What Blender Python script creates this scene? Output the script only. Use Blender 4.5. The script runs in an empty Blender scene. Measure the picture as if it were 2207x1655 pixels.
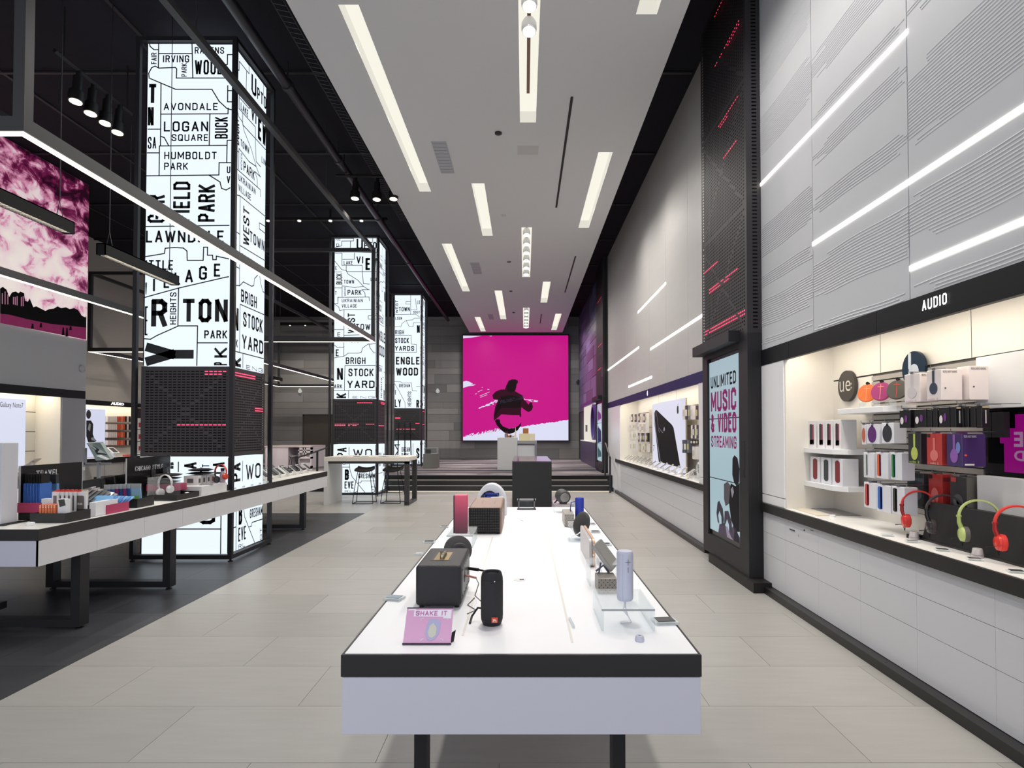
import bpy, bmesh, random
from math import *
from mathutils import Vector, Matrix
random.seed(7)
S=bpy.context.scene; COL=S.collection
# ---------------- camera, world, exposure ----------------
TH=radians(1.2); F=1300.; CX=1130.; CY=930-F*tan(TH); H=1.6
cd=bpy.data.cameras.new('camera'); cam=bpy.data.objects.new('camera',cd); COL.objects.link(cam)
cam.location=(0,0,H); cam.rotation_euler=(radians(90)+TH,0,0)
cd.sensor_width=36; cd.lens=36*F/2207; cd.shift_x=(1103.5-CX)/2207; cd.shift_y=(CY-827.5)/2207
cd.clip_start=.05; cd.clip_end=200; S.camera=cam
W=bpy.data.worlds.new('daylight'); S.world=W; W.use_nodes=True
WB=W.node_tree.nodes['Background']; WB.inputs[0].default_value=(.9,.93,1,1); WB.inputs[1].default_value=1.25
S.view_settings.view_transform='Standard'; S.view_settings.look='None'; S.view_settings.gamma=1
S.view_settings.use_curve_mapping=False; S.view_settings.exposure=0.0
def lamp(kind,loc,power,color=(1,.95,.88),size=.1,size_y=None,rot=(0,0,0),spot=None,blend=1,name='light',radius=.05):
    d=bpy.data.lights.new(name,kind); d.energy=power; d.color=color
    if kind=='AREA':
        d.size=size
        if size_y: d.shape='RECTANGLE'; d.size_y=size_y
    else: d.shadow_soft_size=radius
    if kind=='SPOT': d.spot_size=spot or 2; d.spot_blend=blend
    o=bpy.data.objects.new(name,d); o.location=loc; o.rotation_euler=rot; COL.objects.link(o); return o
LPT=80; LPS=185; LEDF=4.5; LPA=5   # watts per 1.5 m of slot; strip glow; alcove lamps per metre
# ---------------- photo measuring: a pixel and a real plane give a place ----------------
def ray(px,py):
    xc=(px-CX)/F; yc=-(py-CY)/F
    return xc,cos(TH)-sin(TH)*yc,sin(TH)+cos(TH)*yc
def ax(px,py,X): d=ray(px,py); t=X/d[0]; return Vector((X,d[1]*t,H+d[2]*t))
def ay(px,py,Y): d=ray(px,py); t=Y/d[1]; return Vector((d[0]*t,Y,H+d[2]*t))
def az(px,py,Z): d=ray(px,py); t=(Z-H)/d[2]; return Vector((d[0]*t,d[1]*t,Z))
# ---------------- materials ----------------
def lin(c):
    return tuple(((v/255)/12.92 if v<=10 else ((v/255+.055)/1.055)**2.4) for v in c)+(1,)
MC={}
def mat(rgb,rough=.5,metal=0,emit=0,spec=.5,noise=0,scale=8,bump=0,coat=0,stretch=(1,1,1),key=None):
    k=(tuple(rgb),rough,metal,emit,spec,noise,scale,bump,coat,stretch,key)
    if k in MC: return MC[k]
    m=bpy.data.materials.new('m_%d_%d_%d'%tuple(rgb)); m.use_nodes=True
    nt=m.node_tree; b=nt.nodes['Principled BSDF']
    b.inputs['Base Color'].default_value=lin(rgb); b.inputs['Roughness'].default_value=rough
    b.inputs['Metallic'].default_value=metal; b.inputs['Specular IOR Level'].default_value=spec
    b.inputs['Coat Weight'].default_value=coat
    if emit:
        b.inputs['Emission Color'].default_value=lin(rgb); b.inputs['Emission Strength'].default_value=emit
        b.inputs['Base Color'].default_value=tuple(v*.04 for v in lin(rgb)[:3])+(1,); b.inputs['Specular IOR Level'].default_value=.12
    if noise or bump:
        tc=nt.nodes.new('ShaderNodeTexCoord'); mp=nt.nodes.new('ShaderNodeMapping'); mp.inputs['Scale'].default_value=stretch
        nz=nt.nodes.new('ShaderNodeTexNoise'); nz.inputs['Scale'].default_value=scale; nz.inputs['Detail'].default_value=5
        nt.links.new(tc.outputs['Object'],mp.inputs[0]); nt.links.new(mp.outputs[0],nz.inputs[0])
        if noise:
            mx=nt.nodes.new('ShaderNodeMix'); mx.data_type='RGBA'
            c=lin(rgb); mx.inputs[6].default_value=tuple(max(0,v*(1-noise)) for v in c[:3])+(1,); mx.inputs[7].default_value=tuple(min(1,v*(1+noise)) for v in c[:3])+(1,)
            nt.links.new(nz.outputs[0],mx.inputs[0]); nt.links.new(mx.outputs[2],b.inputs['Base Color'])
        if bump:
            bp=nt.nodes.new('ShaderNodeBump'); bp.inputs['Strength'].default_value=bump; bp.inputs['Distance'].default_value=.01
            nt.links.new(nz.outputs[0],bp.inputs['Height']); nt.links.new(bp.outputs[0],b.inputs['Normal'])
    MC[k]=m; return m
def glassy(tint=(235,242,245),fac=.12,key='g'):
    k=(key,tint,fac)
    if k in MC: return MC[k]
    m=bpy.data.materials.new('acrylic'); m.use_nodes=True; nt=m.node_tree; nt.nodes.clear()
    o=nt.nodes.new('ShaderNodeOutputMaterial'); tr=nt.nodes.new('ShaderNodeBsdfTransparent'); gl=nt.nodes.new('ShaderNodeBsdfPrincipled')
    gl.inputs['Roughness'].default_value=.08; gl.inputs['Base Color'].default_value=lin(tint); tr.inputs[0].default_value=lin(tint)
    lw=nt.nodes.new('ShaderNodeLayerWeight'); lw.inputs[0].default_value=.35
    ma=nt.nodes.new('ShaderNodeMath'); ma.operation='MULTIPLY_ADD'; ma.inputs[1].default_value=.38; ma.inputs[2].default_value=fac; ma.use_clamp=True
    mx=nt.nodes.new('ShaderNodeMixShader'); nt.links.new(lw.outputs[1],ma.inputs[0]); nt.links.new(ma.outputs[0],mx.inputs[0])
    nt.links.new(tr.outputs[0],mx.inputs[1]); nt.links.new(gl.outputs[0],mx.inputs[2]); nt.links.new(mx.outputs[0],o.inputs[0])
    MC[k]=m; return m
BLK=mat((22,21,22),.5,spec=.3); BLKM=mat((30,30,33),.45,spec=.3); CHAR=mat((44,44,47),.5); WHT=mat((232,232,234),.3); WHTM=mat((222,222,224),.5)
STEEL=mat((150,150,155),.25,.9); FRAME=mat((36,36,40),.5,spec=.3); ACR=glassy((246,249,250),.03); ACE=glassy((240,244,245),.35,'e')
LED=mat((255,250,238),emit=6); LEDW=mat((255,255,255),emit=1.6); REDL=mat((255,60,95),emit=3.0)
BOXL=mat((232,243,253),emit=1.08); INK=mat((22,24,30),.6); PINK=mat((176,58,98),.5); LGREY=mat((190,190,194),.4); MGREY=mat((120,120,124),.5)
# ---------------- mesh builder (world coordinates) ----------------
TXT={}
def textmesh(s,bold,sp):
    k=(s,bold,sp)
    if k in TXT: return TXT[k]
    c=bpy.data.curves.new('t','FONT'); c.body=s; c.offset=bold; c.space_character=sp; c.resolution_u=3
    o=bpy.data.objects.new('t',c); COL.objects.link(o)
    me=bpy.data.meshes.new_from_object(o.evaluated_get(bpy.context.evaluated_depsgraph_get()))
    v=[(p.co.x,p.co.y) for p in me.vertices]; f=[tuple(p.vertices) for p in me.polygons]
    bpy.data.objects.remove(o); bpy.data.curves.remove(c); bpy.data.meshes.remove(me)
    x0=min(a for a,b in v); x1=max(a for a,b in v); y0=min(b for a,b in v); y1=max(b for a,b in v)
    TXT[k]=([((a-x0)/(x1-x0),(b-y0)/(y1-y0)) for a,b in v],f); return TXT[k]
_C=[(1,.74),(1,.88),(.75,1),(.25,1),(0,.88),(0,.12),(.25,0),(.75,0),(1,.12)]
GL={'A':[[(0,0),(.5,1),(1,0)],[(.19,.3),(.81,.3)]],'B':[[(0,0),(0,1),(.72,1),(1,.88),(1,.65),(.75,.53),(0,.53)],[(.75,.53),(1,.41),(1,.13),(.72,0),(0,0)]],'C':[_C+[(1,.26)]],
'D':[[(0,0),(0,1),(.65,1),(1,.86),(1,.14),(.65,0),(0,0)]],'E':[[(1,1),(0,1),(0,0),(1,0)],[(0,.51),(.85,.51)]],'F':[[(1,1),(0,1),(0,0)],[(0,.5),(.85,.5)]],'G':[_C+[(1,.46),(.55,.46)]],
'H':[[(0,0),(0,1)],[(1,0),(1,1)],[(0,.5),(1,.5)]],'I':[[(.5,0),(.5,1)]],'J':[[(1,1),(1,.12),(.7,0),(.25,0),(0,.14),(0,.3)]],'K':[[(0,0),(0,1)],[(1,1),(0,.4)],[(.3,.57),(1,0)]],'L':[[(0,1),(0,0),(1,0)]],
'M':[[(0,0),(0,1),(.5,.25),(1,1),(1,0)]],'N':[[(0,0),(0,1),(1,0),(1,1)]],'O':[[(.25,0),(0,.13),(0,.87),(.25,1),(.75,1),(1,.87),(1,.13),(.75,0),(.25,0)]],'P':[[(0,0),(0,1),(.7,1),(1,.88),(1,.6),(.7,.47),(0,.47)]],
'Q':[[(.25,0),(0,.13),(0,.87),(.25,1),(.75,1),(1,.87),(1,.13),(.75,0),(.25,0)],[(.6,.25),(1,-.02)]],'R':[[(0,0),(0,1),(.7,1),(1,.88),(1,.62),(.7,.5),(0,.5)],[(.6,.5),(1,0)]],
'S':[[(1,.74),(1,.88),(.75,1),(.25,1),(0,.88),(0,.68),(.2,.57),(.8,.43),(1,.32),(1,.12),(.75,0),(.25,0),(0,.12),(0,.26)]],'T':[[(0,1),(1,1)],[(.5,1),(.5,0)]],'U':[[(0,1),(0,.13),(.25,0),(.75,0),(1,.13),(1,1)]],
'V':[[(0,1),(.5,0),(1,1)]],'W':[[(0,1),(.25,0),(.5,.9),(.75,0),(1,1)]],'X':[[(0,0),(1,1)],[(0,1),(1,0)]],'Y':[[(0,1),(.5,.45),(1,1)],[(.5,.45),(.5,0)]],'Z':[[(0,1),(1,1),(0,0),(1,0)]],
'&':[[(1,0),(.15,.75),(.2,.95),(.45,1),(.68,.9),(.68,.72),(.1,.35),(0,.18),(.25,0),(.65,0),(1,.35)]],'7':[[(0,1),(1,1),(.35,0)]],'8':[[(.25,.52),(0,.65),(0,.88),(.25,1),(.75,1),(1,.88),(1,.65),(.75,.52),(.25,.52),(0,.4),(0,.12),(.25,0),(.75,0),(1,.12),(1,.4),(.75,.52)]]}
GW={'I':.0,'M':1.35,'W':1.5,' ':.45,'E':.85,'F':.85,'L':.85,':':0}
class MB:
    def __init__(s): s.v=[]; s.f=[]; s.m=[]; s.cm=0; s.smooth=False
    def add(s,vs,fs):
        n=len(s.v); s.v+=[Vector(p) for p in vs]; s.f+=[tuple(i+n for i in f) for f in fs]; s.m+=[s.cm]*len(fs); return s
    def hexa(s,p): return s.add(p,[(0,3,2,1),(4,5,6,7),(0,1,5,4),(1,2,6,5),(2,3,7,6),(3,0,4,7)])
    def box(s,x0,x1,y0,y1,z0,z1):
        return s.hexa([(x0,y0,z0),(x1,y0,z0),(x1,y1,z0),(x0,y1,z0),(x0,y0,z1),(x1,y0,z1),(x1,y1,z1),(x0,y1,z1)])
    def obox(s,c,hx,hy,hz,M=None):
        M=M or Matrix.Identity(3); c=Vector(c)
        return s.hexa([c+M@Vector(p) for p in ((-hx,-hy,-hz),(hx,-hy,-hz),(hx,hy,-hz),(-hx,hy,-hz),(-hx,-hy,hz),(hx,-hy,hz),(hx,hy,hz),(-hx,hy,hz))])
    def quad(s,a,b,c,d): return s.add([a,b,c,d],[(0,1,2,3)])
    def prism(s,pts,d):   # planar polygon extruded by d
        n=len(pts); pts=[Vector(p) for p in pts]; d=Vector(d)
        return s.add(pts+[p+d for p in pts],[tuple(range(n)),tuple(range(2*n-1,n-1,-1))]+[(i,i+n,(i+1)%n+n,(i+1)%n) for i in range(n)])
    def poly(s,pts): return s.add(pts,[tuple(range(len(pts)))])
    def tube(s,pts,r,n=8,r1=None):
        pts=[Vector(p) for p in pts]; rings=[]; m=len(pts)
        up=None
        for i,p in enumerate(pts):
            d=(pts[min(i+1,m-1)]-pts[max(i-1,0)]).normalized()
            if up is None: up=Vector((0,0,1)) if abs(d.z)<.9 else Vector((1,0,0))
            a=d.cross(up)
            if a.length<1e-4: a=d.cross(Vector((0,1,0)))
            a.normalize(); b=a.cross(d).normalized(); up=b
            rr=r if r1 is None else r+(r1-r)*i/(m-1)
            rings.append([p+(a*cos(2*pi*k/n)+b*sin(2*pi*k/n))*rr for k in range(n)])
        vs=[q for g in rings for q in g]; fs=[]
        for i in range(m-1):
            for k in range(n): fs.append((i*n+k,i*n+(k+1)%n,(i+1)*n+(k+1)%n,(i+1)*n+k))
        fs+=[tuple(range(n))[::-1],tuple(range((m-1)*n,m*n))]
        return s.add(vs,fs)
    def lathe(s,c,prof,n=24,axis=(0,0,1)):
        c=Vector(c); A=Vector(axis).normalized(); B=(Vector((1,0,0)) if abs(A.x)<.9 else Vector((0,1,0))); B=(B-A*B.dot(A)).normalized(); Cc=A.cross(B)
        vs=[];fs=[]
        for r,h in prof:
            for k in range(n): vs.append(c+A*h+(B*cos(2*pi*k/n)+Cc*sin(2*pi*k/n))*max(r,1e-4))
        for i in range(len(prof)-1):
            for k in range(n): fs.append((i*n+k,i*n+(k+1)%n,(i+1)*n+(k+1)%n,(i+1)*n+k))
        fs+=[tuple(range(n))[::-1],tuple(range((len(prof)-1)*n,len(prof)*n))]
        return s.add(vs,fs)
    def ell(s,c,U,V,d=None,n=24):
        c=Vector(c);U=Vector(U);V=Vector(V); p=[c+U*cos(2*pi*k/n)+V*sin(2*pi*k/n) for k in range(n)]
        return s.prism(p,d) if d is not None else s.poly(p)
    def text(s,t,O,U,V,bold=.0,sp=1.0):   # fill box O, O+U, O+V
        vs,fs=textmesh(t,bold,sp); O=Vector(O);U=Vector(U);V=Vector(V)
        return s.add([O+U*a+V*b for a,b in vs],fs)
    def cond(s,t,O,U,V,k=.15,gap=.22):   # condensed stroke capitals filling the box; k = stroke / height
        O=Vector(O);U=Vector(U);V=Vector(V); W_=U.length;Hh=V.length; n=len(t); th=min(k*Hh,(.46 if n==1 else .30)*W_/(sum(GW.get(c,1.) if GW.get(c,1.) else .35 for c in t))); N=U.cross(V).normalized(); u=U.normalized();v=V.normalized()
        ws=[GW.get(c,1.) for c in t]; n=len(t); tot=sum(ws)+gap*(n-1); cw=(W_-th*n)/max(tot,.01)
        if cw<th*.8: th=max(W_/(n+.9*tot),.002); cw=(W_-th*n)/max(tot,.01)
        x=th/2
        for c,w in zip(t,ws):
            for pl in GL.get(c,[]):
                lo=0 if w==0 else 1
                s.line([O+u*(x+(px*w*cw if w else 0))+v*(th/2+py*(Hh-th)) for px,py in pl],th,N)
            x+=w*cw+th+gap*cw
        return s
    def line(s,pts,w,N):   # flat stroke of width w in the plane with normal N
        N=Vector(N).normalized(); pts=[Vector(p) for p in pts]
        for a,b in zip(pts,pts[1:]):
            d=b-a
            if d.length<1e-6: continue
            d.normalize(); q=N.cross(d)*w/2; e=d*w*.36
            s.quad(a-e-q,b+e-q,b+e+q,a-e+q)
        return s
LOC={}
def wl(o):
    return LOC.get(o.name,Vector((0,0,0))) if o else Vector((0,0,0))
def _link(o,parent,label,kind,cat,group):
    COL.objects.link(o)
    if parent: o.parent=parent
    if label: o['label']=label
    if kind: o['kind']=kind
    if cat: o['category']=cat
    if group: o['group']=group
def part(name,mb,m,parent=None,label=None,kind=None,bevel=0,smooth=False,cat=None,group=None,seg=2):
    me=bpy.data.meshes.new(name); L=wl(parent)
    me.from_pydata([tuple(v-L) for v in mb.v],[],mb.f)
    for mm in (m if isinstance(m,list) else [m]): me.materials.append(mm)
    if isinstance(m,list): me.polygons.foreach_set('material_index',mb.m)
    if smooth: me.polygons.foreach_set('use_smooth',[True]*len(mb.f))
    me.update(); o=bpy.data.objects.new(name,me); _link(o,parent,label,kind,cat,group)
    LOC[o.name]=L.copy()
    if bevel:
        b=o.modifiers.new('b','BEVEL'); b.width=bevel; b.segments=seg; b.limit_method='ANGLE'; b.angle_limit=.6
    if smooth: 
        try: me.set_sharp_from_angle(angle=radians(40))
        except Exception: pass
    return o
def thing(name,label,cat,loc=(0,0,0),group=None):
    o=bpy.data.objects.new(name,None); o.empty_display_size=.05; o.location=loc
    _link(o,None,label,None,cat,group); LOC[o.name]=Vector(loc); return o
def solo(name,mb,m,label,cat,group=None,**k):   # a thing that is one mesh: origin at its base
    c=[(min(v[i] for v in mb.v)+max(v[i] for v in mb.v))/2 for i in (0,1)]; z=min(v[2] for v in mb.v); L=Vector((c[0],c[1],z))
    mb.v=[v-L for v in mb.v]; o=part(name,mb,m,None,label,cat=cat,group=group,**k); o.location=L; LOC[o.name]=L; return o
def copy_tree(o,loc,label,group=None):
    r=o.copy(); COL.objects.link(r); r.location=loc; LOC[r.name]=Vector(loc)
    if label: r['label']=label
    if group: r['group']=group
    for ch in o.children:
        c=ch.copy(); COL.objects.link(c); c.parent=r
        for g in ch.children:
            d=g.copy(); COL.objects.link(d); d.parent=c
    return r
def tri(o,n=1): return o
# ================= STRUCTURE =================
ZC=6.75; XR=2.45; YB=26.97
# floor with separate tiles
fb=MB(); fb.box(-12.5,3.6,-1.5,16.1,-.08,-.006)
floor=part('floor',fb,mat((120,116,110),.7,key='grout'),kind='structure')
tl=[mat((156,154,150),.3,noise=.13,scale=2.2,stretch=(1,5,1),spec=.45,key=i) for i in range(1)]
tl=[mat(c,.34,noise=.10,scale=2.5,stretch=(1,6,1),spec=.4) for c in ((157,155,151),(153,151,147),(160,158,154))]
td=[mat(c,.42,noise=.16,scale=2.5,stretch=(1,6,1),spec=.4) for c in ((56,57,61),(52,53,57),(61,62,66))]
TM={}
def tile(x0,x1,y0,y1,dark):
    w=round(x1-x0,3); d=round(y1-y0,3); mi=random.randrange(3); k=(w,d,dark,mi)
    g=.0012
    if k not in TM:
        me=bpy.data.meshes.new('tile'); b=MB(); b.box(g,w-g,g,d-g,-.006,0)
        me.from_pydata([tuple(v) for v in b.v],[],b.f); me.materials.append((td if dark else tl)[mi]); TM[k]=me
    o=bpy.data.objects.new('tile',TM[k]); o.location=(x0,y0,0); o.parent=floor; COL.objects.link(o)
xs=-3.12
def rows(xa,xb,ya,yb,dark,w=1.2,d=.6,off0=0):
    y=ya;j=0
    while y<yb-.01:
        ye=min(y+d,yb); x=xa-((j%2)*w/2+off0)
        while x<xb-.01:
            a=max(x,xa); b=min(x+w,xb)
            if b-a>.02: tile(a,b,y,ye,dark)
            x+=w
        y=ye;j+=1
rows(xs,2.40,.55,16.1,False)
rows(-9.1,xs,2.35,11.86,True)
rows(-11.5,xs,11.86,16.1,False,w=2.4,d=1.2)
# platform with three steps
pl=MB(); pl.box(-12.5,3.6,16.72,YB+.2,-.08,.384); pl.box(-12.5,-4.9,16.1,16.72,-.08,.384)
plat=part('floor_platform',pl,BLK,kind='structure')
cpm=bpy.data.materials.new('carpet'); cpm.use_nodes=True; nt=cpm.node_tree; b=nt.nodes['Principled BSDF']; b.inputs['Roughness'].default_value=.95
tc=nt.nodes.new('ShaderNodeTexCoord'); mp=nt.nodes.new('ShaderNodeMapping'); mp.inputs['Scale'].default_value=(.06,1.0,1); mp.inputs['Rotation'].default_value=(0,0,.14)
wv=nt.nodes.new('ShaderNodeTexNoise'); wv.inputs['Scale'].default_value=1.5; wv.inputs['Detail'].default_value=1
cr=nt.nodes.new('ShaderNodeValToRGB'); cr.color_ramp.interpolation='CONSTANT'
e=cr.color_ramp.elements; e[0].color=lin((60,56,62)); e[1].position=.44; e[1].color=lin((158,148,150)); q=e.new(.5); q.color=lin((58,54,60)); q=e.new(.56); q.color=lin((172,162,166)); q=e.new(.61); q.color=lin((70,66,72))
nt.links.new(tc.outputs['Object'],mp.inputs[0]); nt.links.new(mp.outputs[0],wv.inputs[0]); nt.links.new(wv.outputs[0],cr.inputs[0]); nt.links.new(cr.outputs[0],b.inputs['Base Color'])
b1=MB(); b1.box(-11.5,XR,16.72,YB,.384,.39); part('carpet',b1,cpm,plat,label='striped grey carpet')
for i in range(3):
    y=16.1+.31*i; b1=MB(); b1.box(-4.9,2.32,y,y+.33,-.05 if i==0 else .128*i-.02,.128*(i+1)-.0); 
    if i<2: st=part('step',b1,mat((34,33,33),.35),plat)
    else: st=plat
    b1=MB(); b1.box(-4.85,2.3,y-.004,y+.0,.128*i+.004,.128*i+(.018 if i==0 else .010)); part('step_light',b1,mat((255,244,220),emit=(1.0,.45,.8)[i]),st,label='thin warm light strip under the nosing')
# walls
WTX=mat((194,196,200),.55,noise=.03,scale=3,bump=.12,key='wall')
w=MB(); w.box(XR+.02,XR+.6,-1.5,6.4,2.434,ZC)
wall_right=part('wall_right',w,WTX,kind='structure')
w=MB(); w.box(2.93,3.6,-1.5,17.7,-.05,2.434)
wall_alc=part('wall_right_alcove',w,WTX,kind='structure')
w=MB(); w.box(XR+.02,2.93,-1.5,.9,-.05,2.434); part('wall_right_front',w,WTX,kind='structure')
w=MB(); w.box(XR+.02,XR+.6,7.6,17.65,2.434,ZC)
wall_right_b=part('wall_right_middle',w,mat((170,170,168),.4,noise=.03,scale=3,key='w2'),kind='structure')
w=MB(); w.box(XR+.02,3.6,19.4,YB,.3,ZC)
w2=part('wall_right_rear',w,mat((70,66,76),.5),kind='structure')
w=MB(); w.box(-12.5,3.6,YB,YB+.3,0,ZC+.05); wall_back=part('wall_back',w,mat((50,49,50),.6),kind='structure')
w=MB(); w.box(-12.8,-9.1,-1.5,9.2,0,ZC); w.box(-12.8,-9.6-.02,9.2,11.86,0,ZC); w.box(-9.6,-9.1,9.2,11.86,2.434,ZC); w.box(-12.8,-9.1,11.86,12.5,0,ZC)
wall_left=part('wall_left',w,mat((176,177,180),.5,noise=.02,key='wl'),kind='structure')
w=MB(); w.box(-12.8,-11.5,12.5,YB,2.434,ZC); w.box(-12.8,-12.0,12.5,20.5,0,2.434); w.box(-12.8,-11.5,20.5,YB,0,2.434)
wall_left_b=part('wall_left_rear',w,mat((176,171,162),.5,noise=.05,scale=2,stretch=(1,1,6),key='wl2'),kind='structure')
w=MB(); w.box(-12.8,3.6,-1.5,YB+.3,ZC,ZC+.2)
ceil_dark=part('ceiling_upper',w,mat((33,32,38),.8,spec=.1,noise=.1,key='cd'),kind='structure')
b1=MB()
for yy in (3.5,6,8.5,11,13.5,16,18.5,21,23.5): b1.box(-12,2.4,yy,yy+.05,ZC-.03,ZC-.001)
for xx in (-10,-7.5,-5): b1.box(xx,xx+.05,0,26,ZC-.02,ZC)
part('ceiling_joint',b1,mat((18,18,21),.6),ceil_dark,kind='stuff')
# back wall planks
w=MB(); w.box(XR+.02,2.93,15.42,17.7,-.05,2.434); wall_st=part('wall_right_steps',w,WTX,kind='structure')
pm=[mat(c,.5,noise=.10,scale=3,stretch=(1,1,9)) for c in ((120,118,118),(132,130,130),(108,106,107),(142,139,138),(126,123,121),(114,113,114))]
def plankrow(parent,mk,a,b,z,h,wmin,wmax,mats,thick=(.012,.03)):
    u=a
    while u<b-.05:
        e=min(b,u+random.uniform(wmin,wmax)); 
        if b-e<.4: e=b
        part('plank',mk(u+.004,e-.004,z+.004,z+h-.004,random.uniform(*thick)),random.choice(mats),parent); u=e
z=.39
while z<ZC-.05:
    h=random.choice((.27,.36,.45)); h=min(h,ZC-z)
    plankrow(wall_back,lambda u0,u1,z0,z1,t:MB().box(u0,u1,YB-t,YB,z0,z1),-11.5,XR,z,h,1.6,3.6,pm); z+=h
pp=[mat(c,.35,noise=.06,scale=3) for c in ((104,104,140),(82,82,112),(118,118,158),(94,94,130))]  # blue light falling on the rear planks is put into their colours
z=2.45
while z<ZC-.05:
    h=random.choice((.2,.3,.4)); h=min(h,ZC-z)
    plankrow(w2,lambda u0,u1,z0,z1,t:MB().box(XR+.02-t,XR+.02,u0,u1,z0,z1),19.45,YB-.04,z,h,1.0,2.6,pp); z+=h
# ---- hidden door in the back wall, at left
a=ay(656,896,YB-.04); b_=ay(716,1000,YB-.04)
d=MB(); d.box(a.x,b_.x+.3,YB-.07,YB-.035,.39,a.z); dr=part('door_1',d,mat((66,60,54),.5,noise=.12,scale=4,stretch=(1,1,10)),kind='structure')
d=MB(); d.box(a.x-.06,a.x,YB-.08,YB-.03,.39,a.z+.06); d.box(a.x-.06,b_.x+.36,YB-.08,YB-.03,a.z,a.z+.06); part('door_frame',d,mat((48,45,42),.5),dr)
# ---- white ceiling slab with troughs
ZS=5.95; XL,XRs=-2.405,1.675; YE=26.38
tr=[]  # x0,x1,y0,y1,kind,name
def slot(c,kind,label,ext=None):
    P=[az(px,py,ZS) for px,py in c]
    x0=(P[0].x+P[2].x)/2; x1=(P[1].x+P[3].x)/2; y0=P[0].y; y1=P[2].y
    if ext is not None: y0=ext
    tr.append((x0,x1,y0,y1,kind,label))
slot([(731,10),(775,10),(903,413),(928,413)],'t','long recessed light slot nearest the left edge of the white ceiling')
slot([(1117,40),(1162,40),(1121,264),(1156,264)],'s','recessed spotlight slot nearest the camera in the middle of the ceiling',ext=2.6)
slot([(1380,10),(1425,10),(1367,31),(1413,31)],'t','recessed light slot cut off by the top of the picture at right',ext=3.2)
slot([(1289,328),(1321,328),(1247,491),(1269,491)],'t','recessed light slot on the right side, beside the nearest black ceiling slit')
slot([(1016,395),(1044,395),(1040,508),(1062,508)],'t','recessed light slot left of centre, beside the second sprinkler')
slot([(952,525),(973,525),(997,628),(1013,628)],'t','second recessed light slot along the left edge of the white ceiling')
slot([(1123,490),(1146,490),(1126,597),(1143,597)],'s','middle recessed slot holding a row of white spotlights')
slot([(1065,626),(1081,626),(1079,688),(1092,688)],'t','recessed light slot left of the farthest spotlight slot')
slot([(1170,607),(1187,607),(1165,652),(1179,652)],'t','second recessed light slot on the right side of the ceiling')
slot([(1127,663),(1141,663),(1128,707),(1140,707)],'s','farthest recessed slot holding small white spotlights')
slot([(1023,683),(1035,683),(1036,714),(1047,714)],'t','farthest recessed light slot at left, above the big screen')
slot([(1196,676),(1210,676),(1189,711),(1200,711)],'t','farthest recessed light slot at right, above the big screen')
def gridplane(mb,xs,ys,holes,z):
    for i in range(len(xs)-1):
        for j in range(len(ys)-1):
            cx=(xs[i]+xs[i+1])/2; cy=(ys[j]+ys[j+1])/2
            if any(h[0]<cx<h[1] and h[2]<cy<h[3] for h in holes): continue
            mb.quad((xs[i],ys[j],z),(xs[i],ys[j+1],z),(xs[i+1],ys[j+1],z),(xs[i+1],ys[j],z))
holes=[t[:4] for t in tr]
gx=sorted(set([XL,XRs]+[h[0] for h in holes]+[h[1] for h in holes])); gy=sorted(set([-1.5,YE]+[h[2] for h in holes]+[h[3] for h in holes]))
cm=MB(); gridplane(cm,gx,gy,holes,ZS)
cm.cm=1
for a_,b2 in (((XL,-1.5),(XL,YE)),((XL,YE),(XRs,YE)),((XRs,YE),(XRs,-1.5)),((XRs,-1.5),(XL,-1.5))):
    cm.quad((*a_,ZS),(*b2,ZS),(*b2,ZS+.3),(*a_,ZS+.3))
cm.quad((XL,-1.5,ZS+.3),(XRs,-1.5,ZS+.3),(XRs,YE,ZS+.3),(XL,YE,ZS+.3))
ceiling=part('ceiling',cm,[mat((203,203,205),.6,key='ceil'),mat((30,30,33),.6)],kind='structure')
TRW=mat((235,232,220),.6); DIF=mat((253,250,235),emit=.93,key='dif')
for n,(x0,x1,y0,y1,k,lb) in enumerate(tr):
    t=thing('recessed_spotlight_slot' if k=='s' else 'recessed_light',lb,'ceiling light',((x0+x1)/2,(y0+y1)/2,ZS))
    h=.16; b1=MB(); 
    b1.quad((x0,y0,ZS),(x0,y1,ZS),(x0,y1,ZS+h),(x0,y0,ZS+h)); b1.quad((x1,y0,ZS),(x1,y1,ZS),(x1,y1,ZS+h),(x1,y0,ZS+h)); b1.quad((x0,y0,ZS),(x1,y0,ZS),(x1,y0,ZS+h),(x0,y0,ZS+h)); b1.quad((x0,y1,ZS),(x1,y1,ZS),(x1,y1,ZS+h),(x0,y1,ZS+h))
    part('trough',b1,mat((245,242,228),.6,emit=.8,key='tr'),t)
    b1=MB(); b1.box(x0,x1,y0,y1,ZS+h,ZS+h+.01); part('diffuser',b1,DIF,t)
    L=y1-y0
    if k=='s':
        b1=MB(); xc=(x0+x1)/2; b1.box(xc-.02,xc+.02,y0+.1,y1-.5,ZS+h-.03,ZS+h); part('track',b1,mat((120,90,80),.4),t)
        ny=[5.0,5.62] if n==1 else [y0+.35+(y1-y0-.8)*i/(5 if L>2 else 4) for i in range(6 if L>2 else 5)]
        if n==1: ny=[az(1139,14,ZS-.05).y,az(1138,68,ZS-.05).y]
        for yy in ny:
            b1=MB(); b1.lathe((xc,yy,ZS-.05),[(.075,0),(.082,.03),(.082,.1),(.06,.15),(.03,.18)],20,axis=(0,.25,1))
            sp=part('spotlight',b1,WHTM,t,smooth=True)
            b1=MB(); b1.lathe((xc,yy,ZS-.056),[(.066,0),(.066,.008)],20,axis=(0,.25,1)); part('lens',b1,mat((255,252,240),emit=3.5),sp)
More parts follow.
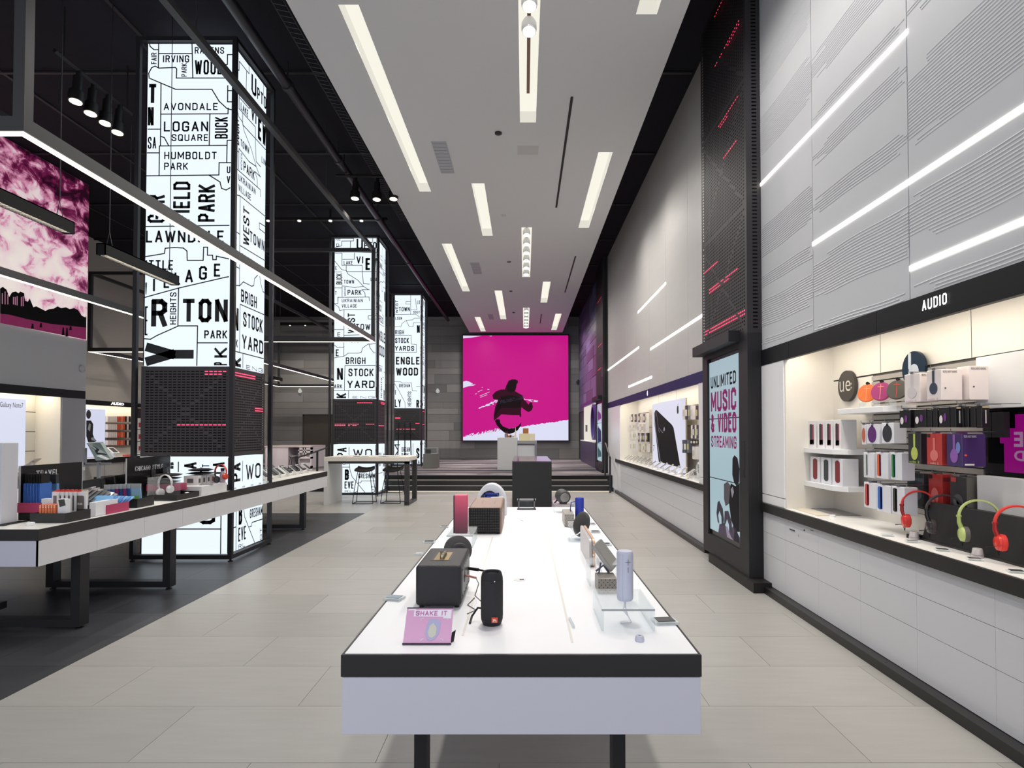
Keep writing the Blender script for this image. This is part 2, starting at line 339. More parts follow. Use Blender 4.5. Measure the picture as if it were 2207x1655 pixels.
# trough lamps (the light the fittings give)
for (x0,x1,y0,y1,k,lb) in tr:
    L=y1-y0; nq=max(1,round(L/1.5))
    for q in range(nq):
        lamp('SPOT',((x0+x1)/2,y0+L*(q+.5)/nq,ZS-.02),(LPT if k=='t' else LPS)*L/nq,color=(1,.955,.89),spot=3.0 if k=='t' else 1.6,blend=.85 if k=='t' else 1,name='ceiling_lamp',radius=.12)
for i,(a_,b2) in enumerate((((1231,208),(1200,447)),((1240,552),(1218,630)),((1167,677),(1164,697)))):
    p=az(*a_,ZS);q=az(*b2,ZS); x=(p.x+q.x)/2; b1=MB(); b1.box(x-.018,x+.018,p.y,q.y,ZS-.006,ZS+.02)
    solo('air_slot',b1,mat((12,12,13),.6),('long black air slit in the white ceiling nearest the camera','middle black air slit in the right half of the ceiling','short farthest black air slit in the ceiling')[i],'air slot')
for i,c in enumerate(([(930,305),(962,305),(950,373),(979,373)],[(1014,566),(1033,566),(1020,590),(1038,590)],[(1050,677),(1062,677),(1055,688),(1065,688)])):
    P=[az(*p,ZS) for p in c]; x0=(P[0].x+P[2].x)/2;x1=(P[1].x+P[3].x)/2
    b1=MB(); b1.box(x0,x1,P[0].y,P[2].y,ZS-.008,ZS+.01); r=solo('ceiling_vent',b1,mat((168,169,176),.5),('nearest grey rectangular vent in the ceiling, beside the long left light slot','middle grey vent in the left half of the ceiling','farthest small grey vent in the ceiling')[i],'vent')
    b1=MB(); n_=10
    for k in range(n_): y=P[0].y+(P[2].y-P[0].y)*(k+.5)/n_; b1.box(x0+.01,x1-.01,y-.006,y+.006,ZS-.012,ZS-.007)
    LOC[r.name]=r.location.copy(); part('slat',b1,mat((150,150,156),.5),r,kind='stuff')
P0=az(1115,314,ZS);P1=az(1160,333,ZS); b1=MB(); b1.box(P0.x,P1.x,P0.y,P1.y,ZS-.004,ZS+.01); solo('access_panel',b1,mat((188,187,186),.6),'faint square access panel in the ceiling near the first spotlight slot','access panel')
for i,(px,py,c) in enumerate(((1074,286,(30,30,30)),(1086,464,(190,190,188)),(1097,564,(110,108,110)),(1101,627,(80,78,80)),(1107,673,(70,68,74)))):
    p=az(px,py,ZS); b1=MB(); b1.lathe((p.x,p.y,ZS-.03),[(.02,0),(.05,.01),(.052,.035)],16)
    solo('smoke_detector' if i==0 else 'sprinkler_head',b1,mat(c,.4),('black round detector in the ceiling beyond the first spotlight slot','second round ceiling fitting, pale with a dark rim','third small round ceiling fitting from the camera','fourth small dark round ceiling fitting','farthest tiny dark round fitting above the screen')[i],'ceiling fitting')
# ================= LED-map pillars =================
def perf(mb,O,U,V,w,h,cols,rows,sw,sh,bx,by,solid=None,stag=0):
    """sheet with real slots. U,V unit vectors; bx,by plain margins"""
    O=Vector(O);U=Vector(U);V=Vector(V); cw=(w-2*bx)/cols; ch=(h-2*by)/rows
    def q(u0,u1,v0,v1): mb.quad(O+U*u0+V*v0,O+U*u1+V*v0,O+U*u1+V*v1,O+U*u0+V*v1)
    q(0,w,0,by+(ch-sh)/2)
    for j in range(rows):
        v0=by+j*ch+(ch-sh)/2; v1=v0+sh; u=0; st=stag*cw/2 if j%2 else 0
        for i in range(cols):
            c=bx+(i+.5)*cw+st; 
            if c+sw/2>w-bx*.5: continue
            if solid and solid((c)/w,(v0+v1)/2/h): continue
            q(u,c-sw/2,v0,v1); u=c+sw/2
        q(u,w,v0,v1); q(0,w,v1,v1+ch-sh if j<rows-1 else h)
def diag(u,v,t=.03): return abs(u-v)<t or abs(u+v-1)<t
FA=dict(px0=317,px1=497); 
def art(kind):
    """map lettering in metres: list of ('t',text,u0,z0,u1,z1,rot) and ('l',[(u,z)..]); u 0..1 across the face"""
    out=[]
    if kind=='A': D=7.47; a0,a1=316,497.5
    elif kind=='B': D=15.02; a0,a1=720.5,812
    else: D=20.9; a0,a1=844.5,910
    def conv(o,s):
        def g(x,y): px=o[0]+x/s; py=o[1]+y/s; return ((px-a0)/(a1-a0), ay(px,py,D).z)
        return g
    def T(g,s,x0,y0,x1,y1,rot=0,bold=.012):
        u0,zt=g(x0,y0); u1,zb=g(x1,y1); out.append(('t',s,max(u0,.004),zb,min(u1,.996),zt,rot,bold))
    def Ln(g,*p): out.append(('l',[(min(max(g(*q)[0],0),1),g(*q)[1]) for q in p]))
    if kind=='A':
        g=conv((300,60),4.136)
        for p in [[(160,85),(160,340)],[(80,115),(85,150),(120,178),(160,178)],[(165,213),(455,213)],[(455,85),(455,115),(465,430)],[(575,113),(815,113)],
            [(80,435),(75,390),(100,340),(130,325),(165,343),(310,337),(322,350),(320,432),(760,432)],[(770,222),(770,310),(740,312)],[(770,222),(815,222)],
            [(90,437),(315,533),(635,533),(700,640),(770,705),(810,716)],[(185,485),(187,1040)],[(75,890),(180,890)],[(187,755),(780,752),(780,700)],[(620,755),(617,1033)],
            [(178,1040),(770,1035)],[(190,955),(220,965),(258,1035)],[(178,1040),(178,1303)],[(72,1102),(175,1102)],[(70,1308),(705,1300),(706,1190),(808,1190)],
            [(775,990),(773,1190)],[(775,990),(815,990)],[(620,1303),(715,1362),(730,1420),(770,1435),(805,1415)],[(775,500),(775,645),(815,645)],[(775,545),(815,545)]]: Ln(g,*p)
        for a in [('FAIR',95,205,145,308,1),('IRVING',200,228,432,293,0),('PARK',365,300,412,420,1),('RAVENS',480,155,740,215,0),('WOOD',482,270,730,400,0),('T',76,485,148,660,0,.03),('N',72,690,125,860,0,.03),
            ('AVONDALE',212,655,690,720,0),('LOGAN',215,820,607,912,0),('SQUARE',285,935,607,997,0),('BUCK',665,780,780,975,1),('SA',76,960,150,1065,0),('HUMBOLDT',222,1092,685,1160,0),('PARK',222,1190,432,1255,0),('U',775,1222,806,1285,0),('V',775,1310,806,1375,0)]:
            T(g,a[0],*a[1:5],rot=a[5],bold=a[6] if len(a)>6 else .012)
        T(g,'FIELD',305,1360,455,1722,1); T(g,'PARK',525,1385,675,1720,1); T(g,'GAR',82,1480,235,1728,1)
        g=conv((300,440),4.136)
        for p in [[(65,190),(800,180)],[(62,460),(200,438),(235,430),(240,385),(320,378),(400,383),(432,410),(435,493),(575,493),(578,375),(612,375),(612,447),(657,447),(660,487),(690,487),(690,455),(800,480)],
            [(60,825),(360,742),(770,645),(800,640)],[(362,743),(360,1080),(532,1080),(530,1435)],[(55,1195),(120,1200),(180,1165),(360,1083)],[(532,1232),(795,1232)]]: Ln(g,*p)
        for a in [('LAWNDALE',64,225,755,335,0),('ITTLE',66,490,313,580,0),('V',58,690,85,800,0),('I',137,655,160,773,0),('L',230,630,282,742,0),('L',325,600,378,712,0),('A',418,575,488,693,0),('G',540,545,610,667,0),('E',670,522,728,640,0),
            ('R',125,840,265,1092,0,.03),('E',56,905,97,1165,0,.03),('HEIGHTS',288,780,345,1068,1),('TON',397,838,796,1048,0,.03),('PARK',592,1120,793,1195,0),('Y',70,1235,512,1440,1,.05),('K',680,1275,796,1365,1,.03),('P',680,1405,796,1440,1,.03)]:
            T(g,a[0],*a[1:5],rot=a[5],bold=a[6] if len(a)>6 else .012)
        g=conv((260,960),7.357)
        for a in [('K',430,268,900,372,1,.04),('A',1055,268,1255,378,1,.03),('HT',1335,300,1450,412,1),('D',1512,425,1682,600,1,.05),('A',1500,268,1690,350,1,.05)]: T(g,a[0],*a[1:5],rot=a[5],bold=a[6] if len(a)>6 else .012)
        Ln(g,(968,265),(968,420)); Ln(g,(1515,605),(1690,605))
        g=conv((0,820),3.56); T(g,'OO',1380,960,1675,1106,0,.04); Ln(g,(1180,1143),(1720,1143)); Ln(g,(1718,1040),(1718,1345))
    elif kind=='B':
        g=conv((640,380),6.13)
        for p in [[(498,773),(745,765),(745,855),(588,857),(586,920),(500,940)],[(705,860),(700,1000),(1060,1010)],[(1000,765),(1000,880)],[(498,1018),(590,1018),(590,1178),(860,1178),(865,1300),(880,1420),(960,1425)],[(600,1100),(755,1098),(757,1012)],
            [(648,1180),(648,1250)],[(650,1260),(1050,1260)],[(498,1125),(590,1235),(650,1245),(670,1290),(800,1370),(880,1455),(950,1500)],[(498,1265),(590,1265)],[(595,1590),(595,1448),(760,1470),(880,1455)],[(498,1475),(590,1475)],[(540,1650),(540,1600),(955,1595),(962,1645)],[(960,1500),(860,1500),(900,1540),(905,1590)]]: Ln(g,*p)
        for a in [('NS',505,805,568,852,0),('D',515,890,550,932,0),('U',785,825,870,965,0),('PTO',885,870,1052,960,0),('LAKE',615,1120,735,1170,0),('VI',785,1058,875,1155,0),('E',905,1080,970,1240,0,.03),('W',985,1080,1052,1240,0,.03),('E',500,1190,528,1238,0),
            ('BUCK',515,1285,597,1430,1),('TOWN',617,1370,755,1420,0),('T',500,1520,525,1570,0),('WICKER',622,1465,648,1580,1),('PARK',668,1500,855,1570,0),('LIN',975,1340,1052,1385,0)]: T(g,a[0],*a[1:5],rot=a[5],bold=a[6] if len(a)>6 else .012)
        g=conv((680,640),6.897)
        for p in [[(335,0),(333,98),(283,98)],[(285,110),(345,150),(360,205),(420,190),(900,187)],[(425,195),(425,880)],[(283,485),(425,485)],[(425,570),(900,560)],[(285,905),(430,880),(495,835),(650,835),(690,820),(705,760),(790,700),(830,702),(900,690)],
            [(800,700),(820,760),(875,830),(900,830)],[(283,715),(325,750),(422,748)],[(900,1018),(443,1020),(438,1388)],[(283,1393),(900,1388)],[(500,1390),(500,1505)],[(790,280),(790,330),(905,330)],[(790,280),(905,272)]]: Ln(g,*p)
        for a in [('UKRAINIAN',390,30,705,80,0),('VILLAGE',390,108,618,160,0),('WEST',480,240,592,540,1),('TOWN',600,400,895,490,0),('E',328,525,372,590,0),('PILSEN',460,620,700,680,0),('E',305,780,352,883,0),('BRIGH',455,898,752,997,0),('N',325,1055,415,1235,0,.03),('ARK',283,1298,405,1360,0),
            ('STOCK',497,1065,873,1180,0,.02),('YARD',480,1243,890,1355,0,.03),('K',318,1430,468,1505,1,.03),('ENG',560,1475,890,1512,0,.02)]: T(g,a[0],*a[1:5],rot=a[5],bold=a[6] if len(a)>6 else .012)
        g=conv((560,820),5.016)
        for p in [[(975,720),(975,830)],[(900,1228),(900,935),(980,935)],[(980,910),(985,960),(1010,1040),(1150,1225)],[(1075,1105),(1105,1105),(1110,1085),(1262,1085)],[(808,1080),(900,1080)]]: Ln(g,*p)
        for a in [('PA',845,725,950,830,1,.03),('WO',1020,740,1225,830,0,.02),('UR',905,875,985,912,0),('B',930,960,975,1075,0,.03),('EVE',928,1090,1028,1168,0),('RL',930,1185,1020,1226,0,.02),('GRESHAM',1078,1005,1260,1057,0),('OT',1225,1135,1255,1215,1),('U',810,960,862,1045,1,.02)]: T(g,a[0],*a[1:5],rot=a[5],bold=a[6] if len(a)>6 else .012)
    else:
        g=conv((680,640),6.897)
        for p in [[(1410,65),(1328,65),(1328,105),(1410,105)],[(1410,-40),(1410,255)],[(1138,260),(1500,255),(1570,300)],[(1138,445),(1240,440),(1265,390),(1335,348),(1440,340),(1480,315),(1572,315)],[(1335,350),(1385,440),(1455,443),(1460,382),(1575,380)],
            [(1138,570),(1420,568),(1425,700),(1515,707),(1513,822),(1138,825)],[(1138,1258),(1240,1260),(1270,1278),(1430,1275),(1445,1395),(1525,1398)],[(1138,1290),(1210,1390),(1320,1570),(1322,1650)],[(1415,190),(1520,190),(1490,20)],[(1515,1330),(1575,1330)]]: Ln(g,*p)
        for a in [('WEST',1142,45,1190,240,1,.03),('TOWN',1205,148,1395,212,0,.02),('LO',1525,50,1572,105,0),('SOUT',1457,205,1572,245,0),('LSEN',1145,295,1260,338,0),('RIGH',1142,490,1297,555,0,.02),('N',1520,418,1572,535,0,.03),('STOCK',1142,608,1383,685,0,.02),('YARDS',1140,728,1475,800,0,.03),
            ('ENGLE',1157,890,1572,1005,0,.03),('WOOD',1160,1050,1545,1168,0,.03),('GRESHAM',1213,1293,1405,1343,0),('E',1145,1380,1165,1450,0),('LY',1140,1520,1250,1635,0,.03),('HEIGHTS',1365,1405,1428,1625,1),('R',1515,1530,1565,1650,0,.03)]: T(g,a[0],*a[1:5],rot=a[5],bold=a[6] if len(a)>6 else .012)
        g=conv((560,820),5.016)
        for p in [[(1665,680),(1665,890)],[(1425,880),(1665,885)]]: Ln(g,*p)
        for a in [('M',1424,690,1500,825,1,.03),('ORGAN',1520,720,1625,772,0),('PARK',1520,785,1610,828,0),('S',1705,730,1745,840,0,.03),('LA',1705,860,1748,912,0)]: T(g,a[0],*a[1:5],rot=a[5],bold=a[6] if len(a)>6 else .012)
    return out
ARTS={k:art(k) for k in 'ABC'}
def face_art(parent,kind,O,U,N,w,zr):
    """O: (x,y) left corner of the face seen from outside; U unit along the face; N outward"""
    O=Vector((O[0],O[1],0));U=Vector(U);N=Vector(N); tx=MB(); ln=MB(); Z=Vector((0,0,1))
    for a in ARTS[kind]:
        if a[0]=='t':
            _,s,u0,z0,u1,z1,rot,bold=a
            if not any(z0>=q0-.08 and z1<=q1+.05 for q0,q1 in zr): continue
            for q0,q1 in zr:
                if z0>=q0-.08 and z1<=q1+.05: z0=max(z0,q0); z1=min(z1,q1)
            k={.012:.16,.02:.155,.03:.18,.04:.19,.05:.175}[bold]
            if rot: tx.cond(s,O+U*(u1*w)+Z*z0+N*.004,Z*(z1-z0),-U*((u1-u0)*w),k,.3)
            else: tx.cond(s,O+U*(u0*w)+Z*z0+N*.004,U*((u1-u0)*w),Z*(z1-z0),k,.42)
        else:
            pts=[O+U*(u*w)+Z*z+N*.003 for u,z in a[1] ]
            zm=[p.z for p in pts]
            for q0,q1 in zr:
                if min(zm)>=q0-.3 and max(zm)<=q1+.3:
                    pts=[Vector((p.x,p.y,min(max(p.z,q0),q1))) for p in pts]; ln.line(pts,.0135,N); break
    part('lettering',tx,INK,parent); part('map_line',ln,INK,parent)
def pillar(x0,x1,y0,y1,zb,zt,pA,pB,label,redF,redS,thin=.045,zfeet=.03):
    t=thing('map_pillar',label,'pillar',((x0+x1)/2,(y0+y1)/2,zb))
    f=.05; z0=zb+zfeet; zp0,zp1=1.29,2.41
    if zt<0: pass
    for (xa,ya) in ((x0,y0),(x1-f,y0),(x0,y1-f),(x1-f,y1-f)):
        b=MB(); b.box(xa,xa+f,ya,ya+f,z0,zt); part('post',b,FRAME,t)
    for zz in (z0,zt-f):
        b=MB(); b.box(x0+f,x1-f,y0,y0+f,zz,zz+f); b.box(x0+f,x1-f,y1-f,y1,zz,zz+f); b.box(x0,x0+f,y0+f,y1-f,zz,zz+f); b.box(x1-f,x1,y0+f,y1-f,zz,zz+f); part('rail',b,FRAME,t)
    b=MB()
    for (xa,ya) in ((x0+.025,y0+.025),(x1-.025,y0+.025),(x0+.025,y1-.025),(x1-.025,y1-.025)): b.lathe((xa,ya,zb),[(.03,0),(.03,.01),(.012,.012),(.012,zfeet)],10)
    part('foot',b,BLK,t)
    # inner light box
    i0x,i1x,i0y,i1y=x0+.115,x1-.075,y0+.06,y1-.14
    zr=[]
    for za,zc_ in ((z0+f+.005,zp0-.01),(zp1+.01,zt-.06)):
        b=MB(); b.box(i0x,i1x,i0y,i1y,za,zc_); part('light_box',b,BOXL,t,label='white backlit map panel'); zr.append((za+.005,zc_-.005))
    face_art(t,pA,(i0x,i0y),(1,0,0),(0,-1,0),i1x-i0x,zr); face_art(t,pB,(i1x,i0y),(0,1,0),(1,0,0),i1y-i0y,zr)
    # corner trims of the light box
    b=MB()
    for za,zc_ in zr: b.box(i1x-.006,i1x+.006,i0y-.006,i0y+.006,za,zc_); b.box(i0x-.012,i0x,i0y-.004,i0y+.02,za,zc_)
    part('corner_trim',b,BLK,t)
    # perforated band
    w=x1-x0-.06; b=MB(); X0=x0+.09; ya=i0y-.012
    perf(b,(X0,ya,zp0),(1,0,0),(0,0,1),x1-.055-X0,zp1-zp0,18,31,.042,.0145,.05,.045,solid=lambda u,v:diag(u,v,.014))
    xs_=i1x+.014; perf(b,(xs_,y0+.055,zp0),(0,1,0),(0,0,1),y1-.13-y0-.055,zp1-zp0,18,31,.042,.0145,.05,.045,solid=lambda u,v:diag(u,v,.014))
    part('perforated_panel',b,mat((58,56,59),.5,spec=.3),t,label='dark slotted metal panel')
    b=MB(); b.box(X0,xs_-.03,i0y+.03,y1-.14,zp0,zp1); part('panel_backing',b,mat((8,8,9),.8),t)
    b=MB(); cw=(x1-.055-X0-.1)/18; ch=(zp1-zp0-.09)/31
    for r_,c0,c1 in redF:
        for c in range(c0,c1): 
            u=X0+.05+(c+.5)*cw; v=zp1-.045-(r_+.5)*ch; b.box(u-.02,u+.02,ya+.001,ya+.006,v-.006,v+.006)
    cw=(y1-.13-y0-.055-.1)/18
    for r_,c0,c1 in redS:
        for c in range(c0,c1):
            u=y0+.055+.05+(c+.5)*cw; v=zp1-.045-(r_+.5)*ch; b.box(xs_-.006,xs_-.001,u-.02,u+.02,v-.006,v+.006)
    part('led_strip',b,REDL,t,label='glowing red light dashes')
    return t
pillar(-4.86,-3.6,7.45,8.63,0,6.55,'A','B','nearest black framed pillar with a backlit white neighbourhood map',[(0,13,18),(1,13,17),(20,7,12),(20,12,18)],[(0,0,13),(1,0,13),(13,13,18),(14,13,18)])
pillar(-4.86,-3.62,14.95,16.1,0,6.5,'B','C','middle backlit map pillar behind the white bar table',[(1,10,17),(17,0,5),(17,6,11),(18,0,5),(18,6,11),(17,14,18)],[(0,9,18),(1,9,18),(18,3,16)])
pillar(-4.62,-3.53,20.85,21.95,.39,6.4,'C','A','farthest and narrowest backlit map pillar near the back wall',[(8,0,4),(9,0,4),(14,15,18),(20,1,5),(20,6,15)],[(1,8,16),(15,4,16)])
# ================= hanging frames =================
def hframe(x0,x1,y0,y1,z0,z1,label,cab):
    t=thing('hanging_frame',label,'light frame',((x0+x1)/2,(y0+y1)/2,z0)); s=.075; fm=mat((50,50,52),.45,spec=.4)
    for xa in (x0,x1-s):
        b=MB(); b.box(xa,xa+s,y0,y1,z0,z0+s*1.3); part('lower_beam',b,fm,t); b=MB(); b.box(xa,xa+s,y0,y1,z1-s,z1); part('upper_beam',b,fm,t)
    for ya in (y0,y1-s):
        b=MB(); b.box(x0+s,x1-s,ya,ya+s,z0,z0+s*1.3); part('lower_beam',b,fm,t); b=MB(); b.box(x0+s,x1-s,ya,ya+s,z1-s,z1); part('upper_beam',b,fm,t)
        for xa in (x0,x1-s): b=MB(); b.box(xa,xa+s,ya,ya+s,z0+s*1.3,z1-s); part('post',b,fm,t)
    b=MB(); g=.012; e=.006
    b.box(x0+g,x0+s-g,y0+g,y1-g,z0-e,z0); b.box(x1-s+g,x1-g,y0+g,y1-g,z0-e,z0); b.box(x0+s-g,x1-s+g,y0+g,y0+s-g,z0-e,z0); b.box(x0+s-g,x1-s+g,y1-s+g,y1-g,z0-e,z0)
    part('led_strip',b,mat((255,249,232),emit=LEDF,key='f'),t,label='glowing warm white strip along the underside')
    for (xa,ya) in cab: b=MB(); b.tube([(xa,ya,z1-.01),(xa,ya,ZC)],.006,6); part('suspension_cable',b,STEEL,t)
    return t
hframe(-6.62,-3.27,3.9,13.2,3.565,5.62,'large suspended dark frame with a white light strip above the left counter',[(-3.31,6),(-3.31,10),(-6.58,6),(-6.58,10)])
hframe(-10.75,-7.45,14.8,26.3,3.565,5.55,'second suspended dark light frame hanging in the rear left part',[(-7.5,18),(-10.7,18),(-7.5,23)])
def louver(x,y0,y1,z,label,ncell):
    t=thing('linear_pendant',label,'pendant light',(x,(y0+y1)/2,z))
    b=MB(); b.box(x-.045,x-.035,y0,y1,z,z+.11); b.box(x+.035,x+.045,y0,y1,z,z+.11); b.box(x-.045,x+.045,y0,y1,z+.1,z+.11); b.box(x-.045,x+.045,y0,y0+.01,z,z+.11); b.box(x-.045,x+.045,y1-.01,y1,z,z+.11)
    part('housing',b,mat((14,15,18),.6,spec=.2),t)
    b=MB(); 
    for k in range(ncell): yy=y0+(y1-y0)*(k+.5)/ncell; b.box(x-.035,x+.035,yy-.004,yy+.004,z+.005,z+.03)
    part('louver',b,mat((50,48,44),.5),t,kind='stuff')
    b=MB(); b.box(x-.03,x+.03,y0+.03,y1-.03,z+.05,z+.055); part('lamp_strip',b,mat((255,240,210),emit=.8),t); lamp('AREA',(x,(y0+y1)/2,z+.045),30,color=(1,.93,.82),size=.05,size_y=y1-y0-.1,name='pendant_lamp')
    for yy in (y0+.12,y1-.12):
        b=MB(); b.tube([(x-.03,yy,z+.11),(x,yy,z+.26),(x+.03,yy,z+.11)],.004,5); b.tube([(x,yy,z+.26),(x,yy,ZC)],.004,6); part('cable',b,mat((30,30,34),.4),t)
p0=ax(217,548,-4.1);p1=ax(378,606,-4.1)
louver(-4.1,p0.y,p1.y,p0.z,'black slotted linear pendant light in front of the nearest map pillar',40)
p1=ax(150,505,-4.1); louver(-4.1,p1.y-1.6,p1.y,p1.z,'black slotted linear pendant light at the left edge, over the earth picture',50)
p0=ay(606,822,19.5); louver(p0.x,18.9,19.5,p0.z,'small distant pendant light in the rear frame',12)
# spotlights on dark ceiling
def track(pts,z,label,rot=0):
    xs_=[az(px,py,z) for px,py in pts]
    t=thing('track_spotlights',label,'track light',(xs_[0].x,xs_[0].y,z))
    a=xs_[0];b2=xs_[-1]; d=(b2-a).normalized(); b=MB(); b.tube([a-d*.35+Vector((0,0,.42)),b2+d*.3+Vector((0,0,.42))],.028,4); part('track',b,BLK,t)
    b=MB()
    for p in (a-d*.2,b2+d*.2): b.tube([p+Vector((0,0,.42)),p+Vector((0,0,ZC-z))],.008,6)
    part('hanger',b,BLK,t)
    for p in xs_:
        b=MB(); b.lathe(p,[(.085,0),(.09,.05),(.085,.13),(.055,.15),(.055,.33),(.03,.34),(.03,.42)],20,axis=(0,.12,1)); s=part('spotlight',b,BLK,t,smooth=True)
        b=MB(); b.lathe(p-Vector((0,0,.004)),[(.07,0),(.07,.006)],20,axis=(0,.12,1)); part('lens',b,mat((255,244,214),emit=2.2),s); lamp('SPOT',p-Vector((0,.02,.03)),150,color=(1,.9,.76),spot=1.6,name='spot_lamp')
track([(163,219),(195,245),(227,266),(253,286)],5.7,'row of four black spotlights high at left beside the nearest pillar')
track([(765,428),(812,430),(848,429)],5.9,'three black spotlights on a bar behind the ceiling pipe')
# pipe and cable tray
b=MB(); b.tube([(-3.3,y,6.42) for y in (3,8,12,18,26)],.07,14); t=solo('ceiling_pipe',b,mat((38,38,44),.4,.2),'long black pipe running under the dark ceiling beside the white slab','pipe',smooth=True)
LOC[t.name]=t.location.copy()
for yy in (5.5,8.3,10.6,13.5,17,21):
    b=MB(); b.lathe((-3.3,yy,6.42),[(.085,-.04),(.085,.04)],14,axis=(0,1,0)); b.box(-3.31,-3.29,yy-.01,yy+.01,6.5,ZC); part('pipe_clamp',b,mat((40,40,46),.4),t)
b=MB()
for xx in (-2.88,-2.74): b.tube([(xx,2,6.5),(xx,14,6.5)],.006,4)
for k in range(120): b.tube([(-2.88,2+k*.1,6.5),(-2.74,2.05+k*.1,6.5)],.004,3)
solo('cable_tray',b,mat((70,70,80),.5),'thin wire cable tray along the edge of the white ceiling slab','cable tray')

# bar of small downlights hanging in the dark rear left ceiling
P=[ay(px,477,13.9) for px in (645,712,779)]
t=thing('downlight_bar','dark bar with three tiny white downlights and three added unseen ones high in the rear left ceiling','ceiling light',(P[1].x,13.9,P[1].z))
b=MB(); b.box(P[0].x-2.6,P[2].x+.6,13.85,13.95,P[0].z+.02,P[0].z+.08); b.box(P[1].x-.02,P[1].x+.02,13.88,13.92,P[0].z+.08,ZC); part('bar',b,BLK,t)
for p in P+[P[0]-Vector((.72,0,0)),P[0]-Vector((1.44,0,0)),P[0]-Vector((2.2,0,0))]:  # last three are added, out of view, to brighten the rear left
    b=MB(); b.lathe(p,[(.04,0),(.04,.02)],12); part('downlight',b,mat((255,250,240),emit=3),t); p.x<-5.6 and lamp('SPOT',p-Vector((0,0,.02)),520,color=(1,.93,.85),rot=(radians(38),0,0),spot=2.2,name='downlight_lamp',radius=.04)  # only the added downlights carry a lamp
P=[ay(px,702,25.2) for px in (625,658,692)]
t=thing('downlight_bar','second faint bar with three tiny downlights near the back wall at left','ceiling light',(P[1].x,25.2,P[1].z))
b=MB(); b.box(P[0].x-.4,P[2].x+.6,25.15,25.25,P[0].z+.02,P[0].z+.14); part('bar',b,BLK,t)
for p in P: b=MB(); b.lathe(p,[(.03,0),(.03,.02)],12); part('downlight',b,mat((255,250,240),emit=2),t); lamp('SPOT',p-Vector((0,0,.02)),130,color=(1,.93,.84),spot=2.6,name='downlight_lamp',radius=.04)
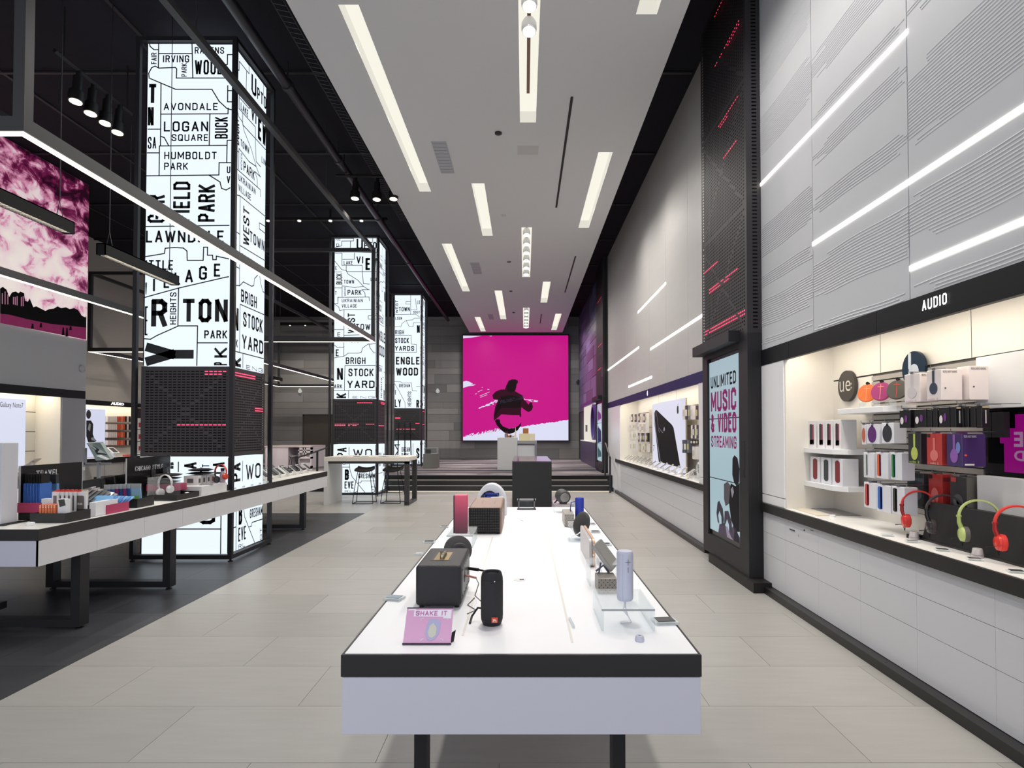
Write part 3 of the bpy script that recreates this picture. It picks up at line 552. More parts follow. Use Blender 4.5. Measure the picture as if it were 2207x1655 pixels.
# ================= RIGHT SIDE =================
def column(xf,y0,y1,zb,near,label,plinth):
    t=thing('perforated_column',label,'pillar',((xf+XR)/2,(y0+y1)/2,zb)); z0=2.62; z1=ZC; PM=mat((50,48,51),.55,spec=.3); rp=.0375
    rows_=int((z1-z0-.1)/rp); b=MB()
    perf(b,(xf,y1,z0),(0,-1,0),(0,0,1),y1-y0,z1-z0,26,rows_,.036,.016,.05,.04,solid=lambda u,v:diag(u,(v*3.1)%1,.014) or (v*3.1)%1<.02)
    part('perforated_panel',b,PM,t,label='dark slotted metal face')
    b=MB(); w=XR+.02-xf
    perf(b,(xf,y0,z0),(1,0,0),(0,0,1),w,z1-z0,1,rows_,.05,.016,.02,.04); part('side_panel',b,PM,t)
    b=MB(); b.box(xf+.03,XR,y0+.03,y1-.01,z0,z1); part('backing',b,mat((7,7,8),.8),t)
    b=MB(); cw=(y1-y0-.1)/26; ch=(z1-z0-.08)/rows_
    for z,c0,c1 in ([(6.6,10,17),(6.0,2,17),(5.95,2,9),(5.2,3,15),(5.16,9,14),(4.75,4,12),(3.62,16,26),(3.34,4,22),(3.30,9,22),(2.86,0,25),(2.82,0,25)] if near else [(5.6,4,20),(4.2,3,18),(3.5,6,20)]):
        r=round((z-z0-.04)/ch)
        for c in range(c0,c1):
            u=y0+.05+(c+.5)*cw; v=z0+.04+(r+.5)*ch; b.box(xf+.004,xf+.01,u-.017,u+.017,v-.0075,v+.0075)
    part('led_strip',b,REDL,t,label='glowing red light dashes')
    # totem below
    zs0,zs1=.388+zb*.8,2.46
    b=MB(); b.box(xf+.035,XR+.1,y0,y1,zb+.1,z0); part('cabinet',b,mat((34,33,36),.5,spec=.3),t,bevel=.004)
    ya,yb=y0+.26,y1-.2
    b=MB(); b.box(xf,xf+.035,y0,ya,zb+.1,z0); b.box(xf,xf+.035,yb,y1,zb+.1,z0); b.box(xf,xf+.035,ya,yb,zb+.1,zs0-.06); b.box(xf,xf+.035,ya,yb,zs1+.04,z0); part('screen_frame',b,mat((34,33,36),.5,spec=.35),t)
    b=MB(); b.box(xf+.028,xf+.036,ya,yb,zs0-.06,zs1+.04); part('screen_surround',b,mat((9,9,11),.25),t)
    sc=mat((186,212,222),.2,emit=.72,key='tot')
    seams=[zs0,zs0+(zs1-zs0)*.311,zs0+(zs1-zs0)*.66,zs1]
    if near: seams=[zs0,1.033,1.755,zs1]
    P=[]
    for i in range(3):
        b=MB(); b.box(xf+.02,xf+.028,ya+.03,yb-.02,seams[i]+.006,seams[i+1]-.006); P.append(part('screen',b,sc,t,label='lit pale blue screen'))
    X=xf+.0185
    def P3(u,z): return Vector((X,yb-.02-(yb-ya-.05)*u,z))
    if near:
        for s,z0_,z1_,u0,u1,c in (('UNLIMITED',2.13,2.275,.06,.9,(16,22,34)),('MUSIC',1.84,2.088,.06,.9,(170,62,128)),('& VIDEO',1.59,1.817,.06,.9,(170,62,128)),('STREAMING',1.41,1.548,.06,.9,(170,62,128))):
            b=MB(); o=P3(u0,z0_); b.cond(s,o,P3(u1,z0_)-o,(0,0,z1_-z0_),.2 if len(s)<8 else .17,.3); part('lettering',b,mat(c,.5,emit=.5),P[1] if z0_<1.7 else P[2])
        # figure holding headphones (flat screen picture)
        def shp(pts,c,k,e=.4): b=MB(); b.poly([P3(u,z)+Vector((-.0004*k,0,0)) for u,z in pts]); part('screen_picture',b,mat(c,.5,emit=e),P[0])
        shp([(.78,1.30),(.84,1.34),(.93,1.31),(.98,1.2),(.97,1.06),(.9,1.0),(.82,1.04),(.77,1.12)],(40,38,46),1)
        shp([(.5,.99),(.62,1.03),(.74,.98),(.7,.8),(.55,.74),(.5,.82)],(120,112,118),1)
        shp([(.72,1.02),(.86,1.0),(.98,1.04),(.98,.52),(.84,.5),(.72,.62),(.66,.8)],(30,28,34),2)
        shp([(.28,.75),(.34,.78),(.46,.7),(.5,.58),(.47,.5),(.42,.5),(.41,.6),(.35,.66),(.3,.6),(.34,.5),(.28,.52),(.24,.62)],(84,78,92),3)
        shp([(.52,.68),(.64,.7),(.74,.6),(.76,.48),(.66,.44),(.66,.54),(.6,.6),(.55,.54),(.5,.5)],(96,86,104),3)
        shp([(.34,.5),(.5,.54),(.64,.46),(.8,.56),(.98,.46),(.98,.395),(.3,.395)],(112,98,120),2)
        shp([(.55,.5),(.6,.52),(.72,.42),(.8,.395),(.6,.395)],(205,190,214),4)
        shp([(.84,.56),(.92,.5),(.98,.42),(.98,.395),(.8,.395)],(60,52,66),4)
        shp([(.72,.95),(.78,.99),(.82,.93),(.76,.86)],(196,190,200),3)
    else:
        for k,(za,zb_,c) in enumerate(((1.9,2.3,(176,90,190)),(1.2,1.8,(60,60,130)),(.75,1.15,(90,130,140)))):
            b=MB(); 
            for q in range(5): b.poly([P3(.1+.13*q,za+.02*q),P3(.28+.13*q,za+.1),P3(.25+.13*q,zb_-.05*q),P3(.08+.13*q,zb_-.1)])
            part('screen_picture',b,mat(c,.5,emit=.4),P[2-k])
    b=MB(); b.box(xf-.12,xf,y0+.22,y1+.03,2.56,2.68); b.box(xf-.001,xf+.002,y0+.1,y0+.22,2.56,2.66) ; part('visor',b,mat((34,33,36),.5,spec=.3),t)
    b=MB(); b.box(xf-.002,xf+.002,y0+.1,y0+.2,1.12 +zb,1.5+zb); part('handle_recess',b,mat((12,12,14),.6),t)
    b=MB(); b.box(xf-.031,XR+.1,y0-.2 if plinth else y0,y1-.31,zb,zb+.1); part('plinth',b,mat((30,28,28),.5,spec=.3),t)
    return t
column(2.30,6.2,7.77,0,True,'near dark slotted column with the tall lit music and video streaming screen',True)
column(2.30,17.65,19.4,.384,False,'far dark slotted column with a lit screen beside the platform steps',False)
ORD=['first','second','third','fourth','fifth','sixth','seventh','eighth','ninth','tenth','eleventh','twelfth','thirteenth','fourteenth','fifteenth','sixteenth']
# textured panels of the upper right wall
RM=mat((194,196,200),.5,key='ridge'); 
yb=[6.4,5.09,3.815,2.54,1.27,0]
bandz=[ # (z0,z1) bands for each panel, measured
 [(2.50,2.56),(2.68,2.95),(3.08,3.2),(3.40,3.72),(4.45,4.85),(5.1,5.4)],
 [(2.45,2.50),(2.72,3.06),(3.42,3.55),(3.85,4.0),(4.22,4.3),(4.55,4.8)],
 [(2.45,2.52),(2.78,3.10),(3.40,3.90),(4.2,4.35),(4.7,4.9)],
 [(2.5,2.55),(2.8,3.1),(3.5,3.9),(4.3,4.5)],[(2.8,3.1),(3.5,3.9)]]
for i in range(5):
    ya,yc=yb[i+1],yb[i]; b=MB(); b.box(XR+.001,XR+.02,ya+.004,yc-.004,2.436,ZC-.005); pn=part('panel',b,WTX,wall_right)
    b=MB()
    for z0,z1 in bandz[i]:
        z=z0; k=0
        while z<z1:
            s0=ya+.004+random.uniform(0,.12)*((z-z0<.06) or (z1-z<.06)); s1=yc-.004-random.uniform(0,.3)*((z-z0<.06) or (z1-z<.06))
            n=12; ph=random.uniform(0,6); vs=[]
            for q in range(n+1):
                y=s0+(s1-s0)*q/n; w=sin(y*3.1+z0*7)*.006+sin(y*7.3+ph*.15)*.0035
                vs+=[(XR+.0012,y,z+w+.0075),(XR-.0026,y,z+w+.0005),(XR+.0012,y,z+w-.0075)]
            b.add(vs,[(3*q+a,3*q+3+a,3*q+4+a,3*q+1+a) for q in range(n) for a in (0,1)])
            z+=.0215;k+=1
    part('ridge_texture',b,RM,pn,kind='stuff',label='wavy moulded ridges')
yb=[17.65,16.2,14.7,13.2,11.8,10.4,9.0,7.7]
for i in range(7):
    b=MB(); ya,yc=yb[i+1],yb[i]; b.box(XR+.001,XR+.02,ya+.003,yc-.003,2.436,ZC-.005); pn=part('panel',b,mat((190,188,186),.5,spec=.3,noise=.05,scale=1.5,stretch=(1,1,5),key='pm'),wall_right_b)
def led(y0,y1,z,par,h=.032):
    b=MB(); b.box(XR-.006,XR+.004,y0,y1,z-h/2,z+h/2); part('light_line',b,LED,par,label='thin glowing white light line set in the wall')
led(3.8,6.32,4.157,wall_right); led(1.6,5.09,3.19,wall_right); led(1.4,3.81,2.634,wall_right)
for a_,b2 in (((1375,672),(1435,612)),((1402,752),(1515,680)),((1305,799),(1377,752)),((1355,833),(1405,813))):
    p=ax(*a_,XR);q=ax(*b2,XR); led(max(q.y,7.75),min(p.y,17.6),(p.z+q.z)/2,wall_right_b,.04)
# dark bulkhead strip under the wall head
# header fascias
def header(name,x,y0,y1,z0,z1,label,m,cuts=(),depth=.5,sgn=1):
    t=thing(name,label,'header',(x+.02*sgn,(y0+y1)/2,z0)); ys=[y0]+list(cuts)+[y1]
    for a_,b2 in zip(ys,ys[1:]): b=MB(); b.box(min(x,x+.04*sgn),max(x,x+.04*sgn),a_+.0015,b2-.0015,z0,z1); part('panel',b,m,t)
    b=MB(); b.box(min(x+.04*sgn,x+depth*sgn),max(x+.04*sgn,x+depth*sgn),y0,y1,z1-.03,z1-.001); part('soffit',b,WHTM,t)
    return t
HM=mat((18,19,23),.5,spec=.25)
h1=header('sign_header',XR-.012,.9,6.3,2.275,2.434,'black header over the near right alcove reading AUDIO in white letters',HM,(1.4,2.78,4.16,5.55))
p0=ax(1995,671,XR-.013);p1=ax(2048,640,XR-.013); zA=ax(1996,671,XR).z
b=MB(); o=Vector((XR-.022,ax(1995,660,XR).y,2.334)); b.cond('AUDIO',o,(0,ax(2049,650,XR).y-o.y,0),(0,0,.066),.17,.45); part('lettering',b,LEDW,h1,label='glowing white capitals')
h2=header('sign_header',XR-.012,7.8,17.65,2.275,2.434,'dark header with a painted blue reflection over the phone alcove beyond the slotted column',mat((34,36,84),.5,spec=.2),(9.2,10.6,12,13.4,14.8,16.2))  # blue reflection put into the header's base colour
LOGO_Y=ax(1397,846,XR).y
def fruit(mb,c,U,V,r,N,hole=True):   # bitten fruit emblem
    c=Vector(c);U=Vector(U);V=Vector(V); pts=[]
    for k in range(40):
        a=2*pi*k/40; rr=r*(1-.10*abs(cos(a*1.0))*0); x=cos(a)*.86; y=sin(a)
        if sin(a)>.8: y-=.16*(1-min(1,abs(x)/.35))
        if sin(a)<-.85: y+=.10*(1-min(1,abs(x)/.3))
        d=hypot(x-1.05,y-.12)
        if d<.42: 
            f=.42/max(d,.01); x=1.05+(x-1.05)*f; y=.12+(y-.12)*f
        pts.append(c+U*(x*r)+V*(y*r))
    n=len(mb.v); mb.v+=pts; cc=c-U*(.15*r); mb.v.append(cc); 
    for k in range(40): mb.f.append((n+k,n+(k+1)%40,n+40)); mb.m.append(0)
    mb.poly([c+U*(.0*r)+V*(1.0*r),c+U*(.28*r)+V*(1.12*r),c+U*(.32*r)+V*(1.5*r),c+U*(.06*r)+V*(1.32*r)])
b=MB(); fruit(b,(XR-.016,LOGO_Y,2.355),(0,-1,0),(0,0,1),.05,None); part('emblem',b,LEDW,h2,label='small white lit fruit emblem')
# alcove shells
def alcove(y0,y1,zs,par,X=2.9,side=True):
    b=MB(); b.box(X,X+.03,y0,y1,.85,2.43); part('alcove_back',b,mat((228,224,216),.45,key='alc'),par)
    for yy in (y0-.02,y1): b=MB(); b.box(XR+.005,X+.03,yy,yy+.02,.87,2.43); part('alcove_side',b,mat((228,224,216),.4,key='alc2'),par)
alcove(.95,5.66,0,wall_alc)
alcove(8.47,15.4,0,wall_alc)
# thin joint lines on back panels
def joints(par,X,ys,zs,y0,y1,m=mat((20,18,16),.6)):
    b=MB()
    for z in zs: b.box(X-.002,X,y0,y1,z-.006,z+.006)
    for y in ys: b.box(X-.001,X,y-.002,y+.002,2.07,2.40)
    part('joint_line',b,m,par)
joints(wall_alc,2.9,(4.9,3.9,2.9),(2.072,),.95,5.64)
# full height white cover panels beside column
def cover(y0,y1,label,x=XR,rot=0,zt=2.275,zb=.88):
    t=thing('cover_panel',label,'panel',(x+.01,(y0+y1)/2,zb)); b=MB(); b.box(x-.008,x+.02,y0,y1,.97,zt); part('upper_panel',b,WHT,t,bevel=.002); b=MB(); b.box(x-.008,x+.02,y0,y1,zb,.963); part('lower_panel',b,WHT,t,bevel=.002)
cover(5.68,6.25,'white wall panel between the near slotted column and the audio alcove')
cover(8.2,8.45,'narrow white wall panel just beyond the near slotted column')
b=MB(); b.box(XR-.008,XR+.02,15.42,17.6,.06,2.275); t_=part('panel',b,WHT,wall_st)
# counters
def counter(y0,y1,label):
    t=thing('counter_top',label,'counter',(2.6,(y0+y1)/2,.79))
    b=MB(); b.box(XR-.03,XR-.005,y0,y1,.79,.876); part('edge_band',b,mat((30,28,27),.4),t)
    b=MB(); b.box(XR-.005,2.9,y0,y1,.80,.878); part('top_surface',b,mat((236,234,230),.28,key='top'),t)
counter(.95,6.25,'white worktop with a black front edge under the AUDIO sign')
counter(7.85,16.1,'long white worktop with a dark edge in the phone alcove')
DM=mat((205,206,210),.33,key='drw')
def cabinet(y0,y1,label,group,extra=None,full=False,zt=.788,zl=(.582,.366)):
    t=thing('drawer_cabinet',label,'cabinet',(2.6,(y0+y1)/2,0),group)
    b=MB(); b.box(XR+.02,2.88,y0+.001,y1-.001,.066,zt); part('body',b,WHTM,t)
    g=.0022
    zz=[zt]+list(zl)+[.066]
    for a_,b2 in zip(zz,zz[1:]): b=MB(); b.box(XR,XR+.02,y0+.0008,y1-.0008,b2+g*.7,a_-g*.7); part('drawer',b,DM,t)
    b=MB(); b.box(2.373,2.6,y0,y1,0,.064); part('toe_kick',b,mat((26,24,24),.4),t)
    return t
ys=[6.31,5.68,5.05,4.42,3.79,3.16,2.53,1.9,1.27]
names=['beside the slotted column','second from the slotted column','third from the column, below the acrylic card holder','fourth from the column, under the first headphones','fifth from the column, under the green headphones','sixth from the column, cut by the picture edge','at the right picture edge','outside the picture edge']
for i in range(8):
    cabinet(ys[i+1],ys[i],'white drawer cabinet under the audio worktop, '+names[i],'drawer cabinets under the audio worktop')
ORD=['first','second','third','fourth','fifth','sixth','seventh','eighth','ninth','tenth','eleventh','twelfth','thirteenth','fourteenth','fifteenth','sixteenth']
for i in range(12):
    y1=15.9-i*.66; 
    if y1<7.9: break
    cabinet(max(y1-.66,7.78),y1,'white drawer cabinet under the phone alcove worktop, '+ORD[i]+' from the steps','drawer cabinets under the phone worktop')
b=MB(); b.box(2.44,2.47,15.92,17.6,.06,.8); solo('cover_panel',b,WHTM,'plain white wall panel by the handrail at the steps','panel')
# alcove lights (behind the header lip)
for (y0,y1,n) in ((1.0,5.6,4),(8.5,15.3,5)):
    L=(y1-y0)/n
    for k in range(n):
        yc=y0+L*(k+.5); b=MB(); b.box(2.50,2.56,yc-L*.45,yc+L*.45,2.375,2.395)
        solo('alcove_lamp',b,mat((255,236,200),emit=2),('audio' if n==4 else 'phone')+' alcove strip lamp behind the header, '+ORD[k]+' from the camera','lamp','strip lamps behind the right headers')
        lamp('AREA',(2.53,yc,2.37),LPA*L,color=(1,.9,.76),size=.06,size_y=L*.9,rot=(0,radians(-12),0),name='alcove_light')
# ---------------- slatwall ----------------
t=thing('slatwall',"grey slatted display wall behind the speaker and headphone boxes",'display wall',(2.89,4.4,.95))
b=MB(); b.box(2.885,2.9,3.78,4.98,1.0,2.065); part('backing',b,mat((70,68,66),.6),t)
z=1.0
while z<2.05: b=MB(); b.box(2.872,2.89,3.78,4.98,z+.006,z+.045-.003); part('slat',b,mat((176,172,166),.4,.2),t); z+=.046
# ---------------- generic carton ----------------
def box(name,label,cat,x0,x1,y0,y1,z0,z1,col,group=None,deco=(),rough=.45,hook=False,bev=.002):
    t=thing(name,label,cat,((x0+x1)/2,(y0+y1)/2,z0),group)
    b=MB(); b.box(x0,x1,y0,y1,z0,z1); part('carton' if name.endswith('box') or name.endswith('carton') else 'body',b,mat(col,rough),t,bevel=bev,seg=1)
    for d in deco:
        face,u0,v0,u1,v1,c,shape=d[:7]; nm=d[7] if len(d)>7 else 'print'; em=d[8] if len(d)>8 else 0
        e=.0012
        if face=='x': O=Vector((x0-e,y1,z0));U=Vector((0,y0-y1,0));N=Vector((-1,0,0))
        elif face=='X': O=Vector((x1+e,y0,z0));U=Vector((0,y1-y0,0));N=Vector((1,0,0))
        else: O=Vector((x0,y0-e,z0));U=Vector((x1-x0,0,0));N=Vector((0,-1,0))
        V=Vector((0,0,z1-z0)); b=MB()
        if shape=='r': b.prism([O+U*u0+V*v0,O+U*u1+V*v0,O+U*u1+V*v1,O+U*u0+V*v1],N*.0008)
        elif shape=='e': b.ell(O+U*(u0+u1)/2+V*(v0+v1)/2,U*(u1-u0)/2,V*(v1-v0)/2,N*.0008,20)
        elif shape=='o':   # rounded pill
            c_=O+U*(u0+u1)/2+V*(v0+v1)/2; uu=U*(u1-u0)/2; r=uu.length; vv=V.normalized(); hh=V.length*(v1-v0)/2-r*.6
            b.prism([c_+uu*cos(a)+vv*(hh*(1 if sin(a)>=0 else -1)+r*.6*sin(a)) for a in [2*pi*k/20+.01 for k in range(20)]],N*.0008)
        elif shape=='h':   # headphone picture: arc and cup
            c_=O+U*(u0+u1)/2+V*(v0+v1)/2; uu=U*(u1-u0)/2; vh=V*(v1-v0)
            b.prism([c_-uu*.25-vh*.2,c_+uu*.25-vh*.2,c_+uu*.3+vh*.5,c_-uu*.3+vh*.5],N*.0008); b.ell(c_-vh*.25,uu,vh*.25,N*.001,18)
        else: b.text(shape,O+U*u0+V*v0+N*.0005,U*(u1-u0),V*(v1-v0),.01)
        part(nm,b,mat(c,.5,emit=em) if em else mat(c,.5),t)
    if hook:
        b=MB(); yc=(y0+y1)/2; b.tube([(2.885,yc,z1+.012),(x0-.02,yc,z1+.012),(x0-.02,yc,z1+.03)],.003,5); b.box(x0-.001,x1*.5+x0*.5,yc-.015,yc+.015,z1,z1+.014); part('hook',b,STEEL,t)
    return t
def bpx(px0,px1,py0,py1,X,X1):
    """front face spans these pixels on plane X"""
    ya=ax(px1,(py0+py1)/2,X).y; yb=ax(px0,(py0+py1)/2,X).y; zt=(ax(px1,py0,X).z); zb=(ax(px1,py1,X).z); return X,X1,ya,yb,zb,zt
# shelves
def shelf(x0,ya,yb,z,label,ch=.12):
    b=MB(); b.prism([(x0,yb,z),(x0,ya+ch,z),(x0+.07,ya,z),(2.9,ya-.0,z),(2.9,yb,z)],(0,0,.045)); solo('wall_shelf',b,WHT,label,'shelf',bevel=.003)
shelf(2.62,5.02,5.66,1.405,'white corner shelf carrying four speaker boxes')
shelf(2.62,5.02,5.66,1.095,'lowest white corner shelf carrying three speaker boxes')
shelf(2.66,4.42,5.12,1.745,'highest white shelf carrying three round speakers',.05)
# round logo sign
p=ax(1827,832,2.88); t=thing('logo_sign','round dark sign with pale ue lettering on the alcove wall','sign',(2.88,p.y,p.z-.14))
b=MB(); b.lathe((2.895,p.y,p.z),[(.138,0),(.138,.03)],36,axis=(-1,0,0)); part('disc',b,mat((62,58,54),.5),t,smooth=True)
b=MB(); b.text('ue',(2.863,p.y+.105,p.z-.048),(0,-.18,0),(0,0,.096),-.005); b.ell((2.863,p.y-.087,p.z+.015),(0,.008,0),(0,0,.008)); b.ell((2.863,p.y-.087,p.z-.02),(0,.008,0),(0,0,.008)); part('lettering',b,mat((215,210,200),.4),t)
p=ax(1971,795,2.86); t=thing('logo_sign','round dark mirrored sign half hidden behind the white headphone boxes','sign',(2.86,p.y,p.z-.13)); 
b=MB(); b.lathe((2.87,p.y,p.z),[(.13,0),(.13,.02)],36,axis=(-1,0,0)); part('disc',b,mat((36,52,68),.15,.6),t,smooth=True); b=MB(); b.box(2.846,2.849,p.y+.02,p.y+.05,p.z-.05,p.z+.12); b.ell((2.848,p.y-.01,p.z-.02),(0,.055,0),(0,0,.055)); part('emblem',b,mat((190,200,210),.3),t)
# speaker boxes on shelves
for i,(px0,px1) in enumerate(((1739,1757),(1760,1776),(1777,1793),(1795,1811))):
    x0,x1,ya,yc,_,_=bpx(px0,px1,900,965,2.66,2.8); w=yc-ya
    box('speaker_box','white box with a black and magenta tube picture, upper corner shelf, '+('leftmost','second from left','third from left','nearest the camera')[i],'box',2.665,2.80,ya+.002,yc-.002,1.4505,1.7,(226,224,226),'speaker boxes on the corner shelves',
      [('x',.3,.12,.62,.88,(40,34,40),'o'),('x',.62,.14,.78,.86,(150,40,80),'r'),('x',.3,.12,.78,.3,(120,112,116),'r')])
for i,(px0,px1,c) in enumerate(((1745,1766,(126,34,38)),(1768,1790,(44,52,58)),(1792,1815,(126,32,40)))):
    x0,x1,ya,yc,_,_=bpx(px0,px1,980,1050,2.66,2.8)
    box('speaker_box',('white box with a dark red tube picture, at left on the lowest shelf','white box with a dark grey tube picture on the lowest shelf','white box with a red tube picture, nearest on the lowest shelf')[i],'box',2.665,2.80,ya+.002,yc-.002,1.1405,1.37,(224,224,230),'speaker boxes on the corner shelves',[('x',.3,.1,.75,.93,c,'o')])
# round speakers on stands
for i,(px,py,c) in enumerate(((1869,857,(240,120,62)),(1899,846,(168,60,118)),(1934,843,(84,82,76)))):
    p=ax(px,py,2.72); t=thing('round_speaker',('orange','magenta','dark grey')[i]+' round speaker leaning on an acrylic stand on the highest shelf','speaker',(2.72,p.y,1.79),'round speakers on the highest shelf')
    A=Vector((-1,-.75,.25)).normalized(); c0=Vector((2.72,p.y,1.79+.115))
    b=MB(); b.lathe(c0,[(.05,-.012),(.072,-.008),(.074,0),(.068,.01),(.0,.013)],28,axis=A); part('body',b,mat(c,.6),t,smooth=True)
    b=MB(); s_=A.cross(Vector((0,0,1))).normalized(); u_=s_.cross(A); c1=c0+A*.014; b.line([c1-s_*.02+u_*.035,c1+s_*.02+u_*.035],.005,A); b.line([c1+u_*.055,c1-u_*.06],.004,A); part('mark',b,mat((255,170,120) if i<2 else (220,70,50),.5),t,label='cross shaped mark')
    b=MB(); b.lathe(c0+u_*.078,[(.012,-.01),(.012,.012)],10,axis=A); part('loop',b,BLK,t)
    b=MB(); b.box(2.68,2.78,p.y-.05,p.y+.04,1.791,1.794); b.box(2.68,2.684,p.y-.05,p.y+.04,1.794,1.83); b.box(2.77,2.774,p.y-.05,p.y+.04,1.794,1.835); part('stand',b,ACR,t)
# hanging boxes (front px range, y range, colours)
def hang(name,label,px0,px1,py0,py1,X,dep,col,grp,deco,rough=.45):
    x0,x1,ya,yc,zb,zt=bpx(px0,px1,py0,py1,X,X+dep); return box(name,label,'box',x0,x1,ya+.002,yc-.002,zb,zt,col,grp,deco,rough,hook=True)
G='round speaker boxes on hooks'
hang('speaker_box','hanging white box with an orange round speaker picture, mostly hidden',1857,1866,915,958,2.60,.08,(224,222,226),G,[('x',.1,.1,.95,.85,(186,98,76),'e')])
hang('speaker_box','hanging white box with a purple round speaker picture',1867,1895,914,957,2.60,.09,(222,222,228),G,[('x',.12,.06,.8,.9,(90,34,110),'e'),('x',.4,.86,.55,.97,(60,40,80),'r')])
hang('speaker_box','hanging white box with a black round speaker picture',1900,1927,911,956,2.60,.09,(226,226,232),G,[('x',.08,.06,.85,.9,(44,44,50),'e'),('x',.4,.86,.55,.97,(40,40,40),'r')])
G='tube speaker boxes on hooks'
for i,(px0,px1,py0,py1,c1,c2,w) in enumerate(((1861,1884,976,1031,(196,204,200),(226,226,226),'pale strip'),(1888,1914,976,1033,(226,92,48),(110,44,110),'orange and purple tube'),(1919,1944,976,1036,(58,138,80),(40,120,140),'green and blue tube'),
        (1862,1889,1042,1098,(196,70,70),(200,80,80),'red tube'),(1889,1920,1048,1107,(56,104,190),(40,80,170),'blue tube'),(1922,1950,1051,1112,(54,52,50),(40,40,40),'black tube'))):
    hang('speaker_box','hanging white box with a '+w+' picture',px0,px1,py0,py1,2.58,.09,(224,224,230),G,[('x',.1,.08,.4,.94,c1,'o'),('x',.3,.1,.42,.92,c2,'r')])
# headphone boxes
G='boxed headphones on hooks'
WB_=(228,218,216)
hang('headphone_box','white headphone box with a pale headphone picture, left of the top row',1949,1983,803,866,2.56,.12,WB_,G,[('x',.2,.15,.8,.95,(206,200,202),'h'),('y',.1,.88,.9,.96,(70,66,66),'PEOPLE ARENT HEARING'),('x',.1,.03,.8,.08,(200,150,160),'solo 2')])
hang('headphone_box','white headphone box with a dark blue headphone picture in the top row',1997,2029,795,862,2.56,.13,WB_,G,[('x',.2,.2,.75,.98,(52,62,80),'h'),('y',.08,.88,.75,.95,(90,84,84),'PEOPLE ARENT HEARING'),('y',.15,.36,.23,.41,(60,58,58),'e'),('x',.1,.03,.8,.08,(200,150,160),'solo 2')])
x0,x1,ya,yc,zb,zt=bpx(2029,2031,789,862,2.56,2.7)
box('headphone_box','plain sided white box at the right end of the top row','box',2.705,2.84,3.66,3.8,zb-.0,zt,WB_,G,[('y',.08,.88,.75,.95,(90,84,84),'PEOPLE ARENT HEARING'),('y',.15,.36,.23,.41,(60,58,58),'e')])
G='black earphone packs on hooks'
for i,(px0,px1,py0,py1,X) in enumerate(((1938,1962,883,922,2.55),(1970,1996,881,921,2.55),(1997,2008,881,921,2.55),(2009,2020,880,921,2.55),(2022,2046,877,921,2.55),(2047,2060,876,921,2.55),(2064,2076,875,921,2.58),(2077,2088,875,921,2.58),(2090,2102,875,921,2.58),(2103,2116,874,922,2.58))):
    pic=[('x',.1,.2,.4,.6,(230,220,225),'e'),('x',.5,.3,.75,.7,(110,50,130),'e')] if i in (0,1,4) else [('y',.42,.2,.58,.8,(180,178,180),'r'),('y',.1,.9,.9,.97,(190,170,130),'r')]
    x0,x1,ya,yc,zb,zt=bpx(px0,px1,py0,py1,X,X+.03); w=max(yc-ya-.004,.02)
    box('earphone_box',['black earphone pack with purple earbuds, leftmost in the row','black earphone pack with a red picture, second picture pack','slim black earphone pack, third in the row','slim black earphone pack, fourth in the row','black shiny earphone pack with pale earbuds near the middle','slim black earphone pack with gold top, first of the end group','slim black earphone pack with gold top, second of the end group','slim black earphone pack with gold top, third of the end group','slim black earphone pack with gold top, fourth of the end group','slim black tilted earphone pack at the end of the row'][i],'box',X,X+.045,ya+.001,ya+.001+w,zb,zt,(20,20,23),G,pic,.3,hook=i%3==0)
G='boxed headphones on hooks'
hang('headphone_box','black headphone box with a lime green headphone picture',1957,1985,934,1000,2.56,.07,(44,46,48),G,[('x',.25,.12,.78,.99,(186,196,96),'h'),('x',.1,.02,.9,.1,(170,190,90),'solo 2')],.2)
hang('headphone_box','red headphone box in the middle of the second row',1997,2030,934,1003,2.56,.06,(186,62,58),G,[('x',.25,.12,.78,.85,(214,116,108),'h'),('x',.05,.88,.25,.98,(30,20,20),'r'),('x',.25,.02,.8,.09,(220,170,160),'solo 2')],.25)
hang('headphone_box','purple headphone box with a purple and pink headphone picture',2040,2074,935,1006,2.56,.14,(66,50,100),G,[('x',.25,.1,.75,.98,(140,90,170),'h'),('x',.32,.16,.66,.4,(225,90,90),'e'),('x',.62,.4,.9,.75,(110,130,190),'e'),('x',.32,.12,.7,.38,(126,96,170),'e'),('y',.08,.88,.6,.96,(200,200,205),'PEOPLE ARENT HEARING'),('y',.1,.04,.5,.09,(225,222,220),'r'),('y',.08,.32,.2,.38,(230,80,50),'e')],.2)
hang('headphone_box','black headphone box with a red corner tag at the left of the third row',1955,1991,1021,1095,2.77,.05,(50,56,62),G,[('x',.02,.78,.2,.98,(196,70,66),'r'),('x',.3,.2,.9,.55,(84,96,106),'e')],.15)
hang('headphone_box','red headphone box in the middle of the third row',2001,2031,1023,1098,2.77,.08,(176,52,50),G,[('x',.2,.1,.75,.6,(205,110,108),'e'),('x',.05,.86,.3,.97,(24,20,20),'r'),('y',.1,.8,.8,.92,(110,30,34),'r')],.25)
hang('headphone_box','black and grey headphone box at the right end of the third row',2047,2084,1029,1106,2.77,.095,(46,46,50),G,[('x',.1,.84,.4,.97,(206,70,66),'r'),('x',.2,.1,.8,.5,(90,90,96),'e'),('x',.4,.2,.62,.35,(180,50,50),'e'),('y',0,0,1,1,(104,102,98),'r'),('y',.1,.88,.6,.96,(225,225,222),'PEOPLE ARENT HEARING')],.35)
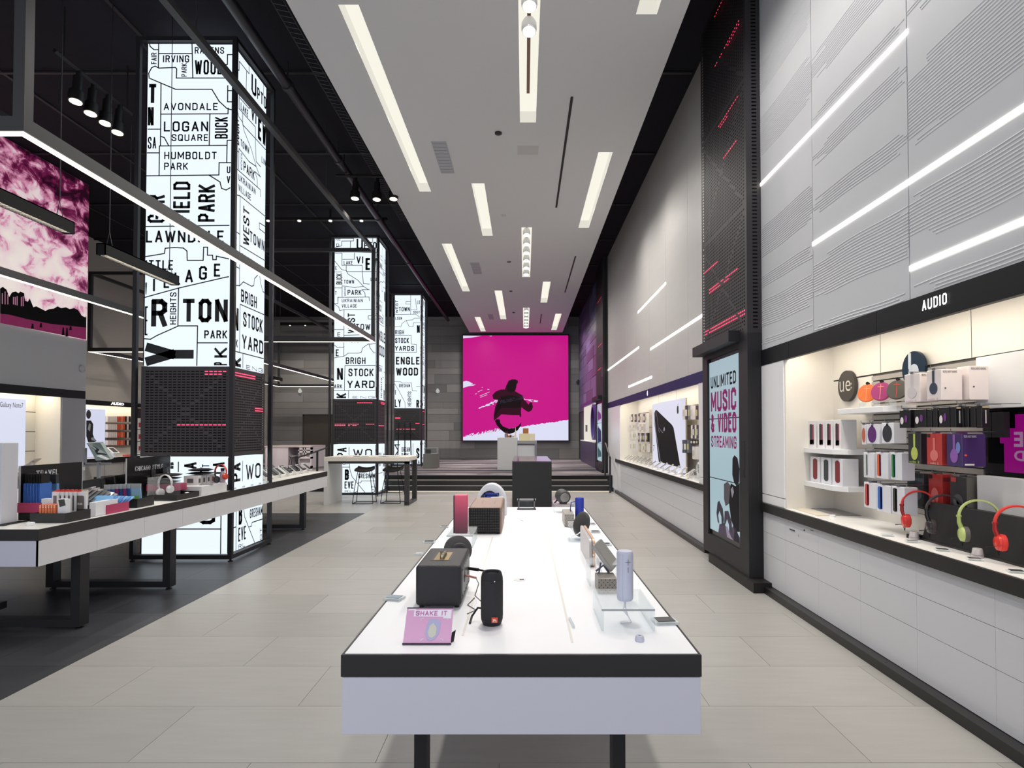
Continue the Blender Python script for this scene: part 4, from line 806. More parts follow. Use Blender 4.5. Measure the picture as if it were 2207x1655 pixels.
# white cupboard doors and mirror panel right of the slatwall
t=thing('wall_cupboard','white wall cupboard above and below the mirrored strip at the right edge','cupboard',(2.85,2.9,.95))
b=MB(); b.box(2.82,2.88,1.2,3.76,1.74,2.06); part('upper_door',b,WHTM,t,bevel=.003); b=MB(); b.box(2.80,2.88,1.2,3.74,.885,1.33); part('lower_door',b,WHTM,t,bevel=.003); b=MB(); b.box(2.88,2.899,1.2,3.77,.885,2.06); part('back_panel',b,BLK,t)
t=thing('mirrored_display','dark mirrored strip with the reflection of a magenta sign painted on in reverse','display',(2.87,3.2,1.34))
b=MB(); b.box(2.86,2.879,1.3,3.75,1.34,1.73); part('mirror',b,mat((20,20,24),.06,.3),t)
def mz(px,py): return ax(px,py,2.857)
b=MB(); a=mz(2165,998);c=mz(2207,895); b.prism([(2.857,mz(2165,998).y,1.36),(2.857,2.6,1.36),(2.857,2.6,1.70),(2.857,mz(2188,890).y,1.70),(2.857,mz(2188,890).y,1.62),(2.857,mz(2155,920).y,1.62),(2.857,mz(2155,920).y,1.53),(2.857,mz(2165,998).y,1.53)],(-.0015,0,0)); mg=part('painted_reflection',b,mat((170,12,140),.3,emit=.45),t)  # reflection of a magenta screen, painted as a glowing patch
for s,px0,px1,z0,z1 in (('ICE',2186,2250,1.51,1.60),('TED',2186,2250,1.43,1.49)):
    b=MB(); y0=mz(px0,940).y; y1=mz(px1,940).y; b.text(s,(2.8545,y1,z0),(0,y0-y1,0),(0,0,z1-z0),.03); part('lettering',b,mat((222,170,215),.4,emit=.3),mg)  # reversed letters belong to the same painted reflection
G='slim black packs seen beside the mirror'
for i in range(3):
    p=ax((2134,2148,2161)[i],900,2.83); b=MB(); b.box(2.80,2.835,p.y-.045,p.y+.0,1.565,1.715); solo('earphone_box',b,mat((26,26,29),.4),('first','second','third')[i]+' slim black pack from the left on the mirrored strip','box',G)
# headphone display board
t=thing('headphone_display','long black board with four headphones hanging over it','display board',(2.66,3.2,.878))
pA=az(1958,1160,.88); 
b=MB(); b.prism([(2.66,0,.885),(2.69,0,.885),(2.75,0,1.13),(2.72,0,1.13)],(0,1.2,0)); 
for v in b.v: v.y=v.y/1.2*(4.05-1.6)+1.6
part('board',b,mat((28,27,28),.5),t,bevel=.003)
b=MB(); b.box(2.645,2.80,1.6,4.05,.879,.889); part('base_plate',b,mat((34,33,34),.45),t)
b=MB(); b.box(2.60,2.68,4.06,4.12,.879,.905); part('end_clip',b,BLK,t); b=MB(); b.box(2.70,2.72,4.05,4.1,1.08,1.11); part('end_clip',b,BLK,t)
def headphones(y,z,col,dark,label,loc=None,s=1.,group='headphones on the black board',X=2.60,hang=True,cup=None):
    t=thing('headphones',label,'headphones',(X,y,z),group)
    R=.092*s; top=Vector((X+.03,y,z+.19*s)); U=Vector((1,-.35,0)).normalized()   # plane of the band
    pts=[]
    for k in range(17):
        a=pi*(k/16); pts.append(top+U*(-cos(a)*R+.035)+Vector((0,0,sin(a)*R*.95-.06)))
    b=MB(); W=Vector((U.y,-U.x,0))
    n=len(pts)
    for q,(off,th) in enumerate(((.011*s,0),)):
        vs=[]
        for i,p_ in enumerate(pts):
            d=(pts[min(i+1,n-1)]-pts[max(i-1,0)]).normalized(); nn=W.cross(d).normalized()
            for a_,b_ in ((-1,-1),(1,-1),(1,1),(-1,1)): vs.append(p_+W*(a_*off)+nn*(b_*.005*s))
        b.add(vs,[(4*i+j,4*i+(j+1)%4,4*i+4+(j+1)%4,4*i+4+j) for i in range(n-1) for j in range(4)]+[(0,1,2,3),(4*n-1,4*n-2,4*n-3,4*n-4)])
    part('headband',b,mat(col,.3),t,bevel=.002)
    e=pts[0]; b=MB(); b.tube([e,e+Vector((.0,0,-.035))*s,e+(U*.012+Vector((0,0,-.07)))*s],.009*s,8,.012*s); b.lathe(e,[(.0125*s,-.008),(.0125*s,.004)],10); part('arm',b,mat(dark,.3),t,smooth=True)
    c0=e+(U*.018+Vector((0,0,-.1)))*s; A=U
    b=MB(); b.lathe(c0,[(.028*s,-.018*s),(.039*s,-.011*s),(.041*s,0)],22,axis=A); ec=part('ear_cup',b,mat(col,.25),t,smooth=True)
    b=MB(); b.lathe(c0+A*.001,[(.0415*s,0),(.043*s,.006*s),(.041*s,.022*s),(.028*s,.028*s)],22,axis=A); part('ear_pad',b,mat(cup or col,.6),ec,smooth=True)
    b=MB(); b.lathe(c0-A*.017*s,[(.012*s,0),(.012*s,.001)],16,axis=A); part('emblem',b,mat((225,215,210),.3),ec)
    e2=pts[-1]; c2=e2+(-U*.01+Vector((0,0,-.06)))*s
    b=MB(); b.tube([e2,c2],.009*s,8); b.lathe(c2,[(.028*s,.016*s),(.041*s,0),(.041*s,-.02*s)],20,axis=A); part('rear_ear_cup',b,mat(col,.3),t,smooth=True)
    if hang:
        b=MB(); b.tube([c0+Vector((0,0,-.03)),c0+Vector((0,.005,-.07)),Vector((X-.02,y+.03,z+.012)),Vector((X-.06,y+.05,z+.004))],.003,5); part('cable',b,BLK,t)
    return t
for px,py,c,dk,cp,lb in ((1968,1128,(206,44,38),(150,24,28),None,'red over-ear headphones at the left end of the black board'),(2022,1140,(34,32,34),(20,20,22),(54,48,46),'black headphones, second along the black board'),(2093,1152,(190,206,128),(176,196,110),(96,96,90),'lime green headphones in the middle of the black board'),(2172,1180,(222,52,42),(170,30,32),None,'bright red headphones at the right end, cut near the picture edge')):
    p=az(px,py+45,.88); headphones(ax(px-18,py,2.575).y,.958,c,dk,lb,cup=cp,s=1.08)
# security cones and card holders on the worktop
for i,(px,py) in enumerate(((1970,1162),(2107,1201))):
    p=az(px,py,.878); t=thing('security_pod',('pale grey cone shaped pod between the red and black headphones','pale grey cone shaped pod before the lime green headphones')[i],'security pod',(p.x,p.y,.878),'cone shaped pods on the audio worktop')
    b=MB(); b.lathe((p.x,p.y,.878),[(.030,0),(.031,.006),(.029,.016),(.024,.05),(.022,.052),(.0,.052)],28); part('cone',b,mat((200,194,194),.35,.2),t,smooth=True)
    b=MB(); b.lathe((p.x,p.y,.878),[(.0315,.014),(.0315,.017)],28); part('ring',b,mat((150,146,148),.3),t)
def holder(p,label,group,rz=0,s=1,scr=(60,60,60)):
    t=thing('card_holder',label,'card holder',tuple(p),group); x,y,z=p
    b=MB(); b.box(x-.038*s,x+.038*s,y-.03*s,y+.03*s,z+.001,z+.011); part('block',b,ACE,t,bevel=.002)
    b=MB(); b.box(x-.028*s,x+.028*s,y-.02*s,y+.022*s,z+.0112,z+.0135); part('card',b,mat(scr,.3),t)
    if rz: t.rotation_euler=(0,0,rz)
    return t
for i,(px,py) in enumerate(((1912,1155),(1966,1169),(2030,1187),(2100,1207),(2190,1234))):
    holder(az(px,py,.878),'clear acrylic card holder at the worktop edge, '+('leftmost, empty looking','below the first cone pod','below the black headphones','below the second cone pod','at the right picture edge')[i],'card holders on the audio worktop',rz=radians(-20),scr=((200,205,205),(120,120,120),(70,66,62),(60,58,58),(60,60,58))[i])
b=MB(); P=[az(*q,.879) for q in ((1706,1095),(1738,1095),(1794,1111),(1762,1112))]; b.prism(P,(0,0,.004)); solo('desk_mat',b,mat((214,204,186),.5),'cream coloured flat mat on the audio worktop below the lowest shelf','mat')
b=MB(); P=[az(*q,.879) for q in ((1745,1095),(1790,1094),(1857,1112),(1800,1111))]; b.prism(P,(0,0,.004)); solo('desk_mat',b,mat((150,146,148),.5),'grey flat mat behind the cream mat on the audio worktop','mat')
p=az(1795,1114,.879); b=MB(); b.lathe((p.x,p.y,.878),[(.022,0),(.022,.018),(.018,.02)],18); solo('security_puck',b,WHT,'tiny white puck beside the two mats','puck')
# small fittings on the near cabinet
for i,(px,py,w,h,c) in enumerate(((1708,1142,.1,.008,(20,20,20)),(1734,1142.5,.012,.012,(60,60,64)),(1721,1154,.012,.016,(190,190,194)),(1750,1143,.05,.004,(90,90,90)))):
    p=ax(px,py,XR); b=MB(); b.box(XR-.006,XR,p.y-w/2,p.y+w/2,p.z-h/2,p.z+h/2); solo('socket_plate' if i in (1,2) else 'vent_slit',b,mat(c,.4),('thin black slit in a drawer front near the slotted column','small grey square socket on the drawer front','small round lock on the drawer front','short thin slit right of the socket on the drawer front')[i],'fitting')
# ---------------- phone alcove ----------------
joints(wall_alc,2.9,(10,11.5,13),(2.05,1.7,1.4),8.5,15.3)
def lx(px,py,X=2.62): return ax(px,py,X)
q=[lx(1406,876),lx(1467,858)]; yA=lx(1406,900).y; yB=lx(1467,900).y; z1=lx(1467,858.5).z; z0=.90
t=thing('light_poster','white lit poster of a huge black phone in the phone alcove','poster',(2.66,(yA+yB)/2,z0))
b=MB(); b.box(2.62,2.70,yB,yA,z0,z1); part('light_box',b,mat((232,232,250),emit=.85,key='lp'),t)
b=MB(); b.box(2.70,2.72,yB-.03,yA+.02,z0,z1+.01); part('back_frame',b,mat((180,170,150),.5),t)
def pf(px,py,k=1): v=ax(px,py,2.62); v.x=2.62-.002*k; return v
b=MB(); b.poly([pf(*c) for c in ((1410,890),(1413,884),(1416,884),(1448,915),(1452,922),(1467,1008),(1420,995),(1411,915))]); ph=part('phone_picture',b,mat((24,25,27),.6,spec=.1),t)
b=MB(); b.line([pf(1412,888,2),pf(1411.5,905,2),pf(1414,930,2),pf(1424,997,2)],.035,(1,0,0)); b.line([pf(1415,887,2),pf(1420,927,2),pf(1422,932,2)],.012,(1,0,0)); b.ell(pf(1432,925,2),(0,.05,.0),(0,0,.035)); part('highlight',b,mat((170,174,182),.3,emit=.6),ph)
b=MB(); b.line([pf(1421,922,3),pf(1429,933,3),pf(1432,920,3)],.01,(1,0,0)); part('highlight',b,mat((220,222,228),.3,emit=.3),ph)
b=MB(); c=pf(1461,883,1); fruit(b,c,(0,-1,0),(0,0,1),.075,None); part('emblem',b,INK,t)
b=MB(); c=pf(1408,972); b.text('7',c,(0,-.12,0),(0,0,.12),.0); part('lettering',b,INK,t)
cols=[(214,210,206),(196,190,184),(60,54,56),(225,222,218),(150,140,132),(186,180,120)]
def rack(py0,py1,px0,px1,n,label,pal,X=2.62,group='accessory packs in the phone alcove'):
    for i in range(n):
        lb_=ORD[i]+' '+label
        a=px0+(px1-px0)*i/n; c=px0+(px1-px0)*(i+.78)/n; pA=ax(a,py0,X); pB=ax(c,py1,X)
        if pA.y-pB.y<.01: continue
        fr=(a-px0)/(px1-px0); sl0=py0; 
        col=pal[i%len(pal)]; t=thing('accessory_pack',lb_,'pack',(X+.02,(pA.y+pB.y)/2,pB.z),group)
        b=MB(); b.box(X,X+.05,pB.y,pA.y,pB.z,pA.z); part('sleeve',b,mat(col,.35),t)
        b=MB(); h=pA.z-pB.z; b.box(X-.002,X,pB.y+.01,pA.y-.01,pB.z+h*.25,pB.z+h*.7); part('print',b,mat(cols[(i*2+1)%6],.4),t)
rack(893,909,1357,1371,4,'white and dark pack, top row left of the phone poster',[cols[0],cols[2]]); rack(892,910,1372,1394,6,'dark banded pack, top row left of the phone poster',[cols[1],cols[2],cols[3]])
rack(912,925,1357,1372,4,'pale pack, second row left of the phone poster',[cols[3],cols[0]]); rack(914,931,1374,1395,5,'tilted white pack, second row left of the phone poster',[cols[3],cols[1]])
rack(929,947,1357,1372,4,'pale pack, third row left of the phone poster',[cols[0],cols[3]]); rack(933,952,1375,1396,6,'dark violet pack, third row left of the phone poster',[(64,56,70),cols[1],(40,38,42)])
rack(950,972,1358,1374,5,'white pack, lowest row left of the phone poster',[cols[3]]); rack(956,974,1378,1397,5,'olive or white pack, lowest row by the phone poster edge',[(168,164,90),cols[0],cols[3]])
rack(874,904,1471,1505,6,'tall pack, top row right of the phone poster',[cols[3],cols[2],(120,130,140),cols[0]],2.64); rack(916,945,1489,1505,4,'black or white pack, second row right of the phone poster',[cols[3],cols[2]],2.64)
rack(948,976,1468,1486,3,'glossy pack, third row right of the phone poster',[(90,96,106),(60,64,74)],2.64); rack(947,958,1488,1505,3,'small dark pack right of the phone poster',[(40,34,34)],2.64); rack(962,990,1492,1505,2,'large white pack at the right end of the phone alcove',[cols[3]],2.64)
t=thing('slatwall','slatted display wall left of the phone poster','display wall',(2.89,12,1.1)); b=MB(); yA=ax(1352,930,2.89).y
for k in range(22): b=MB(); z=1.12+k*.045; b.box(2.875,2.895,11.2,13.9,z,z+.036); part('slat',b,mat((200,194,184),.4),t)
t=thing('slatwall','slatted display wall right of the phone poster','display wall',(2.89,9,1.1))
for k in range(22): b=MB(); z=1.12+k*.045; b.box(2.875,2.895,8.5,9.8,z,z+.036); part('slat',b,mat((206,200,190),.4),t)
def phone(p,label,group,yaw=0,s=1,tilt=35,col=(40,38,40)):
    t=thing('display_phone',label,'phone',tuple(p),group)
    M=Matrix.Rotation(radians(tilt),3,'X'); c=Vector(p)
    b=MB(); b.lathe(c,[(.022*s,0),(.02*s,.012),(.008*s,.02),(.008*s,.06*s)],12); part('stand',b,WHT,t,smooth=True)
    b=MB(); b.obox(c+Vector((0,0,.075*s)),.036*s,.072*s,.004*s,M); bd=part('body',b,mat((210,206,204),.3),t,bevel=.002)
    b=MB(); b.obox(c+Vector((0,0,.075*s))+M@Vector((0,0,.0048*s)),.032*s,.062*s,.0005,M); part('screen',b,mat(col,.15),t)
    t.rotation_euler=(0,0,yaw); return t
pr_=phone(Vector((2.56,15.0,.878)),'phone on a tilted stand on the phone alcove worktop','phones on the alcove worktop',yaw=radians(-90),s=1.25)
pr_['label']='phone on a tilted stand in the front row of the alcove worktop, farthest one'
for xx,off,rw in ((2.54,0,'front'),(2.66,.22,'rear')):
    y=15.0-off; k=0
    while y>9.6:
        y-=.44; k+=1
        if rw=='rear' and 9.9<y<12.6: continue
        copy_tree(pr_,(xx,y,.878),'phone on a stand, '+rw+' row of the alcove worktop, '+ORD[k]+' from the far end')
t=thing('smartwatch_display','clear round acrylic stand with large rings at the near end of the phone worktop','display stand',(2.6,8.85,.878))
for (yy,zz,r) in ((8.95,1.05,.085),(8.75,1.0,.1)):
    b=MB(); b.tube([(2.58,yy+r*cos(a),zz+r*sin(a)) for a in [2*pi*i/20 for i in range(21)]],.012,8); part('ring',b,ACE,t,smooth=True)
b=MB(); b.box(2.52,2.64,8.62,9.08,.879,.90); b.box(2.56,2.6,8.73,8.78,.9,.93); b.box(2.56,2.6,8.93,8.97,.9,.99); part('base',b,ACE,t)
p=lx(1487,1000); b=MB(); b.ell((2.55,8.75,1.0),(0,.05,0),(0,0,.05),(.01,0,0)); part('watch_face',b,mat((160,120,110),.3),t)
# cameras / speakers fixed to the wall
p=ax(1307,766,XR); t=thing('wall_camera','small white camera with a dark lens high on the wall beside the far column','camera',(XR-.03,p.y,p.z-.06)); b=MB(); b.box(XR-.02,XR,p.y-.12,p.y+.12,p.z-.1,p.z+.1); part('mount',b,WHT,t); b=MB(); b.lathe((XR-.02,p.y,p.z),[(.06,0),(.06,.05),(.03,.08)],16,axis=(-1,0,0)); part('lens',b,BLK,t,smooth=True)
p=ax(1300,802,XR-.1); b=MB(); b.box(XR-.14,XR-.04,p.y-.1,p.y+.1,p.z-.13,p.z+.13); solo('wall_speaker',b,WHT,'small white box fixed to the wall at the edge of the far column','speaker',bevel=.01)
# rear alcove with the purple ring
t=thing('display_niche','small lit display niche with a purple ring beside the far column','display niche',(XR,22.5,.95)); yA=ax(1258,900,XR-.02).y; yB=ax(1284,900,XR-.02).y
za=ax(1258,948,XR-.02).z; zt=ax(1284,868,XR-.02).z
b=MB(); b.box(XR-.012,XR,19.8,yA,za,zt); part('lit_back',b,mat((244,238,222),emit=.8,key='ni'),t)
b=MB(); b.box(XR-.1,XR,19.8,yA+.2,zt,zt+.14); part('header',b,mat((70,58,110),.4),t)
b=MB(); b.box(XR-.12,XR,19.8,yA+.2,.39,za-.03); part('cupboard',b,mat((66,50,84),.4),t); b=MB(); b.box(XR-.14,XR,19.8,yA+.2,za-.03,za); part('ledge',b,WHT,t)
b=MB(); yc=ax(1279.5,900,XR-.1).y; zc=(za+zt)/2; R=(zt-za)/2*.92; b.lathe((XR-.02,yc,zc),[(R,0),(R,.12),(R*.84,.12),(R*.84,.02)],30,axis=(-1,0,0)); part('ring',b,mat((84,64,140),.35),t,smooth=True)
b=MB(); b.lathe((XR-.03,yc,zc),[(R*.84,0),(R*.84,.02)],30,axis=(-1,0,0)); part('ring_screen',b,mat((36,30,44),.3),t)
b=MB(); b.box(XR-.05,XR-.012,ax(1266,900,XR).y-.1,ax(1266,900,XR).y+.25,1.6,1.85); part('pack',b,mat((90,88,70),.5),t)
# handrails
def rail(pts,label,posts,r=.022):
    t=thing('handrail',label,'handrail',posts[0][:2]+(posts[0][2],)); b=MB(); b.tube(pts,r,8); part('rail',b,mat((46,45,47),.4,.4),t,smooth=True)
    for (x,y,z0,z1) in posts: b=MB(); b.box(x-.022,x+.022,y-.022,y+.022,z0,z1); part('post',b,mat((46,45,47),.4,.4),t)
rail([(2.24,16.75,1.27),(2.24,16.62,1.27),(2.24,15.8,.93)],'dark handrail at the right end of the steps',[(2.24,15.78,0,.93),(2.24,16.75,.384,1.26)])
rail([ay(640,986,16.2),ay(668,978,16.6),ay(712,962,17.4)],'dark sloping handrail behind the left counter, beside the white service desk',[tuple(ay(641,988,16.2))[:2]+(.384,ay(641,988,16.2).z),tuple(ay(684,974,16.9))[:2]+(.384,ay(684,973,16.9).z)])
# ================= BIG LED SCREEN =================
yS=26.72; a=ay(997,722,yS); c=ay(1226,950,yS)
t=thing('video_wall','huge magenta screen with a crouching figure on the back wall','screen',((a.x+c.x)/2,yS,c.z))
b=MB(); b.box(a.x-.03,c.x+.03,yS+.0,YB-.045,c.z-.03,a.z+.03); part('casing',b,mat((14,10,22),.4),t)
b=MB(); b.box(a.x+.02,c.x-.02,yS-.01,yS,c.z+.02,a.z-.02); sc=part('screen_panel',b,mat((200,22,135),.4,emit=.95,key='scr'),t,label='glowing magenta picture')
def sp(x,y,k=1): v=ay(960+x/5.808,700+y/5.808,yS); v.y=yS-.01-.003*k; v.x=min(max(v.x,a.x+.021),c.x-.021); v.z=min(max(v.z,c.z+.021),a.z-.021); return v
WL=mat((226,228,252),.4,emit=.92,key='wl'); DK=mat((30,4,18),.4,emit=.5,key='dk'); DK2=mat((70,4,38),.4,emit=.5,key='dk2')
R_=random.Random(3)
def jag(p,q,n,amp): return [(p[0]+(q[0]-p[0])*i/n,p[1]+(q[1]-p[1])*i/n+R_.uniform(-amp,amp)) for i in range(n+1)]
b=MB(); top=jag((222,1405),(680,1315),40,12)+jag((690,1310),(1540,1190),50,6)
for p,q in zip(top,top[1:]): b.poly([sp(p[0],p[1]),sp(q[0],q[1]),sp(q[0],1448),sp(p[0],1448)])
b.poly([sp(222,136),sp(450,140),sp(330,160),sp(222,170)]); b.poly([sp(545,138),sp(590,138),sp(570,146)])
for pts in ([(222,712),(262,700),(300,712),(345,738),(300,765),(222,790)],[(290,768),(340,748),(380,745),(350,762)]): b.poly([sp(*p) for p in pts])
for (x0,y0,x1,y1) in ((405,838,462,812),(370,866,392,858),(430,888,552,838),(436,906,525,872),(455,783,466,778),(525,805,550,808)): b.poly([sp(x0,y0),sp(x1,y1),sp(x1,y1+5),sp(x0,y0+5)])
for i in range(60):
    u=R_.random(); x=415+u*260; y=1040-u*95+R_.uniform(-1,1)*(4+u*22); w_=R_.uniform(8,34); b.poly([sp(x,y),sp(x+w_,y-w_*.3),sp(x+w_,y-w_*.3+7),sp(x,y+8)])
for i in range(26):
    u=R_.random(); x=960+u*210; y=918+u*45+R_.uniform(-12,12); w_=R_.uniform(6,26); b.poly([sp(x,y),sp(x+w_,y+3),sp(x+w_,y+9),sp(x,y+7)])
for i in range(70):
    u=R_.random(); x=250+u*420; y=1400-u*85+R_.uniform(-26,6); w_=R_.uniform(5,24); b.poly([sp(x,y),sp(x+w_,y-5),sp(x+w_,y+3),sp(x,y+5)])
part('brush_stroke',b,WL,t,label='pale lilac painted strokes')
def blob(pts,m,k):
    b=MB(); b.poly([sp(x,y,k) for x,y in pts]); return part('figure_picture',b,m,t)
f=blob([(835,682),(875,682),(908,700),(908,722),(893,745),(885,790),(872,830),(905,850),(960,880),(985,935),(960,960),(955,1010),(945,1080),(950,1140),(935,1160),(925,1130),(850,1130),(700,1120),(670,1150),(605,1200),(605,1130),(625,1020),(660,940),(600,928),(588,880),(630,835),(690,810),(745,808),(762,760),(790,700)],DK2,2); f['label']='dark crouching figure in a hooded jacket'
blob([(835,690),(870,690),(890,712),(880,770),(862,830),(820,850),(775,830),(770,770),(800,705)],DK,3)
blob([(690,900),(780,880),(850,885),(940,905),(950,960),(935,1040),(700,1040),(660,1080),(620,1150),(640,1030)],DK,3)
blob([(955,930),(1000,950),(1040,1000),(1060,970),(1085,975),(1095,1030),(1080,1070),(1040,1092),(1000,1070),(950,1030)],DK2,3)
blob([(620,1200),(640,1180),(680,1185),(688,1230),(720,1270),(790,1298),(860,1292),(915,1262),(950,1220),(945,1260),(905,1320),(850,1352),(800,1366),(740,1350),(690,1310),(640,1250)],DK,4)
b=MB()
for i in range(46):
    u=R_.random(); x=670+u*300; y=965-u*60+R_.uniform(-22,22); w_=R_.uniform(14,50); b.poly([sp(x,y,5),sp(x+w_,y-w_*.25,5),sp(x+w_,y-w_*.25+6,5),sp(x,y+8,5)])
part('figure_picture',b,mat((60,56,72),.4,emit=.5),t)
# ================= PLATFORM FURNITURE =================
# white desk in front of the screen
D=18.95; a=ay(1072,943,D); c=ay(1115,1013,D); e=ay(1157,950,D)
t=thing('display_desk','tall white and grey display desk in front of the magenta screen','desk',((a.x+e.x)/2,D+.4,.39))
b=MB(); b.box(a.x,c.x,D,D+.75,.391,a.z); part('side_block',b,mat((204,204,204),.45),t,bevel=.004)
b=MB(); b.box(c.x,e.x,D,D+.75,e.z-.09,e.z); part('top',b,mat((150,152,156),.4),t)
b=MB(); b.box(e.x-.07,e.x,D,D+.75,.391,e.z-.09); part('leg',b,mat((130,130,136),.4),t)
b=MB(); b.box(c.x,e.x-.07,D+.05,D+.7,e.z-.5,e.z-.14); part('drawer',b,mat((214,214,218),.4),t); b=MB(); b.box(c.x+.02,e.x-.07,D+.4,D+.72,.391,e.z-.4); part('back_panel',b,mat((120,116,118),.5),t)
b=MB(); b.tube([(c.x+.13,D+.1,e.z-.4),(c.x+.15,D+.05,e.z-.75),(c.x+.2,D+.1,e.z-.55)],.012,6); b.box(c.x+.1,c.x+.2,D+.06,D+.12,e.z-.8,e.z-.62); part('hanging_plug',b,BLK,t)
zt=a.z
for i,(px0,px1,py0,py1,col,lb,nm,cat) in enumerate(((1088,1090,930,941,(110,60,50),'slim brown bottle at the left of the display desk','bottle','bottle'),(1091,1094,928,941,(70,34,34),'dark red bottle beside the slim brown bottle','bottle','bottle'),(1110,1112,921,942,(230,214,170),'tall thin cream candle-like stick on the display desk','stick','stick'))):
    p=ay(px0,py0,D+.2);q=ay(px1,py0,D+.2); b=MB(); r=max((q.x-p.x)/2,.02); b.lathe(((p.x+q.x)/2,D+.2+.1*i,zt),[(r,0),(r,(p.z-zt)*.6),(r*.45,(p.z-zt)*.75),(r*.45,p.z-zt)],14); solo(nm,b,mat(col,.35),lb,cat,smooth=True)
for (px0,px1,py0,py1,col,lb,nm,zz) in ((1119,1141,934,945,(236,222,180),'cream wide box on the right of the display desk','gift_box',e.z),(1127,1139,923,934,(176,110,60),'orange brown box stacked on the cream box','gift_box',None),(1141,1153,934,945,(240,230,200),'small cream box at the right end of the display desk','gift_box',e.z)):
    p=ay(px0,py0,D+.15);q=ay(px1,py1,D+.15); b=MB(); z0=zz if zz else ay(px0,py1,D+.15).z; b.box(p.x,q.x,D+.12,D+.4,(zz if zz else ay(1119,934,D+.15).z)+.001,p.z); solo(nm,b,mat(col,.5),lb,'box',bevel=.005)
for (px,c_,lb) in ((1097,(220,140,90),'orange trinket on the display desk'),(1100,(60,60,66),'dark trinket on the display desk'),(1106,(200,190,190),'pale trinket on the display desk')):
    p=ay(px,940,D+.35); b=MB(); b.lathe((p.x,D+.35,zt),[(.05,0),(.03,.02),(.06,.06),(.02,.09)],10); solo('trinket',b,mat(c_,.4),lb,'trinket')
# long black demo table
t=thing('black_display_table','large black box table with a glossy top beyond the white table end','table',(.15,13.4,0))
a=ay(1104,994,12.2); c=ay(1189,994,12.2)
b=MB(); b.box(a.x,c.x,12.2,14.75,.02,a.z-.02); part('body',b,mat((30,30,33),.4),t,bevel=.004)
b=MB(); b.box(a.x,c.x,12.2,14.75,a.z-.02,a.z); part('top',b,mat((70,64,84),.12),t); b=MB(); b.box(a.x+.04,c.x-.04,12.24,14.7,0,.02); part('toe_kick',b,BLK,t)
# grey plinth with acrylic box
a=ay(912,978,19.8);c=ay(942,1010,19.8); t=thing('plinth','dark grey plinth by the farthest map pillar','plinth',((a.x+c.x)/2,20,.39)); b=MB(); b.box(a.x,c.x,19.8,20.35,.391,a.z); part('body',b,mat((98,96,92),.5),t,bevel=.004)
b=MB(); b.box(a.x+.04,a.x+.2,20,20.2,a.z,a.z+.14); solo('demo_device',b,BLK,'small black device inside the acrylic cover by the farthest pillar','device',bevel=.01)
b=MB(); z2=ay(912,965,19.8).z; b.box(a.x+.01,c.x-.03,19.85,20.3,a.z+.001,z2); solo('acrylic_cover',b,ACR,'clear acrylic cover on the dark grey plinth','cover')
# service desk
D=20.; a=ay(572,964,D); c=ay(671,1008,D); t=thing('service_desk','white service desk with open pigeonholes on the platform at left','desk',((a.x+c.x)/2,D,.39)); m_=ay(621,970,D)
WP=mat((226,214,220),.45); b=MB(); b.box(a.x,m_.x,D,D+1.4,.391,a.z); part('front_panel',b,WP,t); b=MB(); b.box(a.x-.02,c.x,D-.02,D+1.4,a.z,a.z+.05); part('top',b,mat((206,190,188),.4),t)
x0=ay(643,970,D).x; zz=[a.z,ay(640,979,D).z,ay(640,985,D).z,.391]
b=MB(); b.box(x0,c.x,D+.15,D+1.4,.391,a.z); b.box(x0,c.x,D,D+.15,.391,.46); b.box(x0,c.x,D,D+.15,.7,.76); b.box(x0,c.x,D,D+.15,a.z-.08,a.z); b.box(x0,x0+.03,D,D+.15,.391,a.z); b.box(c.x-.04,c.x,D,D+.15,.391,a.z)
for fr in (.33,.5): b.box(x0+(c.x-x0)*fr,x0+(c.x-x0)*fr+.04,D,D+.15,.76,a.z)
b.box(x0,c.x,D,D+.15,.9,.96); part('pigeonholes',b,mat((214,206,208),.45),t)
b=MB(); b.box(m_.x,x0,D+.6,D+1.4,.391,a.z); part('back_panel',b,mat((168,150,166),.5),t)
